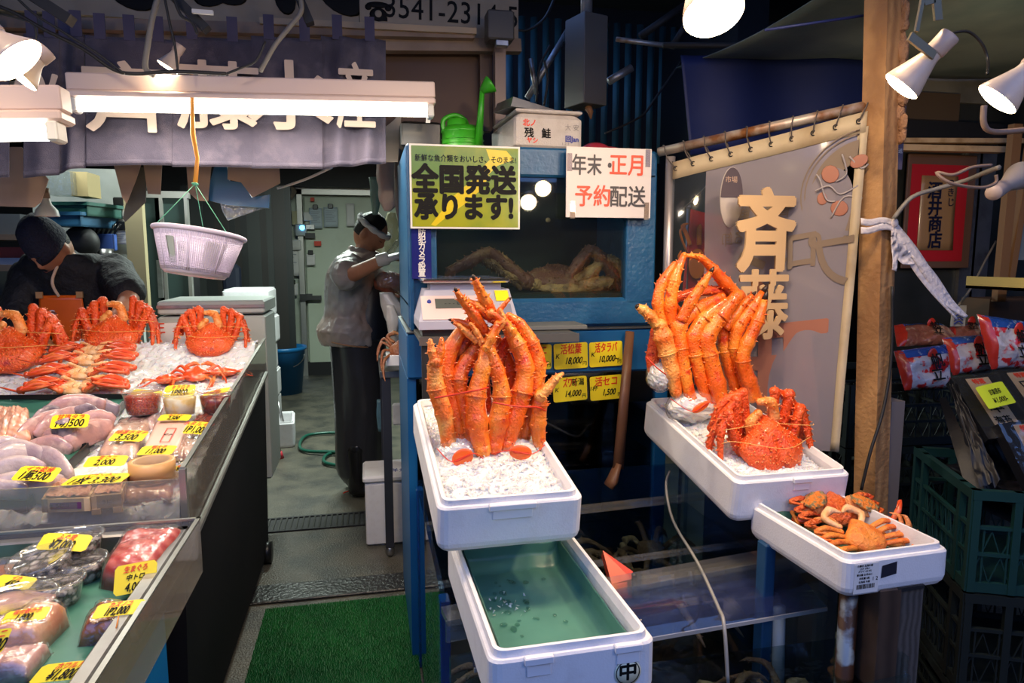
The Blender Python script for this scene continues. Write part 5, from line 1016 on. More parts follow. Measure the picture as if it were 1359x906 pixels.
# ================================================================ indigo shop curtains (noren)
m_noren = mat('indigo_cloth', (.085, .078, .115), .9, var=[((.048, .045, .075), 4, .40, .68), ((.125, .112, .15), 14, .50, .78)], bump=(350, .4))
m_cream = mat('cloth_cream', (.62, .50, .42), .85); m_hem = mat('hem', (.07, .065, .12), .9)
NY = 2.70
def noren(label, panels, ztop, group=None, loops=True):
    """panels: (x0 px, x1 px, bottom px left, bottom px right, fold amplitude, folds)"""
    t = thing('noren_curtain', label, 'curtain', aY(panels[0][0], 120, NY), (0, 0, 0), group); o = t.location
    for (x0, x1, yb0, yb1, amp, nf) in panels:
        b0, b1 = aY(x0, yb0, NY), aY(x1, yb1, NY); tz = aY((x0+x1)/2, ztop, NY).z; tx0, tx1 = aY(x0, ztop, NY).x, aY(x1, ztop, NY).x
        def f(u, v, sc=1.0, dy=0):
            p = V((tx0+(tx1-tx0)*u, NY, tz)).lerp(b0.lerp(b1, u), v)
            p.y += amp*(.4+.6*v)*math.sin(u*nf*2*PI+1.3*v)+.006*noise.noise(V((p.x*9, p.z*7, 0)))+dy; return p-o
        MB().sheet(f, 60, 24, .0015).build('cloth_panel', m_noren, t)
        MB().sheet(lambda u, v: f(u, .955+.035*v, dy=-.002), 60, 2, .0008).build('hem', m_noren, t)
        if loops:
            n = max(2, int((x1-x0)/38))
            for i in range(n):
                u = (i+.5)/n; p = f(u, 0); MB().bx(p.x-.018, p.x+.018, p.y-.003, p.y+.001, p.z-.01, p.z+.075).build('loop', m_hem, t)
    return t
n1 = noren('long indigo shop curtain with cream brush characters behind the tube light', [(113, 230, 220, 219, .010, 1), (228, 335, 221, 222, .006, 1), (333, 428, 223, 224, .006, 1), (426, 512, 224, 216, .022, 2.2)], 50)
def noren_char(s, px, py, size, root, sx=1.05, Y=None):
    p = aY(px, py, NY-.030)-root.location; txt(s, size, m_cream, root, Matrix.Translation(p) @ FR, bold=.0035, sx=sx, name='character', ext=.0)
noren_char('斉', 168, 136, .25, n1, 1.2); noren_char('藤', 291, 134, .25, n1, 1.2); noren_char('水', 385, 134, .26, n1, 1.2); noren_char('産', 473, 134, .25, n1, .6)
n2 = noren('short faded indigo curtain panels at the upper left corner', [(-60, 11, 238, 235, .008, 1), (30, 78, 236, 232, .006, 1), (75, 112, 230, 222, .018, 1)], 45)
noren_char('鮮', 50, 142, .20, n2, .8)
# paper panels hanging behind the curtain bottoms
m_paste = mat('paste_board', (.48, .33, .24), .8, var=((.38, .25, .18), 4, .4, .7)); m_gcloth = mat('grey_cloth', (.10, .095, .08), .8)
def flat(name, pts, Y, t, m, label, cat, Yb=None):
    P = [aY(x, y, Y) for x, y in pts]; o = sum(P, V())/len(P); n = len(P)
    th = thing(name, label, cat, o); mb = MB(); mb.add([p-o for p in P]+[p-o+V((0, t, 0)) for p in P], [tuple(range(n)), tuple(range(2*n-1, n-1, -1))]+[(i, (i+1) % n, (i+1) % n+n, i+n) for i in range(n)]); mb.build('sheet', m, th); return th
flat('hanging_board', [(-20, 195), (28, 195), (64, 238), (54, 268), (45, 275), (-20, 273)], 2.95, .006, m_paste, 'tan board hanging at the left edge above the clerk', 'board')
flat('hanging_board', [(150, 215), (188, 215), (180, 240), (168, 270), (162, 262)], 2.95, .004, m_paste, 'narrow tan board hanging left of the grey cloth', 'board')
flat('hanging_board', [(190, 215), (215, 215), (213, 258), (196, 257)], 2.97, .004, m_paste, 'tan strip hanging right of the grey cloth', 'board')
flat('hanging_board', [(247, 215), (281, 215), (276, 267), (262, 266), (250, 255)], 2.96, .004, m_paste, 'tan strip hanging behind the orange band', 'board')
flat('hanging_board', [(302, 215), (370, 215), (372, 243), (335, 262), (320, 242), (302, 238)], 2.95, .004, m_paste, 'tan board hanging right of the blue plastic bag', 'board')
flat('hanging_cloth', [(172, 222), (195, 222), (193, 268), (166, 294), (163, 290), (170, 255)], 3.0, .008, m_gcloth, 'dark grey cloth hanging above the white wall', 'cloth')
flat('blue_bag', [(284, 222), (300, 215), (304, 240), (322, 242), (334, 262), (358, 258), (357, 276), (300, 272), (278, 266), (276, 250)], 3.0, .03, mat('bag_blue', (.02, .13, .30), .35, coat=.4), 'blue plastic bag hanging under the curtain', 'bag')
flat('clear_bag', [(292, 270), (356, 274), (302, 292), (296, 282)], 3.02, .02, m_film, 'clear plastic bag tip hanging below the blue bag', 'bag')
tag(MB().beam(aY(-60, 214, 2.97), aY(395, 212, 2.97), .03, .03).build('hanger_rail', m_dark), 'dark rail behind the curtain that the tan boards hang from', 'rail')
tag(MB().beam(aY(470, 156, 3.3), aY(545, 152, 3.3), .02, .02).build('hook_rail', m_dark), 'short dark rail the plastic bags hang from', 'rail')
# ---- hanging basket
bk = thing('plastic_basket', 'pale lilac plastic mesh basket hanging on green strings', 'basket', aY(262, 338, 2.35)); m_bk = mat('basket_lilac', (.62, .56, .72), .4)
bk.rotation_euler = (R(-6), R(8), 0)
rb_, rt_, hb = .098, .134, .135
MB().tube([(rt_*math.cos(2*PI*i/40), rt_*math.sin(2*PI*i/40), hb/2) for i in range(41)], .0075, 8).build('rim', m_bk, bk)
MB().lathe([(0, -hb/2), (rb_*.9, -hb/2), (rb_, -hb/2+.012), (rb_+.002, -hb/2+.02)], 40).lathe([(rt_-.007, hb/2-.022), (rt_-.001, hb/2)], 40).build('base', m_bk, bk)
mb = MB()
for i in range(120):
    a = 2*PI*i/120; w_ = .0034 if i % 15 == 0 else .0014
    mb.tube([((rb_)*math.cos(a), rb_*math.sin(a), -hb/2+.01), ((rt_-.004)*math.cos(a), (rt_-.004)*math.sin(a), hb/2-.01)], w_, 4)
for k in range(24):
    z = -hb/2+.020+k*.0043; r = rb_+(rt_-rb_)*(z+hb/2)/hb-.001; mb.tube([(r*math.cos(2*PI*i/36), r*math.sin(2*PI*i/36), z) for i in range(37)], .0009, 4)
tag(mb.build('mesh_wall', m_bk, bk, fix=False), kind='stuff')
MB().lathe([(rb_+.005, -hb/2+.03), (rt_-.002, hb/2-.03)], 6, M=Matrix.Rotation(R(238), 4, 'Z'), arc=.04).build('label_strip', mat('label_grey', (.35, .40, .38), .5), bk)
MB().lathe([(rb_-.006, -hb/2+.025), (rt_-.012, hb/2-.03)], 10, M=Matrix.Rotation(R(292), 4, 'Z'), arc=.10).build('paper_slip', m_paper, bk)
kn = aY(259, 244, 2.35)-bk.location; RM = bk.rotation_euler.to_matrix().inverted(); kn = RM @ kn
for a in (212, 318, 95): MB().tube([kn, (rt_*math.cos(R(a)), rt_*math.sin(R(a)), hb/2)], .0013, 5).build('string', mat('string_green', (.10, .42, .25), .6), bk)
MB().ball(kn, (.011, .006, .005)).build('knot', MATS['string_green'], bk)
ob = thing('orange_band', 'stretched orange rubber band holding up the basket', 'band', aY(259, 244, 2.35))
MB().tube([(0, 0, 0), aY(262, 210, 2.38)-ob.location, aY(256, 178, 2.42)-ob.location, aY(255, 140, 2.46)-ob.location, aY(254, 95, 2.6)-ob.location], [.007, .006, .0075, .006, .005], 8, flat=.4).build('band', mat('band_amber', (.80, .33, .04), .45), ob)
# ---- cables upper left
for pts, Y, r, lb in ((((-10, 5), (25, 20), (60, 40), (110, 65), (150, 92), (180, 98), (230, 95), (300, 98)), 2.35, .006, 'thick brown cable running over the tube light'), (((15, -10), (45, 18), (80, 40), (128, 70), (165, 98)), 2.30, .004, 'second cable beside the thick brown one'),
        (((210, -5), (202, 25), (196, 60), (193, 90), (205, 100)), 2.4, .009, 'grey flex hanging left of the small bulb'), (((218, -5), (225, 30), (232, 60), (236, 95)), 2.4, .004, 'thin black cable hanging to the small bulb'), (((230, -5), (240, 20), (255, 30), (262, 45)), 2.4, .005, 'short black cable at the top of the curtain'),
        (((398, -5), (400, 15), (385, 35), (365, 60), (345, 95)), 2.45, .008, 'taped grey cable dropping to the long tube light'), (((300, 98), (320, 90), (340, 80), (352, 55)), 2.42, .004, 'thin cable rising right from the tube light'), (((0, 18), (40, 30), (48, 45), (45, 60)), 2.3, .003, 'thin drooping wire at the far upper left')):
    cable('cable', [aY(x, y, Y) for x, y in pts], r, m_cableg if 'grey' in lb else m_cable, lb)
def strut(a, b, Y, w_, lb): tag(MB().beam(aY(*a, Y), aY(*b, Y), w_, w_*.6).build('strut', m_dark), lb, 'strut')
strut((20, -20), (95, 28), 2.38, .05, 'dark sloping strut with tape at the upper left'); strut((215, -20), (275, 40), 2.45, .045, 'dark sloping strut over the curtain middle'); strut((392, -15), (412, 32), 2.5, .045, 'dark strut end hanging by the cream conduit')
tag(MB().beam(aY(255, 15, 2.40), aY(283, 17, 2.4), .012, .012).build('white_tie', m_white), 'white cloth tie on the dark strut', 'tie')
# ================================================================ left back: wall, shelves, cabinet
def slab(name, x0, y0, x1, y1, Y, t, m, label=None, cat=None, bv=0, kind=None):
    a, b = aY(x0, y1, Y), aY(x1, y0, Y); o = MB().bx(a.x, b.x, Y, Y+t, a.z, b.z, bv=bv).build(name, m); return tag(o, label, cat, kind=kind)
slab('trim_2', 60, 225, 176, 470, 4.9, .05, mat('white_wall', (.46, .50, .47), .5, var=((.30, .33, .31), 3, .5, .8)), kind='structure')
slab('wooden_jamb', 175, 255, 187, 430, 4.75, .06, mat('jamb', (.42, .35, .20), .6), 'pale wooden door jamb behind the clerk', 'jamb')
cb = thing('glass_cabinet', 'dim glass fronted sliding cabinet behind the hanging basket', 'cabinet', aY(225, 430, 5.6)); MB().bx(aY(186, 400, 5.6).x-cb.location.x, aY(250, 400, 5.6).x-cb.location.x, .02, .4, -cb.location.z+.002, .75).build('body', m_dark, cb)
for x0, x1 in ((188, 214), (218, 248)): a, b = aY(x0, 470, 5.6)-cb.location, aY(x1, 262, 5.6)-cb.location; MB().bx(a.x, b.x, 0, .02, a.z, b.z).build('glass_door', mat('cabinet_glass', (.05, .085, .08), .15, coat=.5), cb)
a, b = aY(186, 262, 5.58)-cb.location, aY(250, 254, 5.58)-cb.location; mb = MB().bx(a.x, b.x, -.02, .03, a.z, b.z)
for x in (186, 215, 248): p = aY(x, 300, 5.58)-cb.location; mb.bx(p.x-.012, p.x+.012, -.02, .03, (aY(x, 470, 5.58)-cb.location).z, a.z)
mb.build('frame', m_alu, cb)
a, b = aY(211, 395, 5.55)-cb.location, aY(214, 345, 5.55)-cb.location; MB().bx(a.x, b.x, -.06, -.03, a.z, b.z).build('handle', m_steel, cb)
# dark slatted recess between cabinet and cold room
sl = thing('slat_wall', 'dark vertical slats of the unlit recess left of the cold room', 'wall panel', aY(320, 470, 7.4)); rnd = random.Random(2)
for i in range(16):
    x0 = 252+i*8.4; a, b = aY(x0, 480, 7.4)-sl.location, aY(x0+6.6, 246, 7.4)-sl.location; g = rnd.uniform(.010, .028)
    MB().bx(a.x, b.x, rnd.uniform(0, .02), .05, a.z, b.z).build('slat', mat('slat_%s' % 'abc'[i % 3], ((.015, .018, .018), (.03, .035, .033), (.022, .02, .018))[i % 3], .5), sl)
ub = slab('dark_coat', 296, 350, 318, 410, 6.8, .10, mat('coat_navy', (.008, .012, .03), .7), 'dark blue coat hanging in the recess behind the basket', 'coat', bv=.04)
# papers, boxes and shelf behind the clerk
def note(x0, y0, x1, y1, Y, label, m=None, magnet=True, name='paper_note', cat='note', lines=4):
    a, b = aY(x0, y1, Y), aY(x1, y0, Y); t = thing(name, label, cat, (a+b)/2); w_, h = (b.x-a.x), (b.z-a.z)
    MB().sheet(lambda u, v: ((u-.5)*w_, .004*math.sin(u*3+v*4), (v-.5)*h), 6, 6, .001).build('paper', m or m_paper, t)
    if lines:
        mb = MB()
        for k in range(lines): mb.bx(-w_*.36, w_*(.36-.12*(k % 3)), -.0075, -.006, h*(.3-.6*k/lines), h*(.3-.6*k/lines)+h*.02)
        mb.build('handwriting', mat('pen_grey', (.25, .27, .33), .6), t)
    if magnet: MB().bx(-.03, .03, -.02, -.004, h*.43, h*.43+.055, bv=.006).build('magnet_clip', m_black, t)
    return t
note(152, 272, 166, 295, 4.86, 'slanting paper note pinned above the stack of notes'); note(152, 304, 172, 324, 4.85, 'small stack of white notes under a black clip')
pc = thing('pen_box', 'blue plastic box full of pens on the white wall', 'box', aY(132, 322, 4.8)); a = .095
MB().bx(-a, a, -.05, .03, -.05, .055, bv=.006).build('box', mat('pen_blue', (.06, .13, .45), .4), pc)
for i in range(7): MB().cyl((-.07+.025*i, -.01, .04), (-.05+.03*i, .0, .12), .007, n=8).build('pen', m_black, pc)
MB().lathe([(.05, 0), (.058, .07), (.0, .07)], 20).build('tin', m_steel, thing('pen_tin', 'dark tin below the blue pen box', 'tin', aY(138, 345, 4.7)))
slab('cardboard_box', 95, 228, 115, 260, 4.5, .2, mat('carton', (.36, .28, .13), .7), 'yellowish cardboard box high behind the clerk', 'box'); slab('plastic_wrap', 62, 228, 96, 258, 4.45, .15, pane('wrap', (.8, .83, .82), haze=.3, hazecol=(.30, .33, .33), bump=(25, 2)), 'crumpled clear plastic wrap beside the cardboard box', 'plastic')
def crate(name, x0, y0, x1, y1, Y, d, m, label, rz=0):
    a, b = aY(x0, y1, Y), aY(x1, y0, Y); t = thing(name, label, 'crate', ((a.x+b.x)/2, Y, a.z), (0, 0, rz)); w_, h = b.x-a.x, b.z-a.z; mb = MB()
    mb.bx(-w_/2, w_/2, 0, .012, 0, h).bx(-w_/2, w_/2, d-.012, d, 0, h).bx(-w_/2, -w_/2+.012, 0, d, 0, h).bx(w_/2-.012, w_/2, 0, d, 0, h).bx(-w_/2, w_/2, 0, d, 0, .01); mb.build('body', m, t)
    MB().bx(-w_/2-.008, w_/2+.008, -.008, .0, h-.02, h).bx(-w_/2-.008, w_/2+.008, d, d+.008, h-.02, h).bx(-w_/2-.01, -w_/2, 0, d, h-.02, h).bx(w_/2, w_/2+.01, 0, d, h-.02, h).build('rim', m, t); return t
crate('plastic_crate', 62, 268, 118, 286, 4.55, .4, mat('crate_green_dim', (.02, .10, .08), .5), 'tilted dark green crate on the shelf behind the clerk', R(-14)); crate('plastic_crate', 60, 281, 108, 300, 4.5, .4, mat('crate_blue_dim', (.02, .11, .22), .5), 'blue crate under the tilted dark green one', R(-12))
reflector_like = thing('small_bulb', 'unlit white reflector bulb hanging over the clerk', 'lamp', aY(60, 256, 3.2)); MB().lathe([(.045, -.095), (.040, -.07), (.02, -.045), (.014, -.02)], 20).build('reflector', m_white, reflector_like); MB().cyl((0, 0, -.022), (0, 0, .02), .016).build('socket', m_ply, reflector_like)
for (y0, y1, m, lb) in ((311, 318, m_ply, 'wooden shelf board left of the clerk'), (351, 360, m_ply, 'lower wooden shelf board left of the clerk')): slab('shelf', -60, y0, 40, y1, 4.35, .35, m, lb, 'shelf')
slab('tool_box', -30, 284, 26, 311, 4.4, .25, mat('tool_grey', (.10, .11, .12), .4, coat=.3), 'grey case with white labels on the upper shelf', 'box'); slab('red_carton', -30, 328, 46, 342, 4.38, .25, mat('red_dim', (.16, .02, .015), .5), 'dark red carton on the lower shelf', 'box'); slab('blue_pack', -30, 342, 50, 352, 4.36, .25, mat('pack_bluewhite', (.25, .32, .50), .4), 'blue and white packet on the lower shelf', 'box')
slab('dark_backing', -60, 355, 60, 480, 4.9, .05, mat('back_grey', (.05, .055, .05), .6), kind='structure').name = 'trim_3'
tag(MB().ball(aY(108, 322, 4.6), (.10, .08, .10), nu=20, nv=14).build('black_bag', m_dark), 'round black bag hanging behind the clerk', 'bag')
# long white box + lid behind the ice, stacked foam boxes, bucket
lg = thing('long_white_box', 'long white insulated box with lid behind the small king crab', 'box', aY(280, 440, 3.5)); a, b = aY(210, 448, 3.5)-lg.location, aY(352, 418, 3.5)-lg.location
MB().bx(a.x, b.x, 0, .35, -.75, b.z, bv=.01).build('body', mat('box_white', (.50, .54, .50), .5), lg)
c3, d3 = aY(209, 418, 3.48)-lg.location, aY(351, 398, 3.48)-lg.location; MB().bx(c3.x, d3.x, -.02, .38, c3.z, d3.z, bv=.008).build('lid', MATS['box_white'], lg); MB().bx(c3.x, d3.x, -.03, -.02, c3.z+.03, c3.z+.045).build('lid_groove', m_steel, lg)
fb = thing('white_carton', 'white carton with red brush writing behind the ice', 'box', aY(222, 436, 3.42)); a, b = aY(203, 445, 3.42)-fb.location, aY(250, 428, 3.42)-fb.location; MB().bx(a.x, b.x, 0, .04, -fb.location.z+.002, b.z).build('side', m_paper, fb); txt('正', .055, m_red, fb, Matrix.Translation(((a.x-0)*.55, -.002, -.0)) @ FR, bold=.001)
for i in range(5):
    t = foam_box('stacked white foam box by the blue bucket, %s' % ('lowest', 'second from the floor', 'third from the floor', 'fourth from the floor', 'topmost')[i], .36, .5, .235, (-.98+.012*(i % 2), 6.15, .001+.236*i), (0, 0, R(2*(i % 3)-2)), 'foam boxes stacked at the back left')
t = foam_box('white foam box on the floor between the counter and the stack', .3, .4, .2, (-.74, 5.5, .001), (0, 0, R(5)))
bu = thing('blue_bucket', 'blue plastic bucket with a wire handle near the cold room door', 'bucket', (-.90, 7.55, 0))
MB().lathe([(0, .004), (.175, .004), (.18, 0), (.225, .46), (.245, .47), (.245, .50), (.225, .50), (.17, .02), (0, .02)], 36).build('shell', mat('bucket_blue', (.01, .16, .42), .35), bu); MB().tube([(.235*math.cos(a), .235*math.sin(a)*.25-.22, .44-.16*math.sin(a)) for a in [PI*i/16 for i in range(17)]], .005, 6).build('handle', m_steel, bu)
# items on the cold room wall
slab('control_box', 382, 318, 399, 332, 8.55, .06, m_white, 'white thermostat box at the left of the cold wall', 'box', .01); slab('control_box', 392, 297, 407, 313, 8.55, .06, mat('box_greyish', (.42, .45, .42), .5), 'grey control box with a small blue light', 'box', .01)
tag(MB().ball(aY(401, 302, 8.54), (.03, .01, .03)).build('blue_light', mat('blue_led', (.1, .4, 1), .4, em=((.1, .45, 1), 6))), 'small glowing blue indicator light', 'light')
slab('control_box', 403, 281, 416, 293, 8.55, .06, m_white, 'small white box under the round alarm', 'box', .01); slab('clip_board', 388, 280, 395, 298, 8.6, .02, mat('tag_yellowish', (.55, .52, .30), .6), 'yellowish tag hanging on the cold wall', 'note'); slab('metal_bracket', 404, 297, 418, 305, 8.55, .05, m_steel, 'small metal bracket on the cold wall', 'bracket', .01)
al = thing('alarm_bell', 'brown hexagonal alarm bell plate high on the cold wall', 'alarm', aY(381, 254, 8.5)); MB().lathe([(0, .03), (.10, .03), (.11, 0)], 6, M=FR).build('plate', mat('bell_brown', (.20, .16, .12), .6), al); MB().lathe([(0, .05), (.05, .045), (.06, .02)], 20, M=FR).build('dome', m_steel, al); MB().bx(-.012, .012, -.02, .02, -.85, -.1).build('conduit', m_steel, al)
note(370, 331, 397, 366, 8.6, 'large white handwritten sheet on the cold wall', lines=6); note(383, 376, 395, 392, 8.6, 'small white card low on the cold wall', lines=2); note(411, 276, 427, 303, 8.55, 'left clipboard sheet with a blue table on the door', mat('paper_bluish', (.50, .58, .62), .6), lines=7); note(430, 275, 448, 301, 8.55, 'right clipboard sheet with a blue table on the door', MATS['paper_bluish'], lines=7); note(460, 270, 470, 300, 8.55, 'white sheet on the door behind the fishmonger', lines=0, magnet=False); note(407, 337, 418, 352, 8.55, 'small white memo low on the door', lines=1)
slab('red_magnet', 412, 262, 417, 267, 8.55, .03, m_red, 'small red magnet at the top of the door', 'magnet'); slab('red_magnet', 417, 320, 426, 326, 8.55, .04, m_red, 'flat red clip on the door beside the jacket', 'magnet'); slab('black_clips', 405, 309, 418, 316, 8.55, .03, m_black, 'row of black clips on the door', 'clip'); slab('yellow_sticker', 363, 371, 376, 376, 8.6, .02, mat('sticker_tan', (.42, .33, .12), .6), 'tan sticker low on the cold wall', 'sticker')
cable('white_rope', [aY(368, 250, 3.1), aY(382, 246, 3.1), aY(410, 236, 3.0), aY(440, 222, 2.9)], .006, m_white, 'white cord slanting up from the tan board')
slab('wall_upper_back', 348, 200, 560, 246, 8.4, .1, m_dark, kind='structure').name = 'trim_4'
# green hose on the floor
cable('green_hose', [aZ(507, 640, .02), aZ(475, 622, .02), aZ(432, 614, .02), aZ(437, 602, .02), aZ(470, 600, .02), aZ(490, 606, .02), aZ(450, 600, .03), aZ(405, 598, .02), aZ(398, 588, .02), aZ(410, 577, .02), aZ(450, 574, .02), aZ(485, 580, .02), aY(494, 560, 4.35), aY(492, 500, 4.4), aY(505, 476, 4.4), aY(520, 472, 4.3)], .013, mat('hose_green', (.01, .09, .06), .3), 'dark green garden hose coiled on the floor behind the fishmonger', k=6)
for i, (x, y) in enumerate(((372, 608), (380, 582))): 
    t = thing('folding_foot', 'grey metal stand foot with a red rubber end, %s' % ('nearer one', 'farther one')[i], 'foot', aZ(x, y, 0)); MB().tube([(0, 0, .03), aY(x-12, y-50, aZ(x, y, 0).y)-t.location], .014, 8).build('tube', m_steel, t); MB().cyl((0, 0, 0), (-.008, 0, .05), .028, .022).build('rubber_end', mat('red_rubber', (.50, .03, .05), .5), t)
# ================================================================ steel table beside the tanks, bags
st = thing('steel_table', 'small stainless steel table behind the blue tank corner', 'table', (.16, 3.35, 0)); p = aY(516, 492, 3.2); tz = p.z; x0 = aY(504, 500, 3.2).x
MB().bx(x0-.16, .42, -.15, .55, tz-.035, tz, bv=.004).build('tabletop', m_steel, st)
for lx, ly in ((x0-.13, -.12), (x0-.13, .5), (.38, .5)):
    MB().bx(lx-.02, lx+.02, ly-.02, ly+.02, .05, tz-.035).build('leg', mat('steel_leg', (.10, .10, .12), .4, .8), st); MB().ball((lx, ly, .03), (.024, .024, .03), nu=14, nv=10).build('foot', m_steel, st)
fbx = thing('foam_block', 'white foam block with a brown crab on the steel table', 'block', aY(536, 484, 3.15)); MB().bx(-.08, .08, -.03, .1, -.0, .05, bv=.003).build('block', m_foam, fbx)
o = crab_small('cooked brown crab resting on the white foam block', fbx.location+V((-.01, .03, .055)), (R(40), 0, 0), 1.3, 91, mat('brown_crab', (.28, .09, .035), .4, var=((.5, .25, .1), 18, .5, .7), bump=(100, .6)), spread=.55)
def bag(label, pts, Y, m, seed=0, dep=.08):
    """plastic bag: lumpy closed volume through centre points (x, y, half width px)"""
    o = aY(pts[0][0], pts[0][1], Y); t = thing('plastic_bag', label, 'bag', o); rings = []; n = 22; P = []
    for i in range(len(pts)-1):
        for j in range(5): k = j/5; P.append([pts[i][q]*(1-k)+pts[i+1][q]*k for q in range(3)])
    P.append(list(pts[-1]))
    for x, y, hw in P:
        c = aY(x, y, Y)-o; r = hw*Y/906
        rings.append([c+V((r*math.cos(2*PI*j/n), min(dep, r*.8)*math.sin(2*PI*j/n), 0))*(1+.16*noise.noise(V((math.cos(2*PI*j/n)*2.2, math.sin(2*PI*j/n)*2.2+seed, y/16)))) for j in range(n)])
    MB().loft(rings, cap=True, sm=True).build('film', m, t); return t
m_bagw = pane('bag_white', (.9, .9, .9), haze=.75, hazecol=(.62, .60, .58), rough=.3, bump=(18, .8)); m_bagc = pane('bag_clear', (.90, .92, .92), haze=.16, hazecol=(.6, .62, .62), rough=.1, bump=(26, 1.2))
bag('roll of pinkish white bags hanging beside the blue tank', [(513, 160, 8), (514, 200, 13), (516, 240, 15), (518, 268, 14), (514, 280, 4)], 3.3, mat('bag_pinkish', (.50, .40, .36), .5, bump=(12, .5)), 1); bag('greenish bag hanging behind the white bags', [(495, 235, 5), (499, 262, 7), (498, 285, 3)], 3.6, mat('bag_greenish', (.22, .36, .30), .4, bump=(20, .6)), 2); bag('dark grey bag hanging next to the tank side', [(527, 150, 5), (530, 210, 7), (530, 270, 6), (532, 300, 3)], 3.1, mat('bag_grey', (.13, .12, .11), .5, bump=(20, .6)), 3)
bag('clear bag with cream contents under the hanging bags', [(520, 282, 5), (518, 300, 10), (513, 325, 15), (508, 342, 10)], 4.7, pane('bag_cream', (.9, .9, .8), haze=.45, hazecol=(.45, .42, .30), bump=(22, 1)), 4)
bag('clear bag the fishmonger is filling with red crab', [(530, 318, 4), (528, 335, 16), (520, 360, 24), (522, 380, 20), (535, 388, 6)], 3.95, m_bagc, 5, .10)
MB().ball((0, 0, 0), (.085, .05, .06), nu=18, nv=12, fn=lambda d: 1+.3*noise.noise(d*3)).build('red_crab', mat('bagged_crab', (.30, .07, .035), .4, bump=(40, 1)), thing('bagged_crab', 'dark red crab meat in the bag he is holding', 'food', aY(516, 375, 3.97)))
bag('white crumpled bag hanging below his hands', [(512, 388, 8), (520, 405, 14), (527, 430, 13), (530, 460, 9), (530, 478, 6)], 3.5, m_bagw, 6); bag('small folded white bag end in front of the apron', [(518, 405, 5), (522, 425, 9), (521, 446, 5)], 3.4, m_bagw, 7)
tf = foam_box('white foam box with a lid under the steel table', .28, .36, .28, (.17, 3.62, .001), (0, 0, R(5))); bp2 = aY(512, 614, 3.4)
fl = thing('floor_box', 'white lidded box behind the front table leg', 'box', (.10, 3.48, 0)); MB().bx(-.14, .14, -.12, .14, 0, .33, bv=.012).build('body', m_foam, fl); MB().bx(-.15, .15, -.13, .15, .33, .365, bv=.01).build('lid', m_foam, fl); txt('鮮魚', .06, m_blueink, fl, Matrix.Translation((.03, -.05, .3655)))
bag('blue grey bag on the floor behind the table legs', [(504, 530, 4), (507, 550, 8), (506, 572, 4)], 3.9, mat('bag_bluegrey', (.10, .20, .25), .4, bump=(22, .8)), 9); slab('cleaver', 521, 535, 541, 565, 3.7, .03, m_white, 'white plastic block hanging under the steel table', 'block', .01)
# ================================================================ things on the upper tank
ZT = 1.826
wc = thing('watering_can', 'bright green plastic watering can on the blue tank', 'can', aY(614, 196, 2.75)); wc.location.z = ZT
m_wc = mat('can_green', (.04, .36, .015), .35, bump=(8, .2)); sc_ = 2.75/906
MB().lathe([(0, 0), (.072, 0), (.078, .006), (.082, .05), (.080, .10), (.085, .104), (.085, .110), (.074, .118), (.066, .128), (.0, .132)], 32).build('body', m_wc, wc)
for k in range(4): MB().tube([(.0835*math.cos(2*PI*i/32), .0835*math.sin(2*PI*i/32), .022+.018*k) for i in range(33)], .002, 5).build('rib', m_wc, wc)
MB().lathe([(.042, .125), (.040, .150), (.030, .158)], 20, M=Matrix.Translation((-.02, 0, 0))).build('filler_neck', m_wc, wc)
MB().tube(smooth_path([(-.07, 0, .10), (-.075, 0, .15), (-.03, 0, .172), (.01, 0, .155), (.02, 0, .12)], 5), .0095, 8).build('handle', m_wc, wc)
s0 = V((.052, -.06, .035)); s1 = aY(640, 120, 2.62)-wc.location
MB().tube([s0, s0.lerp(s1, .5), s1], [.017, .013, .009], 14).build('spout', m_wc, wc); MB().cyl(s0+V((-.004, 0, -.012)), s0+V((.002, 0, .014)), .022, .020).build('spout_collar', m_white, wc)
d = V((.75, -.1, .55)).normalized(); MB().tube([s1-d*.005, s1+d*.035, s1+d*.042], [.011, .032, .033], 20, flat=1).build('rose', m_wc, wc)
ub2 = thing('foam_box', 'old styrofoam box with faded red and black writing on the blue tank', 'foam box', (0, 0, 0), (0, 0, R(3))); a, b = aY(683, 197, 2.45), aY(775, 152, 2.45); ub2.location = ((a.x+b.x)/2, 2.45, ZT); w_ = b.x-a.x; h_ = b.z-ZT
MB().box((0, .19, h_/2), (w_, .38, h_), bv=.02).build('body', mat('foam_old', (.58, .53, .50), .7, var=((.42, .36, .32), 9, .5, .75), bump=(200, .4)), ub2)
MB().box((-.0, .18, h_+.006), (w_*.98, .36, .012), bv=.004).build('lid', MATS['foam_old'], ub2)
FT = lambda x, z: Matrix.Translation((x, -.002, z)) @ FR
txt('残 鮭', .036, m_ink, ub2, FT(-.045, .060), bold=.001, space=1.5); txt('北ノ', .026, m_red, ub2, FT(-.075, .095), bold=.001); txt('ヤシ', .022, m_red, ub2, FT(-.065, .035), bold=.0008); txt('大 安', .024, mat('ink_faded', (.28, .26, .26), .6), ub2, FT(.085, .085)); txt('回Jan', .024, m_blueink, ub2, FT(.085, .045), bold=.001); txt('1 2 3', .014, MATS['ink_faded'], ub2, FT(.06, .028))
MB().bx(-.04, .03, -.003, .002, .004, .010).build('tape_strip', m_cableg, ub2)
tb = thing('metal_tray', 'grey perforated tray lying upturned on the styrofoam box', 'tray', (ub2.location.x-.03, 2.52, ZT+h_+.014), (R(4), R(4), R(8))); MB().add([(-.12, -.05, 0), (.10, -.05, 0), (.10, .15, .0), (-.12, .15, 0), (-.11, -.04, .035), (.095, -.045, .006), (.095, .14, .006), (-.11, .14, .035)], [(0, 1, 5, 4), (1, 2, 6, 5), (2, 3, 7, 6), (3, 0, 4, 7), (4, 5, 6, 7), (3, 2, 1, 0)]).build('body', m_steel, tb)
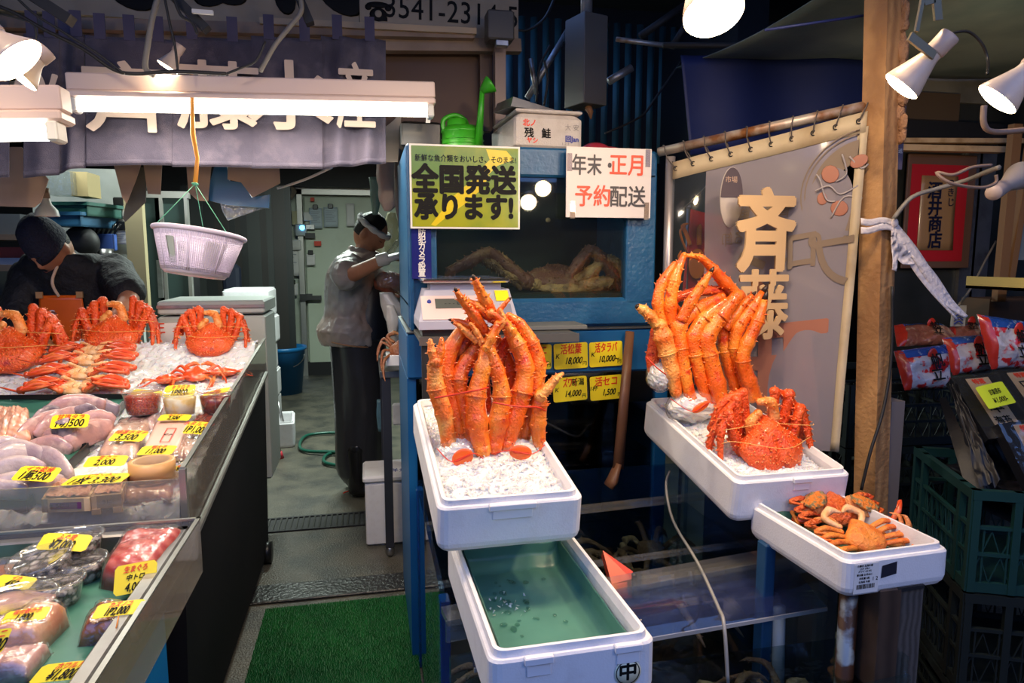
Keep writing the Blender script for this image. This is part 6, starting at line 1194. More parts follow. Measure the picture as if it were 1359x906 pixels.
jg = thing('red_canister', 'dull red plastic canister lying behind the white notice', 'canister', aY(800, 196, 2.6)); jg.location.z = ZT
fused('body', MB().ball((-.03, 0, .028), (.062, .05, .034)).ball((.03, 0, .022), (.052, .045, .027)).cyl((-.03, 0, .03), (.045, 0, .02), .028, .022), mat('canister_red', (.38, .03, .05), .35), jg, .005, 4)
bs2 = slab('black_case', 532, 162, 587, 195, 2.75, .12, m_black, 'black plastic case behind the left end of the green poster', 'case', .01); bs2.location.z += 0
flat('torn_paper', [(512, 168), (522, 160), (533, 148), (531, 175), (528, 215), (510, 215)], 2.9, .003, mat('torn', (.34, .30, .26), .8), 'torn grey paper hanging right of the indigo curtain', 'paper')
flat('small_tag', [(566, 152), (572, 152), (571, 163), (565, 163)], 2.66, .003, m_white, 'tiny white tag hanging under the tube light end', 'tag')
# ---- notices on the tank
po = thing('green_poster', 'green and yellow nationwide delivery poster with bold black characters', 'poster', aY(617, 250, 2.32)); po.location.y = 2.318; O = po.location
a, b = aY(545, 303, 2.318)-O, aY(690, 195, 2.318)-O; W_, H_ = b.x-a.x, b.z-a.z; cx, cz = (a.x+b.x)/2, (a.z+b.z)/2
MB().bx(a.x, b.x, 0, .004, a.z, b.z).build('border', m_paper, po); m_pg = mat('poster_green', (.14, .24, .015), .22, var=((.34, .36, .01), 3.5, .42, .6), coat=.8); MB().bx(a.x+.006, b.x-.006, -.001, .001, a.z+.006, b.z-.006).build('printed_sheet', m_pg, po)
m_py = mat('poster_yellow', (.72, .56, .01), .22, coat=.8)
def patch(pts): 
    P = [aY(x, y, 2.3165)-O for x, y in pts]; return MB().add(P, [tuple(range(len(P)))]).build('map_shape', m_py, po)
patch([(645, 198), (672, 200), (682, 212), (660, 220), (648, 232), (638, 224), (650, 212)]); patch([(600, 262), (625, 240), (650, 232), (640, 250), (618, 270), (596, 285), (578, 300), (572, 298)])
TP = lambda px, py: Matrix.Translation(aY(px, py, 2.3155)-O) @ FR
txt('新鮮な魚介類をおいしさ、そのまま!', .0245, m_ink, po, TP(619, 211.5), bold=.0002, sx=.86); txt('全国発送', .098, m_ink, po, TP(617, 241), bold=.0045, sx=.90); txt('承ります!', .092, m_ink, po, TP(617, 277), bold=.0042, sx=.86)
wn = thing('white_notice', 'white handwritten year-end reservation notice with red and black characters', 'notice', aY(808, 244, 2.318)); O = wn.location
a, b = aY(751, 288, 2.318)-O, aY(865, 198, 2.318)-O; MB().bx(a.x, b.x, 0, .004, a.z, b.z).build('card', mat('notice_white', (.70, .64, .62), .45), wn)
txt('年末・', .075, mat('ink_soft', (.05, .045, .05), .5), wn, Matrix.Translation(aY(789, 221, 2.3165)-O) @ FR, bold=.0012, sx=.74); m_red2 = mat('ink_red_soft', (.72, .08, .03), .5); txt('正月', .078, m_red2, wn, Matrix.Translation(aY(833, 221, 2.3165)-O) @ FR, bold=.0014, sx=.88); txt('予約', .078, m_red2, wn, Matrix.Translation(aY(787, 262, 2.3165)-O) @ FR, bold=.0014, sx=.86); txt('配送', .078, MATS['ink_soft'], wn, Matrix.Translation(aY(833, 263, 2.3165)-O) @ FR, bold=.0012, sx=.88)
for x, y in ((756, 215), (860, 210), (760, 278), (858, 280)): p = aY(x, y, 2.3168)-O; MB().bx(p.x-.009, p.x+.009, -.0012, 0, p.z-.03, p.z+.03).build('clear_tape', pane('tape', (.95, .9, .85), haze=.3, hazecol=(.6, .5, .42)), wn)
bs3 = thing('blue_sign', 'narrow dark blue security camera sign with vertical white characters', 'sign', aY(560, 337, 2.34)); O = bs3.location
a, b = aY(547, 370, 2.34)-O, aY(572, 303, 2.34)-O; MB().bx(a.x, b.x, 0, .003, a.z, b.z).build('panel', mat('sign_navy', (.012, .015, .16), .25, coat=.6), bs3)
for i, ch in enumerate('防犯カメラ設置'): txt(ch, .0275, m_paper, bs3, Matrix.Translation(aY(560, 309.5+i*8.9, 2.3385)-O) @ FR, bold=.0008, sx=.95)
# price cards on the tanks
def wall_card(label, x0, y0, x1, y1, Y, top, bot, note2='円', s2=.36, topx=1.0, k='K', slope=0):
    O = aY((x0+x1)/2, (y0+y1)/2, Y); t = thing('price_card', label, 'price card', O, (0, R(-slope), 0)); w_, h = aY(x1, y0, Y).x-aY(x0, y0, Y).x, aY(x0, y0, Y).z-aY(x0, y1, Y).z
    MB().prism(rrect(w_, h, .008, 3), .002, M=Matrix.Translation((0, 0, 0)) @ FR).build('card', m_yel, t)
    T = lambda x, z: Matrix.Translation((x*w_, -.0026, z*h)) @ FR
    txt(top, h*.42, m_red, t, T(0, .24), bold=.0008, sx=topx, shear=.1); txt(bot, h*s2, m_ink, t, T(.06, -.20), bold=.0007, shear=.35, sx=.72); txt(note2, h*.18, m_ink, t, T(.40, -.33), bold=.0002)
    if k: txt(k, h*.24, m_ink, t, T(-.40, .0), bold=.0003, shear=.2)
    return t
wall_card('yellow price card ending in 00 half hidden by crab legs', 695, 457, 732, 490, 2.325, 'ケガニ', '6,000~', topx=.6, k=''); wall_card('yellow tank price card reading 18,000 in the upper row', 735, 455, 780, 489, 2.325, '活松葉', '18,000', topx=.68, slope=2); wall_card('yellow tank price card reading 10,000', 782, 453, 826, 486, 2.325, '活タラバ', '10,000~', topx=.56, slope=2)
t = wall_card('yellow tank card reading 14,000, left one of the lower pair', 734, 500, 779, 532, 2.340, 'ズワイ', '14,000', topx=.5, slope=3); txt('新潟', .030, m_ink, t, Matrix.Translation((.030, -.0028, .022)) @ FR, sx=.8, bold=.0004)
wall_card('yellow tank card beside the paddle reading 1,500, right of the lower pair', 783, 498, 826, 530, 2.340, '活セコ', '1,500', topx=.8, slope=3, k='1杯')
# ---- weighing scale
wsx = aY(618, 430, 2.13); ws = thing('weighing_scale', 'pale lilac electronic scale with steel pan beside the crab legs', 'scale', (wsx.x, 2.24, 1.204)); m_sc = mat('scale_lilac', (.42, .42, .52), .4); O = ws.location
zf = lambda y, Y=2.2: aY(620, y, Y).z-O.z
xa = lambda x, Y=2.13: aY(x, 400, Y).x-O.x
hb_ = zf(384); 
mb = MB(); x0, x1 = xa(555), xa(686); xt0, xt1 = xa(567), xa(683)
mb.add([(x0, -.13, .02), (x1, -.13, .02), (x1, .14, .02), (x0, .14, .02), (x0, -.13, .045), (x1, -.13, .045), (xt1, -.02, hb_), (xt0, -.02, hb_), (xt0, .12, hb_), (xt1, .12, hb_), (x1, .14, .045), (x0, .14, .045)], [(0, 1, 2, 3), (0, 1, 5, 4), (4, 5, 6, 7), (7, 6, 9, 8), (1, 2, 10, 5), (5, 10, 9, 6), (0, 3, 11, 4), (4, 11, 8, 7), (2, 3, 11, 10), (10, 11, 8, 9)]); mb.build('body', m_sc, ws)
MB().bx(xa(575), xa(672), -.02, .10, hb_, hb_+.022).build('platform', m_sc, ws); MB().bx(xa(562), xa(682), -.05, .16, hb_+.022, hb_+.034, bv=.004).build('pan', mat('pan_steel', (.55, .52, .50), .22, 1), ws); MB().bx(x0+.01, x1-.01, -.12, .13, 0, .02).build('feet_plate', m_black, ws)
sl = math.atan2(hb_-.045, .11); FM = lambda x, k: Matrix.Translation((x, -.13+.11*k-.0015, .045+(hb_-.045)*k)) @ Matrix.Rotation(sl, 4, 'X')
def onface(x0, x1, k0, k1, m, nm, o=.0012): L = math.hypot(.11, hb_-.045); M = FM((x0+x1)/2, (k0+k1)/2); return MB().box((0, 0, o), (x1-x0, L*(k1-k0), .002)).T or [setattr(q, 'v', [M @ p for p in q.v]) or q.build(nm, m, ws) for q in [MB().box((0, 0, o), (x1-x0, L*(k1-k0), .002))]]
onface(x0+.012, xa(655), .05, .78, mat('scale_panel', (.70, .52, .50), .4), 'front_panel'); onface(xa(579), xa(622), .38, .68, mat('lcd', (.10, .11, .10), .25), 'display', .0024); onface(xa(662), xa(680), .60, .93, m_yel, 'yellow_sticker', .002); onface(xa(666), xa(680), .2, .5, mat('label_dim', (.20, .22, .30), .4), 'spec_label', .002)
txt('- - - 0', .022, m_dark, ws, FM(xa(602), .53) @ Matrix.Translation((0, 0, .0045))); txt('15 kg', .009, m_ink, ws, FM(xa(610), .73) @ Matrix.Translation((0, 0, .003))); MB().ball(FM(xa(571), .58) @ V((0, 0, .0025)), (.007, .004, .009)).build('round_key', m_blueink, ws)
shf = thing('scale_shelf', 'thin grey metal shelf on legs under the scale', 'shelf'); MB().bx(.15, .66, 2.09, 2.34, 1.190, 1.203).bx(.15, .66, 2.085, 2.09, 1.178, 1.205).build('shelf_board', mat('shelf_metal', (.16, .16, .15), .4, .7), shf); tag(MB().bx(.50, .725, 2.2, 2.35, 1.2045, 1.219, bv=.002).build('flat_board', mat('board_grey', (.13, .14, .14), .6)), 'flat grey board lying between scale and tank', 'board')
for x in (.17, .40): MB().bx(x-.012, x+.012, 2.10, 2.12, .0, 1.19).build('leg', m_dark, shf)
# ================================================================ wooden post, banner, pole
PT = thing('wooden_post', 'rough wooden post carrying the banner pole and lamps', 'post', (1.47, 1.85, 0)); t0, t1 = aY(1173, -30, 1.85)-PT.location, aY(1156, 640, 1.85)-PT.location
d = (t1-t0)/(t1.z-t0.z); foot = t1-d*t1.z; top = t0+d*.3; w_ = .066
MB().beam(foot, top, w_, .075, up=(-.25, 1, 0)).build('timber', m_wood, PT)
mb = MB(); rnd = random.Random(4)
for i in range(14): z = .80*t0.z+.02*i*t0.z/1.3; c = foot+d*z; mb.ball(c+V((.045, -.03+rnd.uniform(-.01, .01), 0)), (.016*rnd.uniform(.5, 1.3), .02, .03*rnd.uniform(.6, 1.4)), nu=8, nv=6, fn=lambda q: 1+.4*noise.noise(q*4+V((i, 0, 0))))
mb.build('foam_residue', mat('residue', (.32, .17, .09), .9, bump=(80, 1)), PT)
tag(MB().bx(PT.location.x+foot.x+.05, PT.location.x+foot.x+.10, 1.88, 1.94, 0, .98).build('grey_plank', mat('plank_grey2', (.20, .17, .16), .7)), 'grey plank standing right behind the wooden post', 'plank')
cable('cable', [aY(1184, 380, 1.80), aY(1183, 470, 1.80), aY(1173, 540, 1.79), aY(1155, 600, 1.78), aY(1143, 650, 1.78)], .005, m_cable, 'black cable running down across the wooden post')
sb = thing('blue_strip_sign', 'narrow dark strip sign on the right face of the post', 'sign', aY(1196, 185, 1.86)); MB().bx(-.012, .010, 0, .006, -.09, .10).build('panel', mat('strip_dark', (.10, .08, .13), .5), sb)
for i, ch in enumerate('産地直送'): txt(ch, .016, m_paper, sb, Matrix.Translation((-.001, -.001, .07-.035*i)) @ FR)
BL_, BR_ = aY(886, 205, 2.32), aY(1150, 143, 1.86)
pole = tag(MB().cyl(BL_+V((-.02, .03, .012)), BR_+V((.03, -.0, .012)), .0165).build('banner_pole', mat('pole_rust', (.50, .42, .34), .45, .4, var=((.22, .08, .02), 11, .44, .62)))
, 'rusty galvanised pole the vinyl banner hangs from', 'pole')
vp = tag(MB().cyl(aY(882, 500, 2.33), aY(890, 208, 2.33), .017).build('vertical_pole', mat('pole_grey', (.45, .40, .40), .35, .6)), 'pale vertical pipe at the left end of the banner', 'pole')
bn = thing('vinyl_banner', 'milky vinyl shop banner seen from behind with mirrored tan writing', 'banner', BL_); bt0, bt1 = aY(893, 232, 2.30)-BL_, aY(1150, 168, 1.86)-BL_; bb0, bb1 = V((bt0.x, bt0.y, bt0.z-.95)), aY(1110, 600, 1.86)-BL_
bb0 = aY(890, 585, 2.30)-BL_
def bf(u, v, dy=0): 
    p = bt0.lerp(bt1, u).lerp(bb0.lerp(bb1, u), v); n = V((bt1.y-bt0.y, -(bt1.x-bt0.x), 0)).normalized(); return p+n*(dy+.006*math.sin(u*9+v*2)+.004*math.sin(v*11))
m_vin = pane('vinyl', (.92, .92, .94), haze=.64, hazecol=(.36, .32, .35), rough=.10, ior=1.3); m_vinc = pane('vinyl_clear', (.80, .85, .90), haze=.07, hazecol=(.3, .35, .4), rough=.06)
MB().grid(lambda u, v: bf(u*.20, v), 8, 20).build('clear_part', m_vinc, bn); MB().grid(lambda u, v: bf(.20+u*.80, v), 30, 24).build('printed_part', m_vin, bn)
m_hemv = mat('banner_hem', (.52, .42, .27), .6, var=((.38, .28, .16), 7, .45, .7)); MB().sheet(lambda u, v: bf(u, -.045+.062*v, .003), 30, 1, .003).build('top_hem', m_hemv, bn); MB().sheet(lambda u, v: bf(.965+.045*u, v, .003), 1, 30, .003).build('side_hem', m_hemv, bn)
for i in range(10):
    u = .02+.105*i; p = bf(u, -.02, .006); MB().lathe([(.0055, 0), (.0085, .002), (.0085, -.002), (.0055, 0)], 14, M=Matrix.Translation(p) @ FR).build('eyelet', m_dark, bn)
    q = (BL_+V((-.02, .03, .012))).lerp(BR_+V((.03, 0, .012)), u)-BL_; MB().tube(smooth_path([p, p.lerp(q, .6)+V((-.012, -.018, 0)), q+V((0, -.012, .018)), q+V((.01, .014, .01)), p+V((.006, .006, .004))], 4), .0022, 5).build('tie_cord', mat('cord_dark', (.09, .07, .06), .7), bn)
ub_ = V((bt1-bt0)).normalized(); vb_ = (bb0-bt0).normalized()*-1; nb_ = ub_.cross(vb_).normalized(); BW = (bt1-bt0).length
def bM(u, v, o=.004, rot=0): p = bf(u, v); M = Matrix((ub_, vb_, nb_)).transposed().to_4x4(); return Matrix.Translation(p+nb_*o) @ M @ Matrix.Rotation(rot, 4, 'Z')
m_vt = mat('banner_tan', (.20, .145, .10), .6); m_vo = mat('banner_orange', (.36, .14, .085), .6); m_vg = mat('banner_line', (.34, .30, .29), .6)
# writing reads from the far side, so it stands mirrored here
for s, u, v, sz, b in (('プ', .90, .40, .20, .003), ('ロ', .74, .35, .15, .003), ('が', .63, .33, .13, .002)): txt(s, sz, m_vt, bn, bM(u, v), bold=b, mirror=True, sx=.75)
txt('築地・青果・鮮魚', .055, m_vt, bn, bM(.60, .205, rot=R(-6)), mirror=True, sx=.8, bold=.0004); txt('仕入れる卸', .05, m_vt, bn, bM(.46, .27), mirror=True, sx=.8)
MB().lathe([(0, 0), (.135, 0)], 24, M=bM(.985, .17, .001, R(90)), arc=.5).build('round_logo_ground', m_vt, bn)
for rr_ in (.150, .162): MB().lathe([(rr_, 0), (rr_+.004, 0)], 24, M=bM(.985, .17, .001, R(90)), arc=.5).build('logo_ring', m_vt, bn)
for (x, y, r_, m) in ((-.06, .05, .03, m_vo), (-.03, -.06, .028, m_vo), (.02, .07, .025, m_vo), (-.08, -.02, .02, m_vo)): MB().ball((0, 0, 0), (r_, r_*.8, .001)).build('logo_petal', m, bn).matrix_local = bM(.955, .17, .003) @ Matrix.Translation((x, y, 0)) @ Matrix.Rotation(x*20, 4, 'Z')
for pts in (((-.10, .0), (-.06, .01), (-.03, -.02), (.02, .0)), ((-.02, .10), (-.01, .04), (-.04, .02)), ((-.06, -.09), (-.02, -.03), (.03, -.04)), ((-.095, .05), (-.085, .03), (-.07, -.03), (-.045, -.04)), ((0, .09), (.03, .05), (.05, .06))): MB().tube(smooth_path([(x, y, 0) for x, y in pts], 4), .0028, 5, flat=.3).build('logo_line', m_vg, bn).matrix_local = bM(.955, .17, .003)
MB().beam((0, 0, 0), (.36, 0, 0), .002, .026).build('tan_stripe', m_vt, bn).matrix_local = bM(.40, .33, .002) @ Matrix.Rotation(R(-27), 4, 'Z') @ Matrix.Rotation(PI/2, 4, 'X')
MB().prism([(-.04, 0), (.04, 0), (.06, -.4), (-.06, -.4)], .001).build('orange_bar', m_vo, bn).matrix_local = bM(.74, .58, .002)
txt('市', .50, m_vo, bn, bM(.58, .78, .0015), bold=.006, mirror=True, sx=.85); txt('汁', .42, m_vo, bn, bM(.30, .66, .0015), bold=.004, mirror=True, sx=.9)
# red flag with an orange crab seen through the clear part
fg_ = thing('crab_flag', 'red flag with an orange crab silhouette behind the banner', 'flag', aY(935, 340, 2.6)); O = fg_.location
fp0 = aY(914, 274, 2.61)-O
P = [aY(x, y, 2.6)-O for x, y in ((917, 277), (972, 290), (970, 410), (905, 395))]; MB().sheet(lambda u, v: P[0].lerp(P[1], u).lerp(P[3].lerp(P[2], u), v)+V((0, .01*math.sin(u*5), 0)), 14, 14, .002).build('cloth', mat('flag_red', (.65, .02, .015), .6), fg_)
MB().cyl(fp0, V((fp0.x, fp0.y, -O.z+.002)), .008).build('flagpole', m_steel, fg_); MB().ball(fp0, .012).build('finial', m_steel, fg_)
m_fo = mat('flag_orange', (.90, .22, .01), .6); fp = lambda x, y: aY(x, y, 2.585)-O
MB().ball(fp(925, 350), (.038, .003, .062), nu=20).build('crab_print', m_fo, fg_)
for pts, r_ in ((((912, 335), (905, 318), (903, 305), (912, 300)), .010), (((916, 325), (910, 308), (906, 300), (914, 296)), .009), (((928, 325), (928, 305), (930, 297)), .011), (((936, 335), (940, 315), (936, 302)), .009), (((938, 355), (945, 345), (944, 325)), .009), (((906, 355), (902, 342), (904, 332)), .009)): MB().tube(smooth_path([fp(*q) for q in pts], 4), [r_]*9+[r_*.8, r_*.6, r_*.4, .001] if len(pts) == 4 else [r_]*6+[r_*.7, r_*.4, .001], 8, flat=.25).build('crab_print_leg', m_fo, fg_)
cable('thin_cord', [aY(908, 276, 2.55), aY(930, 255, 2.45), aY(944, 238, 2.35)], .0025, m_cableg, 'thin cord from the crab flag to the banner')
# hanging wooden cut-out letters and oval sign
wl = thing('cutout_sign', 'tan cut-out brush characters hanging in front of the banner', 'sign', aY(1018, 300, 1.98)); O = wl.location; m_cut = mat('cutout_tan', (.55, .36, .18), .6)
for ch, x, y, s in (('斉', 1016, 314, .27), ('藤', 1012, 412, .24)): txt(ch, s, m_cut, wl, Matrix.Translation(aY(x, y, 1.98)-O) @ FR, bold=.009 if y < 400 else .0035, sx=.78, ext=.004, name='character')
ov = thing('oval_sign', 'oval paper sign, dark top half, hanging on the banner', 'sign', aY(970, 262, 2.06)); MB().lathe([(0, 0), (.055, 0), (.055, .004), (0, .004)], 36, M=Matrix.Diagonal((.72, 1, 1.75, 1)) @ FR).build('oval', mat('oval_grey', (.42, .37, .34), .6), ov)
MB().prism([(.054*.72*math.cos(a), .054*1.75*math.sin(a)) for a in [PI*i/16 for i in range(17)]], .001, M=Matrix.Translation((0, -.005, 0)) @ FR).build('dark_half', mat('oval_dark', (.07, .05, .06), .6), ov); txt('市場', .022, m_paste, ov, Matrix.Translation((-.004, -.0065, .055)) @ FR)
# white strip tied round the post
ts = thing('white_tape', 'white plastic strip knotted round the post with long tails', 'tape', aY(1186, 296, 1.80)); O = ts.location; m_tp = mat('strip_white', (.80, .72, .70), .5, bump=(60, .6)); q = lambda x, y, Y=1.795: aY(x, y, Y)-O
for y0, y1 in ((289, 290), (301, 296)): MB().sheet(lambda u, v: q(1143+43*u, y0+(y1-y0)*u+9*v+1.5*math.sin(u*7), 1.80-.006), 12, 3, .002).build('wrap', m_tp, ts)
MB().ball(q(1187, 296), (.012, .010, .014)).build('knot', m_tp, ts)
def tail(pts, nm='tail'): MB().sheet(lambda u, v: (lambda a, b: a.lerp(b, v)+V((0, .003*math.sin(u*8+v*5), 0)))(*[smooth_path([q(*p) for p in s], 6)[min(int(u*6*(len(s)-1)+.5), 6*(len(s)-1))] for s in pts]), 18, 4, .0015).build(nm, m_tp, ts)
tail((((1188, 292), (1215, 325), (1245, 375), (1272, 423)), ((1186, 300), (1205, 345), (1232, 385), (1268, 424)))); tail((((1214, 330), (1240, 360), (1262, 395), (1286, 419)), ((1209, 340), (1232, 375), (1255, 405), (1279, 422)))); tail((((1189, 297), (1204, 330), (1219, 350)), ((1184, 300), (1190, 340), (1199, 352)))); tail((((1188, 300), (1192, 325), (1191, 360)), ((1182, 302), (1184, 330), (1184, 358))))
# ================================================================ right-hand neighbour stall
RY = 3.0
S(MB().bx(aY(1180, 300, RY).x-.1, 4.2, RY, RY+.04, 0, aY(1300, 95, RY).z).build('trim_5', mat('sheet_metal', (.075, .08, .075), .35, .5, var=((.04, .045, .04), 3, .45, .7))))
for i, (x, w2) in enumerate(((1282, 5), (1300, 3))): slab('metal_rib', x, 190, x+w2, 480, RY-.02, .02, m_steel, 'vertical ribbed metal strip on the grey partition, %s' % ('left', 'right')[i], 'strip')
tag(MB().beam(aY(1185, 187, 2.9), aY(1359, 183, 2.9)+V((.5, 0, 0)), .05, .022).build('wooden_batten', m_woodl), 'upper yellow wooden batten on the grey partition', 'batten'); tag(MB().beam(aY(1185, 196, 2.88), aY(1330, 199, 2.88), .05, .028).build('wooden_batten', m_woodl), 'lower yellow wooden batten on the grey partition', 'batten')
slab('cardboard_sheet', 1200, 125, 1275, 172, 2.95, .03, mat('cardboard_dim', (.10, .065, .04), .8), 'brown cardboard panel above the battens', 'board'); slab('pale_board', 1200, 90, 1359, 132, 2.98, .02, mat('pale_panel', (.22, .21, .18), .7, var=((.10, .10, .09), 5, .45, .7)), 'pale stained panel behind the two lamps', 'board'); slab('black_beam', 1180, 168, 1400, 183, 2.9, .04, m_dark, 'dark beam above the battens', 'beam'); 
rp = thing('red_poster', 'framed red poster with a tan scroll and black vertical characters', 'poster', aY(1244, 283, 2.95)); O = rp.location; a, b = aY(1201, 352, 2.95)-O, aY(1290, 220, 2.95)-O
MB().bx(a.x-.02, b.x+.03, .0, .012, a.z-.015, b.z+.05, bv=.004).build('frame', mat('frame_brown', (.17, .09, .06), .5), rp); MB().bx(a.x, b.x-.02, -.003, .001, a.z+.02, b.z).build('red_sheet', mat('poster_red', (.58, .02, .03), .35, coat=.6), rp)
c, d2 = aY(1216, 332, 2.945)-O, aY(1272, 234, 2.945)-O; MB().sheet(lambda u, v: V((c.x+(d2.x-c.x)*u*(1-.03*math.sin(v*PI)), -.006, c.z+(d2.z-c.z)*v)), 8, 8, .001).build('scroll', mat('scroll_tan', (.42, .24, .11), .5, coat=.6), rp)
for i, ch in enumerate('酒井商店'): txt(ch, .088, mat('ink_navy', (.01, .012, .04), .4), rp, Matrix.Translation(aY(1241, 254+i*22, 2.935)-O) @ FR, bold=.0022, sx=.95)
for i, ch in enumerate('つきじ'): txt(ch, .045, MATS['ink_navy'], rp, Matrix.Translation(aY(1262, 243+i*13, 2.935)-O) @ FR, bold=.0006)
for p0, p1, w2, lb in (((1348, 165), (1325, 400), .045, 'leaning wooden plank at the far right'), ((1372, 165), (1338, 378), .03, 'second leaning wooden plank at the right edge')): tag(MB().beam(aY(*p0, 2.5), aY(*p1, 2.5), w2, .03, up=(0, 1, 0)).build('leaning_plank', mat('plank_orange', (.20, .10, .04), .6)), lb, 'plank')
slab('pale_sheet', 1345, 230, 1400, 345, 2.6, .02, mat('sheet_pale', (.20, .24, .24), .5), 'pale grey sheet between the leaning planks', 'board'); yt = thing('yellow_tray', 'shallow yellow wooden tray at the right edge', 'tray', aY(1365, 385, 2.2)); MB().bx(-.09, .3, -.08, .2, -.0, .012).bx(-.09, .3, -.08, -.07, 0, .05).bx(-.09, -.08, -.08, .2, 0, .05).build('tray', mat('tray_yellow', (.42, .33, .10), .5), yt)
slab('brown_shelf', 1310, 395, 1420, 440, 2.55, .15, mat('shelf_brown', (.09, .045, .02), .6), 'brown wooden shelf box behind the bags', 'shelf'); fn_ = slab('fish_tag', 1262, 405, 1283, 433, 2.5, .004, mat('tag_pale', (.42, .42, .38), .5), 'pale tag with blue wave marks hanging on a grey cord', 'tag')
O = aY(1272, 420, 2.49); 
for k in range(3): tag(MB().tube(smooth_path([O+V((-.022, -.003, .0-.016*k)), O+V((0, -.003, .012-.016*k)), O+V((.022, -.003, -.016*k))], 4), .003, 5).build('wave_mark', m_blueink, fn_), None)
cable('cable', [aY(1272, 405, 2.5), aY(1290, 380, 2.6), aY(1308, 345, 2.7), aY(1322, 320, 2.75)], .005, m_cableg, 'grey cord rising right from the pale tag'); cable('cable', [aY(1186, 290, 1.78), aY(1210, 262, 1.76), aY(1245, 250, 1.74), aY(1280, 240, 1.7), aY(1310, 228, 1.6), aY(1326, 222, 1.55)], .007, m_cableg, 'thick brown cable arching from the post to the bent lamp'); cable('cable', [aY(1316, 219, 1.5), aY(1290, 222, 1.5), aY(1265, 232, 1.5), aY(1243, 229, 1.52), aY(1262, 243, 1.5), aY(1300, 249, 1.5), aY(1321, 243, 1.5), aY(1322, 232, 1.5)], .0045, mat('cable_tan', (.25, .17, .13), .5), 'looped tan flex around the bent lamp'); cable('cable', [aY(1262, 44, 1.5), aY(1285, 42, 1.5), aY(1303, 58, 1.5), aY(1311, 80, 1.5), aY(1310, 98, 1.45)], .0035, m_cable, 'black flex arching between the two right lamps'); cable('cable', [aY(1306, 140, 1.2), aY(1306, 165, 1.2), aY(1320, 175, 1.2), aY(1365, 172, 1.2)], .006, MATS['cable_tan'], 'tan cable under the rightmost lamp')
ck = thing('lamp_clamp', 'brass coloured spring clamp holding the lamp by the post', 'clamp', aY(1228, 62, 1.27)); O = ck.location; q = lambda x, y, Y=1.27: aY(x, y, Y)-O
for p0, p1, w2 in (((1207, 48), (1240, 74), .018), ((1216, 42), (1226, -10), .008), ((1245, 27), (1241, -20), .018), ((1226, 4), (1240, 0), .012)): MB().beam(q(*p0), q(*p1), w2, .006, up=(0, 1, 0)).build('clamp_arm', mat('brass_dull', (.22, .18, .11), .4, .7), ck)
# canopy tarps
tg = tag(MB().sheet(lambda u, v: V((1.62+u*3.2-.25*v, 1.25+v*1.7, 2.34-.06*v+.06*u+.012*math.sin(u*14+v*5)+.02*math.sin(v*7))), 50, 24, .003).build('canopy_tarp', mat('tarp_green', (.24, .29, .27), .45, coat=.15, bump=(5, .5), var=((.10, .15, .15), 2.2, .4, .65))), 'dark green tarpaulin canopy over the right side', 'tarp')
tag(MB().sheet(lambda u, v: (lambda a, b: a.lerp(b, v)+V((0, .012*math.sin(u*13+1), 0)))(aY(905+260*u, 72+8*u, 2.75), aY(918+245*u, 205-20*u, 2.75)), 60, 10, .003).build('blue_tarp', mat('tarp_blue', (.008, .018, .11), .55, bump=(6, .3))), 'dark blue tarpaulin hanging behind the banner pole', 'tarp')
tag(MB().cyl(aY(880, 60, 2.7), aY(1420, 64, 2.7), .012).build('canopy_pipe', m_dark), 'dark pipe along the top of the blue tarpaulin', 'pipe')
tag(MB().cyl(aY(1015, 40, 1.9), aY(1165, 18, 1.9), .004).build('canopy_wire', MATS['tarp_blue']), 'thin blue wire under the green canopy', 'wire')
# ---- crates, bags and packs on the right
m_cg = mat('crate_green', (.004, .036, .034), .5); m_cgd = mat('crate_dark', (.003, .008, .008), .6)
def lattice_crate(label, c, w_, d_, h, rz, m, group=None, nx=10, nz=5):
    t = thing('plastic_crate', label, 'crate', c, (0, 0, rz), group); mb = MB()
    mb.bx(-w_/2, w_/2, -d_/2, d_/2, 0, .012); mb.build('base', m, t)
    for nm, (ax, L, off) in (('front_wall', (0, w_, -d_/2)), ('back_wall', (0, w_, d_/2)), ('side_wall', (1, d_, -w_/2)), ('side_wall', (1, d_, w_/2))):
        mb = MB(); P = (lambda s, z0, z1, e, t2=.006: mb.bx(s-e, s+e, off-t2, off+t2, z0, z1)) if ax == 0 else (lambda s, z0, z1, e, t2=.006: mb.bx(off-t2, off+t2, s-e, s+e, z0, z1))
        P(0, h-.028, h, L/2+.006, .010); P(0, 0, .03, L/2); P(0, h*.62, h*.62+.010, L/2); P(0, h*.36, h*.36+.010, L/2)
        for k in (-.5, -.33, .33, .5): P(k*L*.98, 0, h, .010, .009)
        n = nx
        for i in range(n): P(-L/2+L*(i+.5)/n, .02, h*.62, .0025, .003)
        mb.build(nm, m, t)
        mb = MB()
        for i in range(12):
            s0 = -L/2+L*i/12
            a2 = (s0, off, .03) if ax == 0 else (off, s0, .03); b2 = (s0+L/12, off, h*.6) if ax == 0 else (off, s0+L/12, h*.6); mb.beam(a2, b2, .003, .003)
            a2 = (s0+L/12, off, .03) if ax == 0 else (off, s0+L/12, .03); b2 = (s0, off, h*.6) if ax == 0 else (off, s0, h*.6); mb.beam(a2, b2, .003, .003)
        mb.build('lattice', m, t)
    return t
gz = .60
ccx = aZ(1228, 625, .90)
lattice_crate('dark teal lattice crate filled with nori packs, topmost at right', (2.03, 1.62, .50), .62, .44, .30, R(-24), m_cg); lattice_crate('black crate directly under the teal lattice crate', (2.03, 1.62, .195), .62, .44, .30, R(-24), m_cgd, 'crates stacked under the nori packs'); lattice_crate('lowest black crate under the nori packs', (2.03, 1.62, .0), .62, .44, .19, R(-24), m_cgd, 'crates stacked under the nori packs')
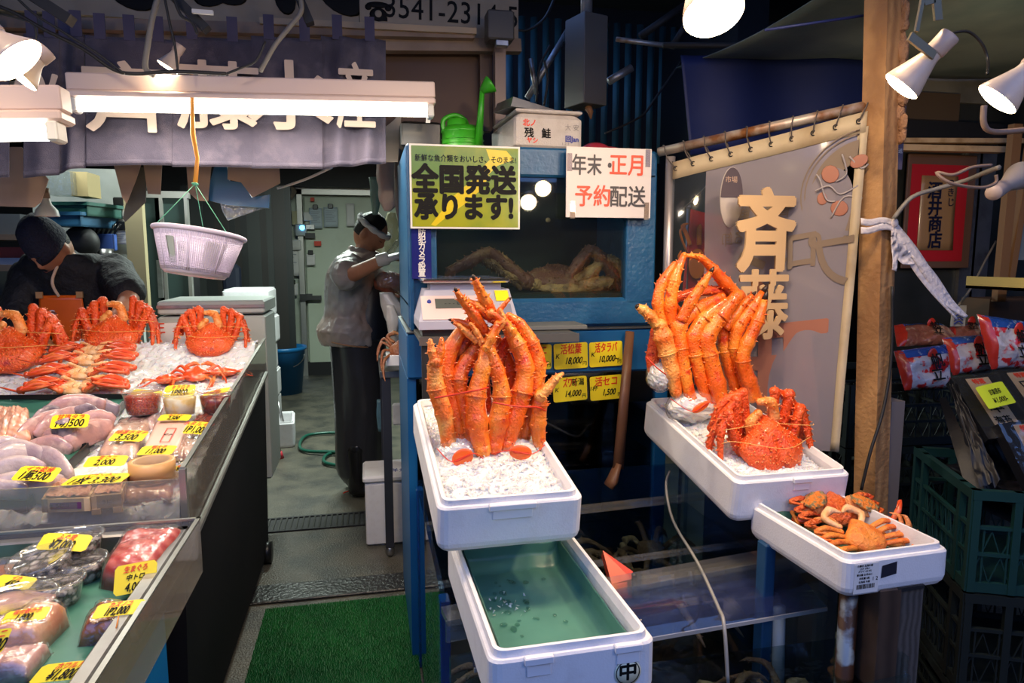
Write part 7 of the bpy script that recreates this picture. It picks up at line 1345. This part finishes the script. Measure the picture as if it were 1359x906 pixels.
for i in range(4): lattice_crate('dark crate carrying the candy bags, %s' % ('lowest', 'second from floor', 'third from floor', 'topmost')[i], (2.08, 2.42, .0+.245*i), .62, .5, .24, R(-4), m_cgd, 'dark crates under the snack bags')
m_snack = mat('snack_print', (.50, .48, .52), .25, var=[((.55, .02, .02), 22, .50, .56), ((.02, .03, .10), 34, .60, .66)], coat=.6, bump=(26, 1.2)); m_sblue = mat('snack_blue', (.015, .07, .32), .25, var=((.35, .45, .6), 30, .58, .66), coat=.6, bump=(26, 1)); m_sred = mat('snack_red', (.50, .03, .015), .3, coat=.5)
def snack(label, q, Y, lean=.06, seed=0, m=None):
    """pillow bag, q = TL, TR, BR, BL pixels"""
    P = [aY(x, y, Y+(lean if i < 2 else 0)) for i, (x, y) in enumerate(q)]; o = sum(P, V())/4; P = [p-o for p in P]; t = thing('snack_bag', label, 'snack bag', o, (0, 0, 0), 'red and blue snack bags'); n = (P[1]-P[0]).cross(P[3]-P[0]).normalized(); 
    if n.y > 0: n = -n
    def f(s, dd=0): 
        def g(u, v):
            k = (max(0, 1-abs(2*u-1)**4)*max(0, 1-abs(2*v-1)**3))**.6; return P[0].lerp(P[1], u).lerp(P[3].lerp(P[2], u), v)+n*(s*k*.035*(1+.5*noise.noise(V((u*4, v*4, seed))))+dd+.003*noise.noise(V((u*16, v*14, seed))))
        return g
    MB().grid(f(1), 22, 18).grid(f(-.6), 22, 18).build('bag', m or m_snack, t)
    MB().grid(lambda u, v: f(1, .0015)(u*1.0, v*.24), 20, 5).build('blue_top', m_sblue, t); MB().grid(lambda u, v: f(1, .0022)(u*.12, v), 4, 16).build('red_edge', m_sred, t)
    for i, ch in enumerate('帆立'): c = f(1, .004)(.60, .42+.3*i); ex = (P[1]-P[0]).normalized(); ey = (P[0]-P[3]).normalized(); txt(ch, .055, m_ink, t, Matrix.Translation(c+n*.004) @ Matrix((ex, ey, ex.cross(ey))).transposed().to_4x4(), bold=.001)
    c = f(1, .003)(.58, .26); MB().ball(c+n*.002, (.022, .004, .028)).build('red_seal', m_sred, t)
    return t
snack('snack bag lowest at left, half sunk in the dark crate', ((1186, 466), (1255, 457), (1262, 515), (1200, 518)), 2.10, seed=1); snack('snack bag in the middle, slightly behind', ((1250, 448), (1310, 444), (1318, 492), (1264, 498)), 2.20, seed=2); snack('tallest snack bag at the right, standing up', ((1296, 417), (1365, 427), (1372, 488), (1315, 490)), 2.10, seed=3); snack('snack bag cut by the right edge of the picture', ((1355, 428), (1410, 432), (1412, 500), (1358, 500)), 2.12, seed=4)
snack('flat snack bag lying behind, brown food inside', ((1186, 432), (1256, 434), (1275, 455), (1190, 460)), 2.42, .12, 5, mat('snack_brown', (.26, .09, .06), .3, var=((.5, .3, .2), 25, .52, .62), coat=.6, bump=(26, 1.2))); snack('flat snack bag lying behind near the pale tag', ((1256, 436), (1306, 436), (1300, 450), (1262, 452)), 2.46, .12, 6, MATS['snack_brown'])
m_nori = mat('nori', (.006, .007, .010), .42, spec=.3, bump=(14, .3)); m_nlab = mat('nori_label', (.42, .29, .16), .4, var=((.50, .38, .24), 8, .4, .7))
def nori(label, q, Y0, Y1, h=.03):
    P = [aY(x, y, Y) for (x, y), Y in zip(q, (Y1, Y1, Y0, Y0))]; o = sum(P, V())/4; P = [p-o for p in P]; t = thing('nori_pack', label, 'nori pack', o, (0, 0, 0), 'black nori packs'); n = (P[1]-P[0]).cross(P[3]-P[0]).normalized(); n = -n if n.z < 0 else n
    mb = MB().add(P+[p-n*h for p in P], [(0, 1, 2, 3), (7, 6, 5, 4), (0, 4, 5, 1), (1, 5, 6, 2), (2, 6, 7, 3), (3, 7, 4, 0)]); mb.build('sheets', m_nori, t)
    L = lambda u, v: P[0].lerp(P[1], u).lerp(P[3].lerp(P[2], u), v)
    MB().grid(lambda u, v: L(.28+.5*u, .04+.9*v)+n*.001, 2, 2).build('label', m_nlab, t)
    MB().grid(lambda u, v: L(-.03+1.06*u, -.02+1.04*v)+n*(.004+.004*noise.noise(V((u*7, v*9, o.x*9)))), 20, 20).build('wrapper', pane('nori_film', (.93, .93, .93), haze=.02, rough=.08, bump=(14, .6)), t)
    ex = (P[1]-P[0]).normalized(); ey = n.cross(ex); M = Matrix((ex, ey, n)).transposed().to_4x4()
    for i, (ch, s, mm) in enumerate((('特選', .022, m_red), ('日', .055, m_ink), ('本', .055, m_ink), ('海苔', .03, m_ink))): txt(ch, s, mm, t, Matrix.Translation(L(.52, .11+.22*i)+n*.002) @ M, bold=.0008)
    return t
nori('left nori pack leaning under the yellow green card', ((1262, 502), (1322, 496), (1375, 572), (1312, 582)), 1.62, 1.80); nori('right nori pack at the picture edge', ((1316, 494), (1378, 488), (1430, 560), (1368, 568)), 1.66, 1.84); nori('front nori pack lying lowest at the right edge', ((1325, 562), (1385, 556), (1440, 650), (1372, 655)), 1.50, 1.62)
for i, (q, lb) in enumerate(((((1258, 510), (1268, 508), (1330, 640), (1300, 645)), 'black film wrapped pack hanging over the left of the nori'), (((1275, 560), (1318, 575), (1385, 690), (1310, 655)), 'black plastic wrapped bundle filling the teal crate'))):
    P = [aY(x, y, Y) for (x, y), Y in zip(q, (1.78, 1.75, 1.55, 1.58))]; o = sum(P, V())/4; t = thing('black_bundle', lb, 'bundle', o); MB().grid(lambda u, v: P[0].lerp(P[1], u).lerp(P[3].lerp(P[2], u), v)-o+V((0, 0, .02*noise.noise(V((u*5, v*8, i))))), 16, 20).grid(lambda u, v: P[0].lerp(P[1], u).lerp(P[3].lerp(P[2], u), v)-o+V((0, .03, -.05)), 16, 20).build('wrapped_packs', m_nori, t)
tag(MB().sheet(lambda u, v: V((1.80+u*.46, 1.45+v*.36, .77+.02*noise.noise(V((u*6, v*6, 4)))))+V((.0, -.12*u+.03, 0)), 24, 24, .01).build('black_film', m_nori), 'black film lining on top of the teal crate', 'film')
card('yellow green price card reading 1,000 on the nori packs', (1313, 543), (1349, 534), (1294, 514), aY(1313, 543, 1.64), [('甘塩昆布', .5, .62, .26, m_ink, .6), ('¥1,000-', .52, .26, .30, m_ink, .8)], 48, name='price_card', m=mat('card_lime', (.68, .80, .03), .45), rad=.03)
# ================================================================ lamps
m_bulb = mat('bulb_glow', (1, .9, .7), .3, em=((1, .78, .48), 30)); m_tube = mat('tube_glow', (1, 1, 1), .3, em=((1, .93, .80), 14))
m_shade = mat('shade_enamel', (.62, .50, .42), .35, var=((.35, .22, .15), 7, .5, .8))
def reflector_bulb(label, face, tail, r, energy, aim=None, group=None, body=m_shade, socket=True, spotang=150, col=WARM):
    """R-type flood lamp: glowing face at `face`, socket end at `tail`"""
    face, tail = V(face), V(tail); d = (face-tail); L = d.length; q = d.to_track_quat('Z', 'Y')
    t = thing('flood_lamp', label, 'lamp', tail, q.to_matrix(), group)
    MB().lathe([(r*.44, L*.30), (r*.46, L*.42), (r*.66, L*.62), (r*.93, L*.86), (r, L*.93), (r*1.0, L*.965)], 28).build('reflector', body, t)
    MB().lathe([(r*.985, L*.955), (r*.95, L*.985), (r*.7, L*1.02), (0, L*1.04)], 28).build('bulb_face', m_bulb, t)
    MB().lathe([(0, 0), (r*.48, 0), (r*.52, L*.03), (r*.50, L*.30), (r*.46, L*.33), (r*.40, L*.34), (0, L*.34)], 20).build('socket', mat('socket', (.55, .42, .36), .4), t)
    light('lamp_light', 'SPOT', (0, 0, L*1.06), energy, col, r*.8, None, t, spot=(R(spotang), .6)).rotation_euler = (PI, 0, 0)
    return t
# right-hand lamps
reflector_bulb('glowing flood lamp clamped to the wooden post', aY(1194, 117, 1.32), aY(1262, 46, 1.265), .041, 14)
reflector_bulb('glowing flood lamp at the right edge above the nori packs', aY(1321, 134, 1.05), aY(1388, 70, 1.01), .038, 12)
reflector_bulb('white flood lamp on a bent arm at the far right, facing away', aY(1357, 232, 1.7), aY(1318, 256, 1.55), .040, 16)
reflector_bulb('large flood lamp at the top edge over the tanks', aY(948, 22, 1.35)+V((0, 0, 0)), aY(922, -75, 1.45), .062, 22, spotang=160)
reflector_bulb('large brown flood lamp at the upper left corner', aY(25, 82, 1.5), aY(-25, 35, 1.5), .052, 12)
reflector_bulb('lower flood lamp at the left edge above the short tube light', aY(22, 100, 1.6), aY(62, 66, 1.62), .040, 7)
reflector_bulb('small lit bulb resting above the long tube light', aY(222, 90, 2.5), aY(240, 60, 2.5), .034, 5)
reflector_bulb('flood lamp behind the viewer mirrored in the aquarium glass, higher one', V((1.30, -.28, 1.95)), V((1.36, -.46, 2.02)), .060, 6)
reflector_bulb('flood lamp behind the viewer mirrored in the aquarium glass, lower one', V((1.17, -.20, 1.84)), V((1.22, -.38, 1.92)), .060, 6)
# fluorescent batten
def batten(label, x0, y0, x1, y1, Y, h, energy):
    a, b = aY(x0, y0, Y), aY(x1, y1, Y); d = b-a; L = d.length; ry = -math.atan2(d.z, math.hypot(d.x, d.y)); rz = math.atan2(d.y, d.x)
    t = thing('tube_light', label, 'lamp', (a+b)/2, (0, ry, rz))
    MB().bx(-L/2, L/2, -.0, .06, -.055, 0, bv=.004).bx(-L/2-.01, L/2, -.012, .072, -.08, -.055, bv=.006).build('housing', mat('housing', (.72, .56, .50), .4), t)
    MB().cyl((-L/2+.03, .0, -.105), (L/2-.03, .0, -.105), .0165).build('tube', m_tube, t)
    for s in (-1, 1): MB().bx(s*(L/2-.02)-.012, s*(L/2-.02)+.012, -.02, .035, -.125, -.08, bv=.005).build('lamp_holder', m_white, t)
    light('tube_light_source', 'AREA', (0, -.0, -.13), energy, (1, .84, .66), L-.06, None, t, sy=.03)
    return t
batten('long fluorescent tube light hung in front of the indigo curtain', 85, 95, 577, 108, 2.5, .06, 13)
batten('short end of a second fluorescent tube light at the left edge', -200, 112, 78, 112, 1.75, .06, 6)
# unseen hanging lamps above the frame, for the warm light on crabs and ice
for i, (x, y, z, e, lb) in enumerate(((.15, 1.20, 2.38, 24, 'flood lamp hanging over the customers, left one'), (.62, 1.30, 2.40, 30, 'flood lamp hanging over the customers, middle one'), (1.10, 1.25, 2.38, 24, 'flood lamp hanging over the customers, right one'), (-.9, 1.2, 2.42, 15, 'flood lamp hanging over the fish trays'))):
    reflector_bulb(lb, (x, y+.1, z-.15), (x, y, z+.05), .055, e, group=None)
# cool working light in the back room
t = thing('tube_light', 'bare fluorescent light of the back room', 'lamp', (-.2, 5.3, 2.5)); MB().cyl((-.6, 0, 0), (.6, 0, 0), .016).build('tube', m_tube, t)
MB().bx(-.62, .62, -.04, .04, .03, .08).build('housing', m_white, t); light('tube_light_source', 'AREA', (0, 0, -.03), 95, (.85, 1, .90), 1.2, None, t, sy=.05)
t = thing('tube_light', 'bare fluorescent light over the left clerk', 'lamp', (-1.6, 4.3, 2.3)); MB().cyl((-.3, 0, 0), (.3, 0, 0), .016).build('tube', m_tube, t)
MB().bx(-.32, .32, -.04, .04, .03, .08).build('housing', m_white, t); light('tube_light_source', 'AREA', (0, 0, -.03), 9, (.9, 1, .95), .6, None, t, sy=.05)
flush_texts()
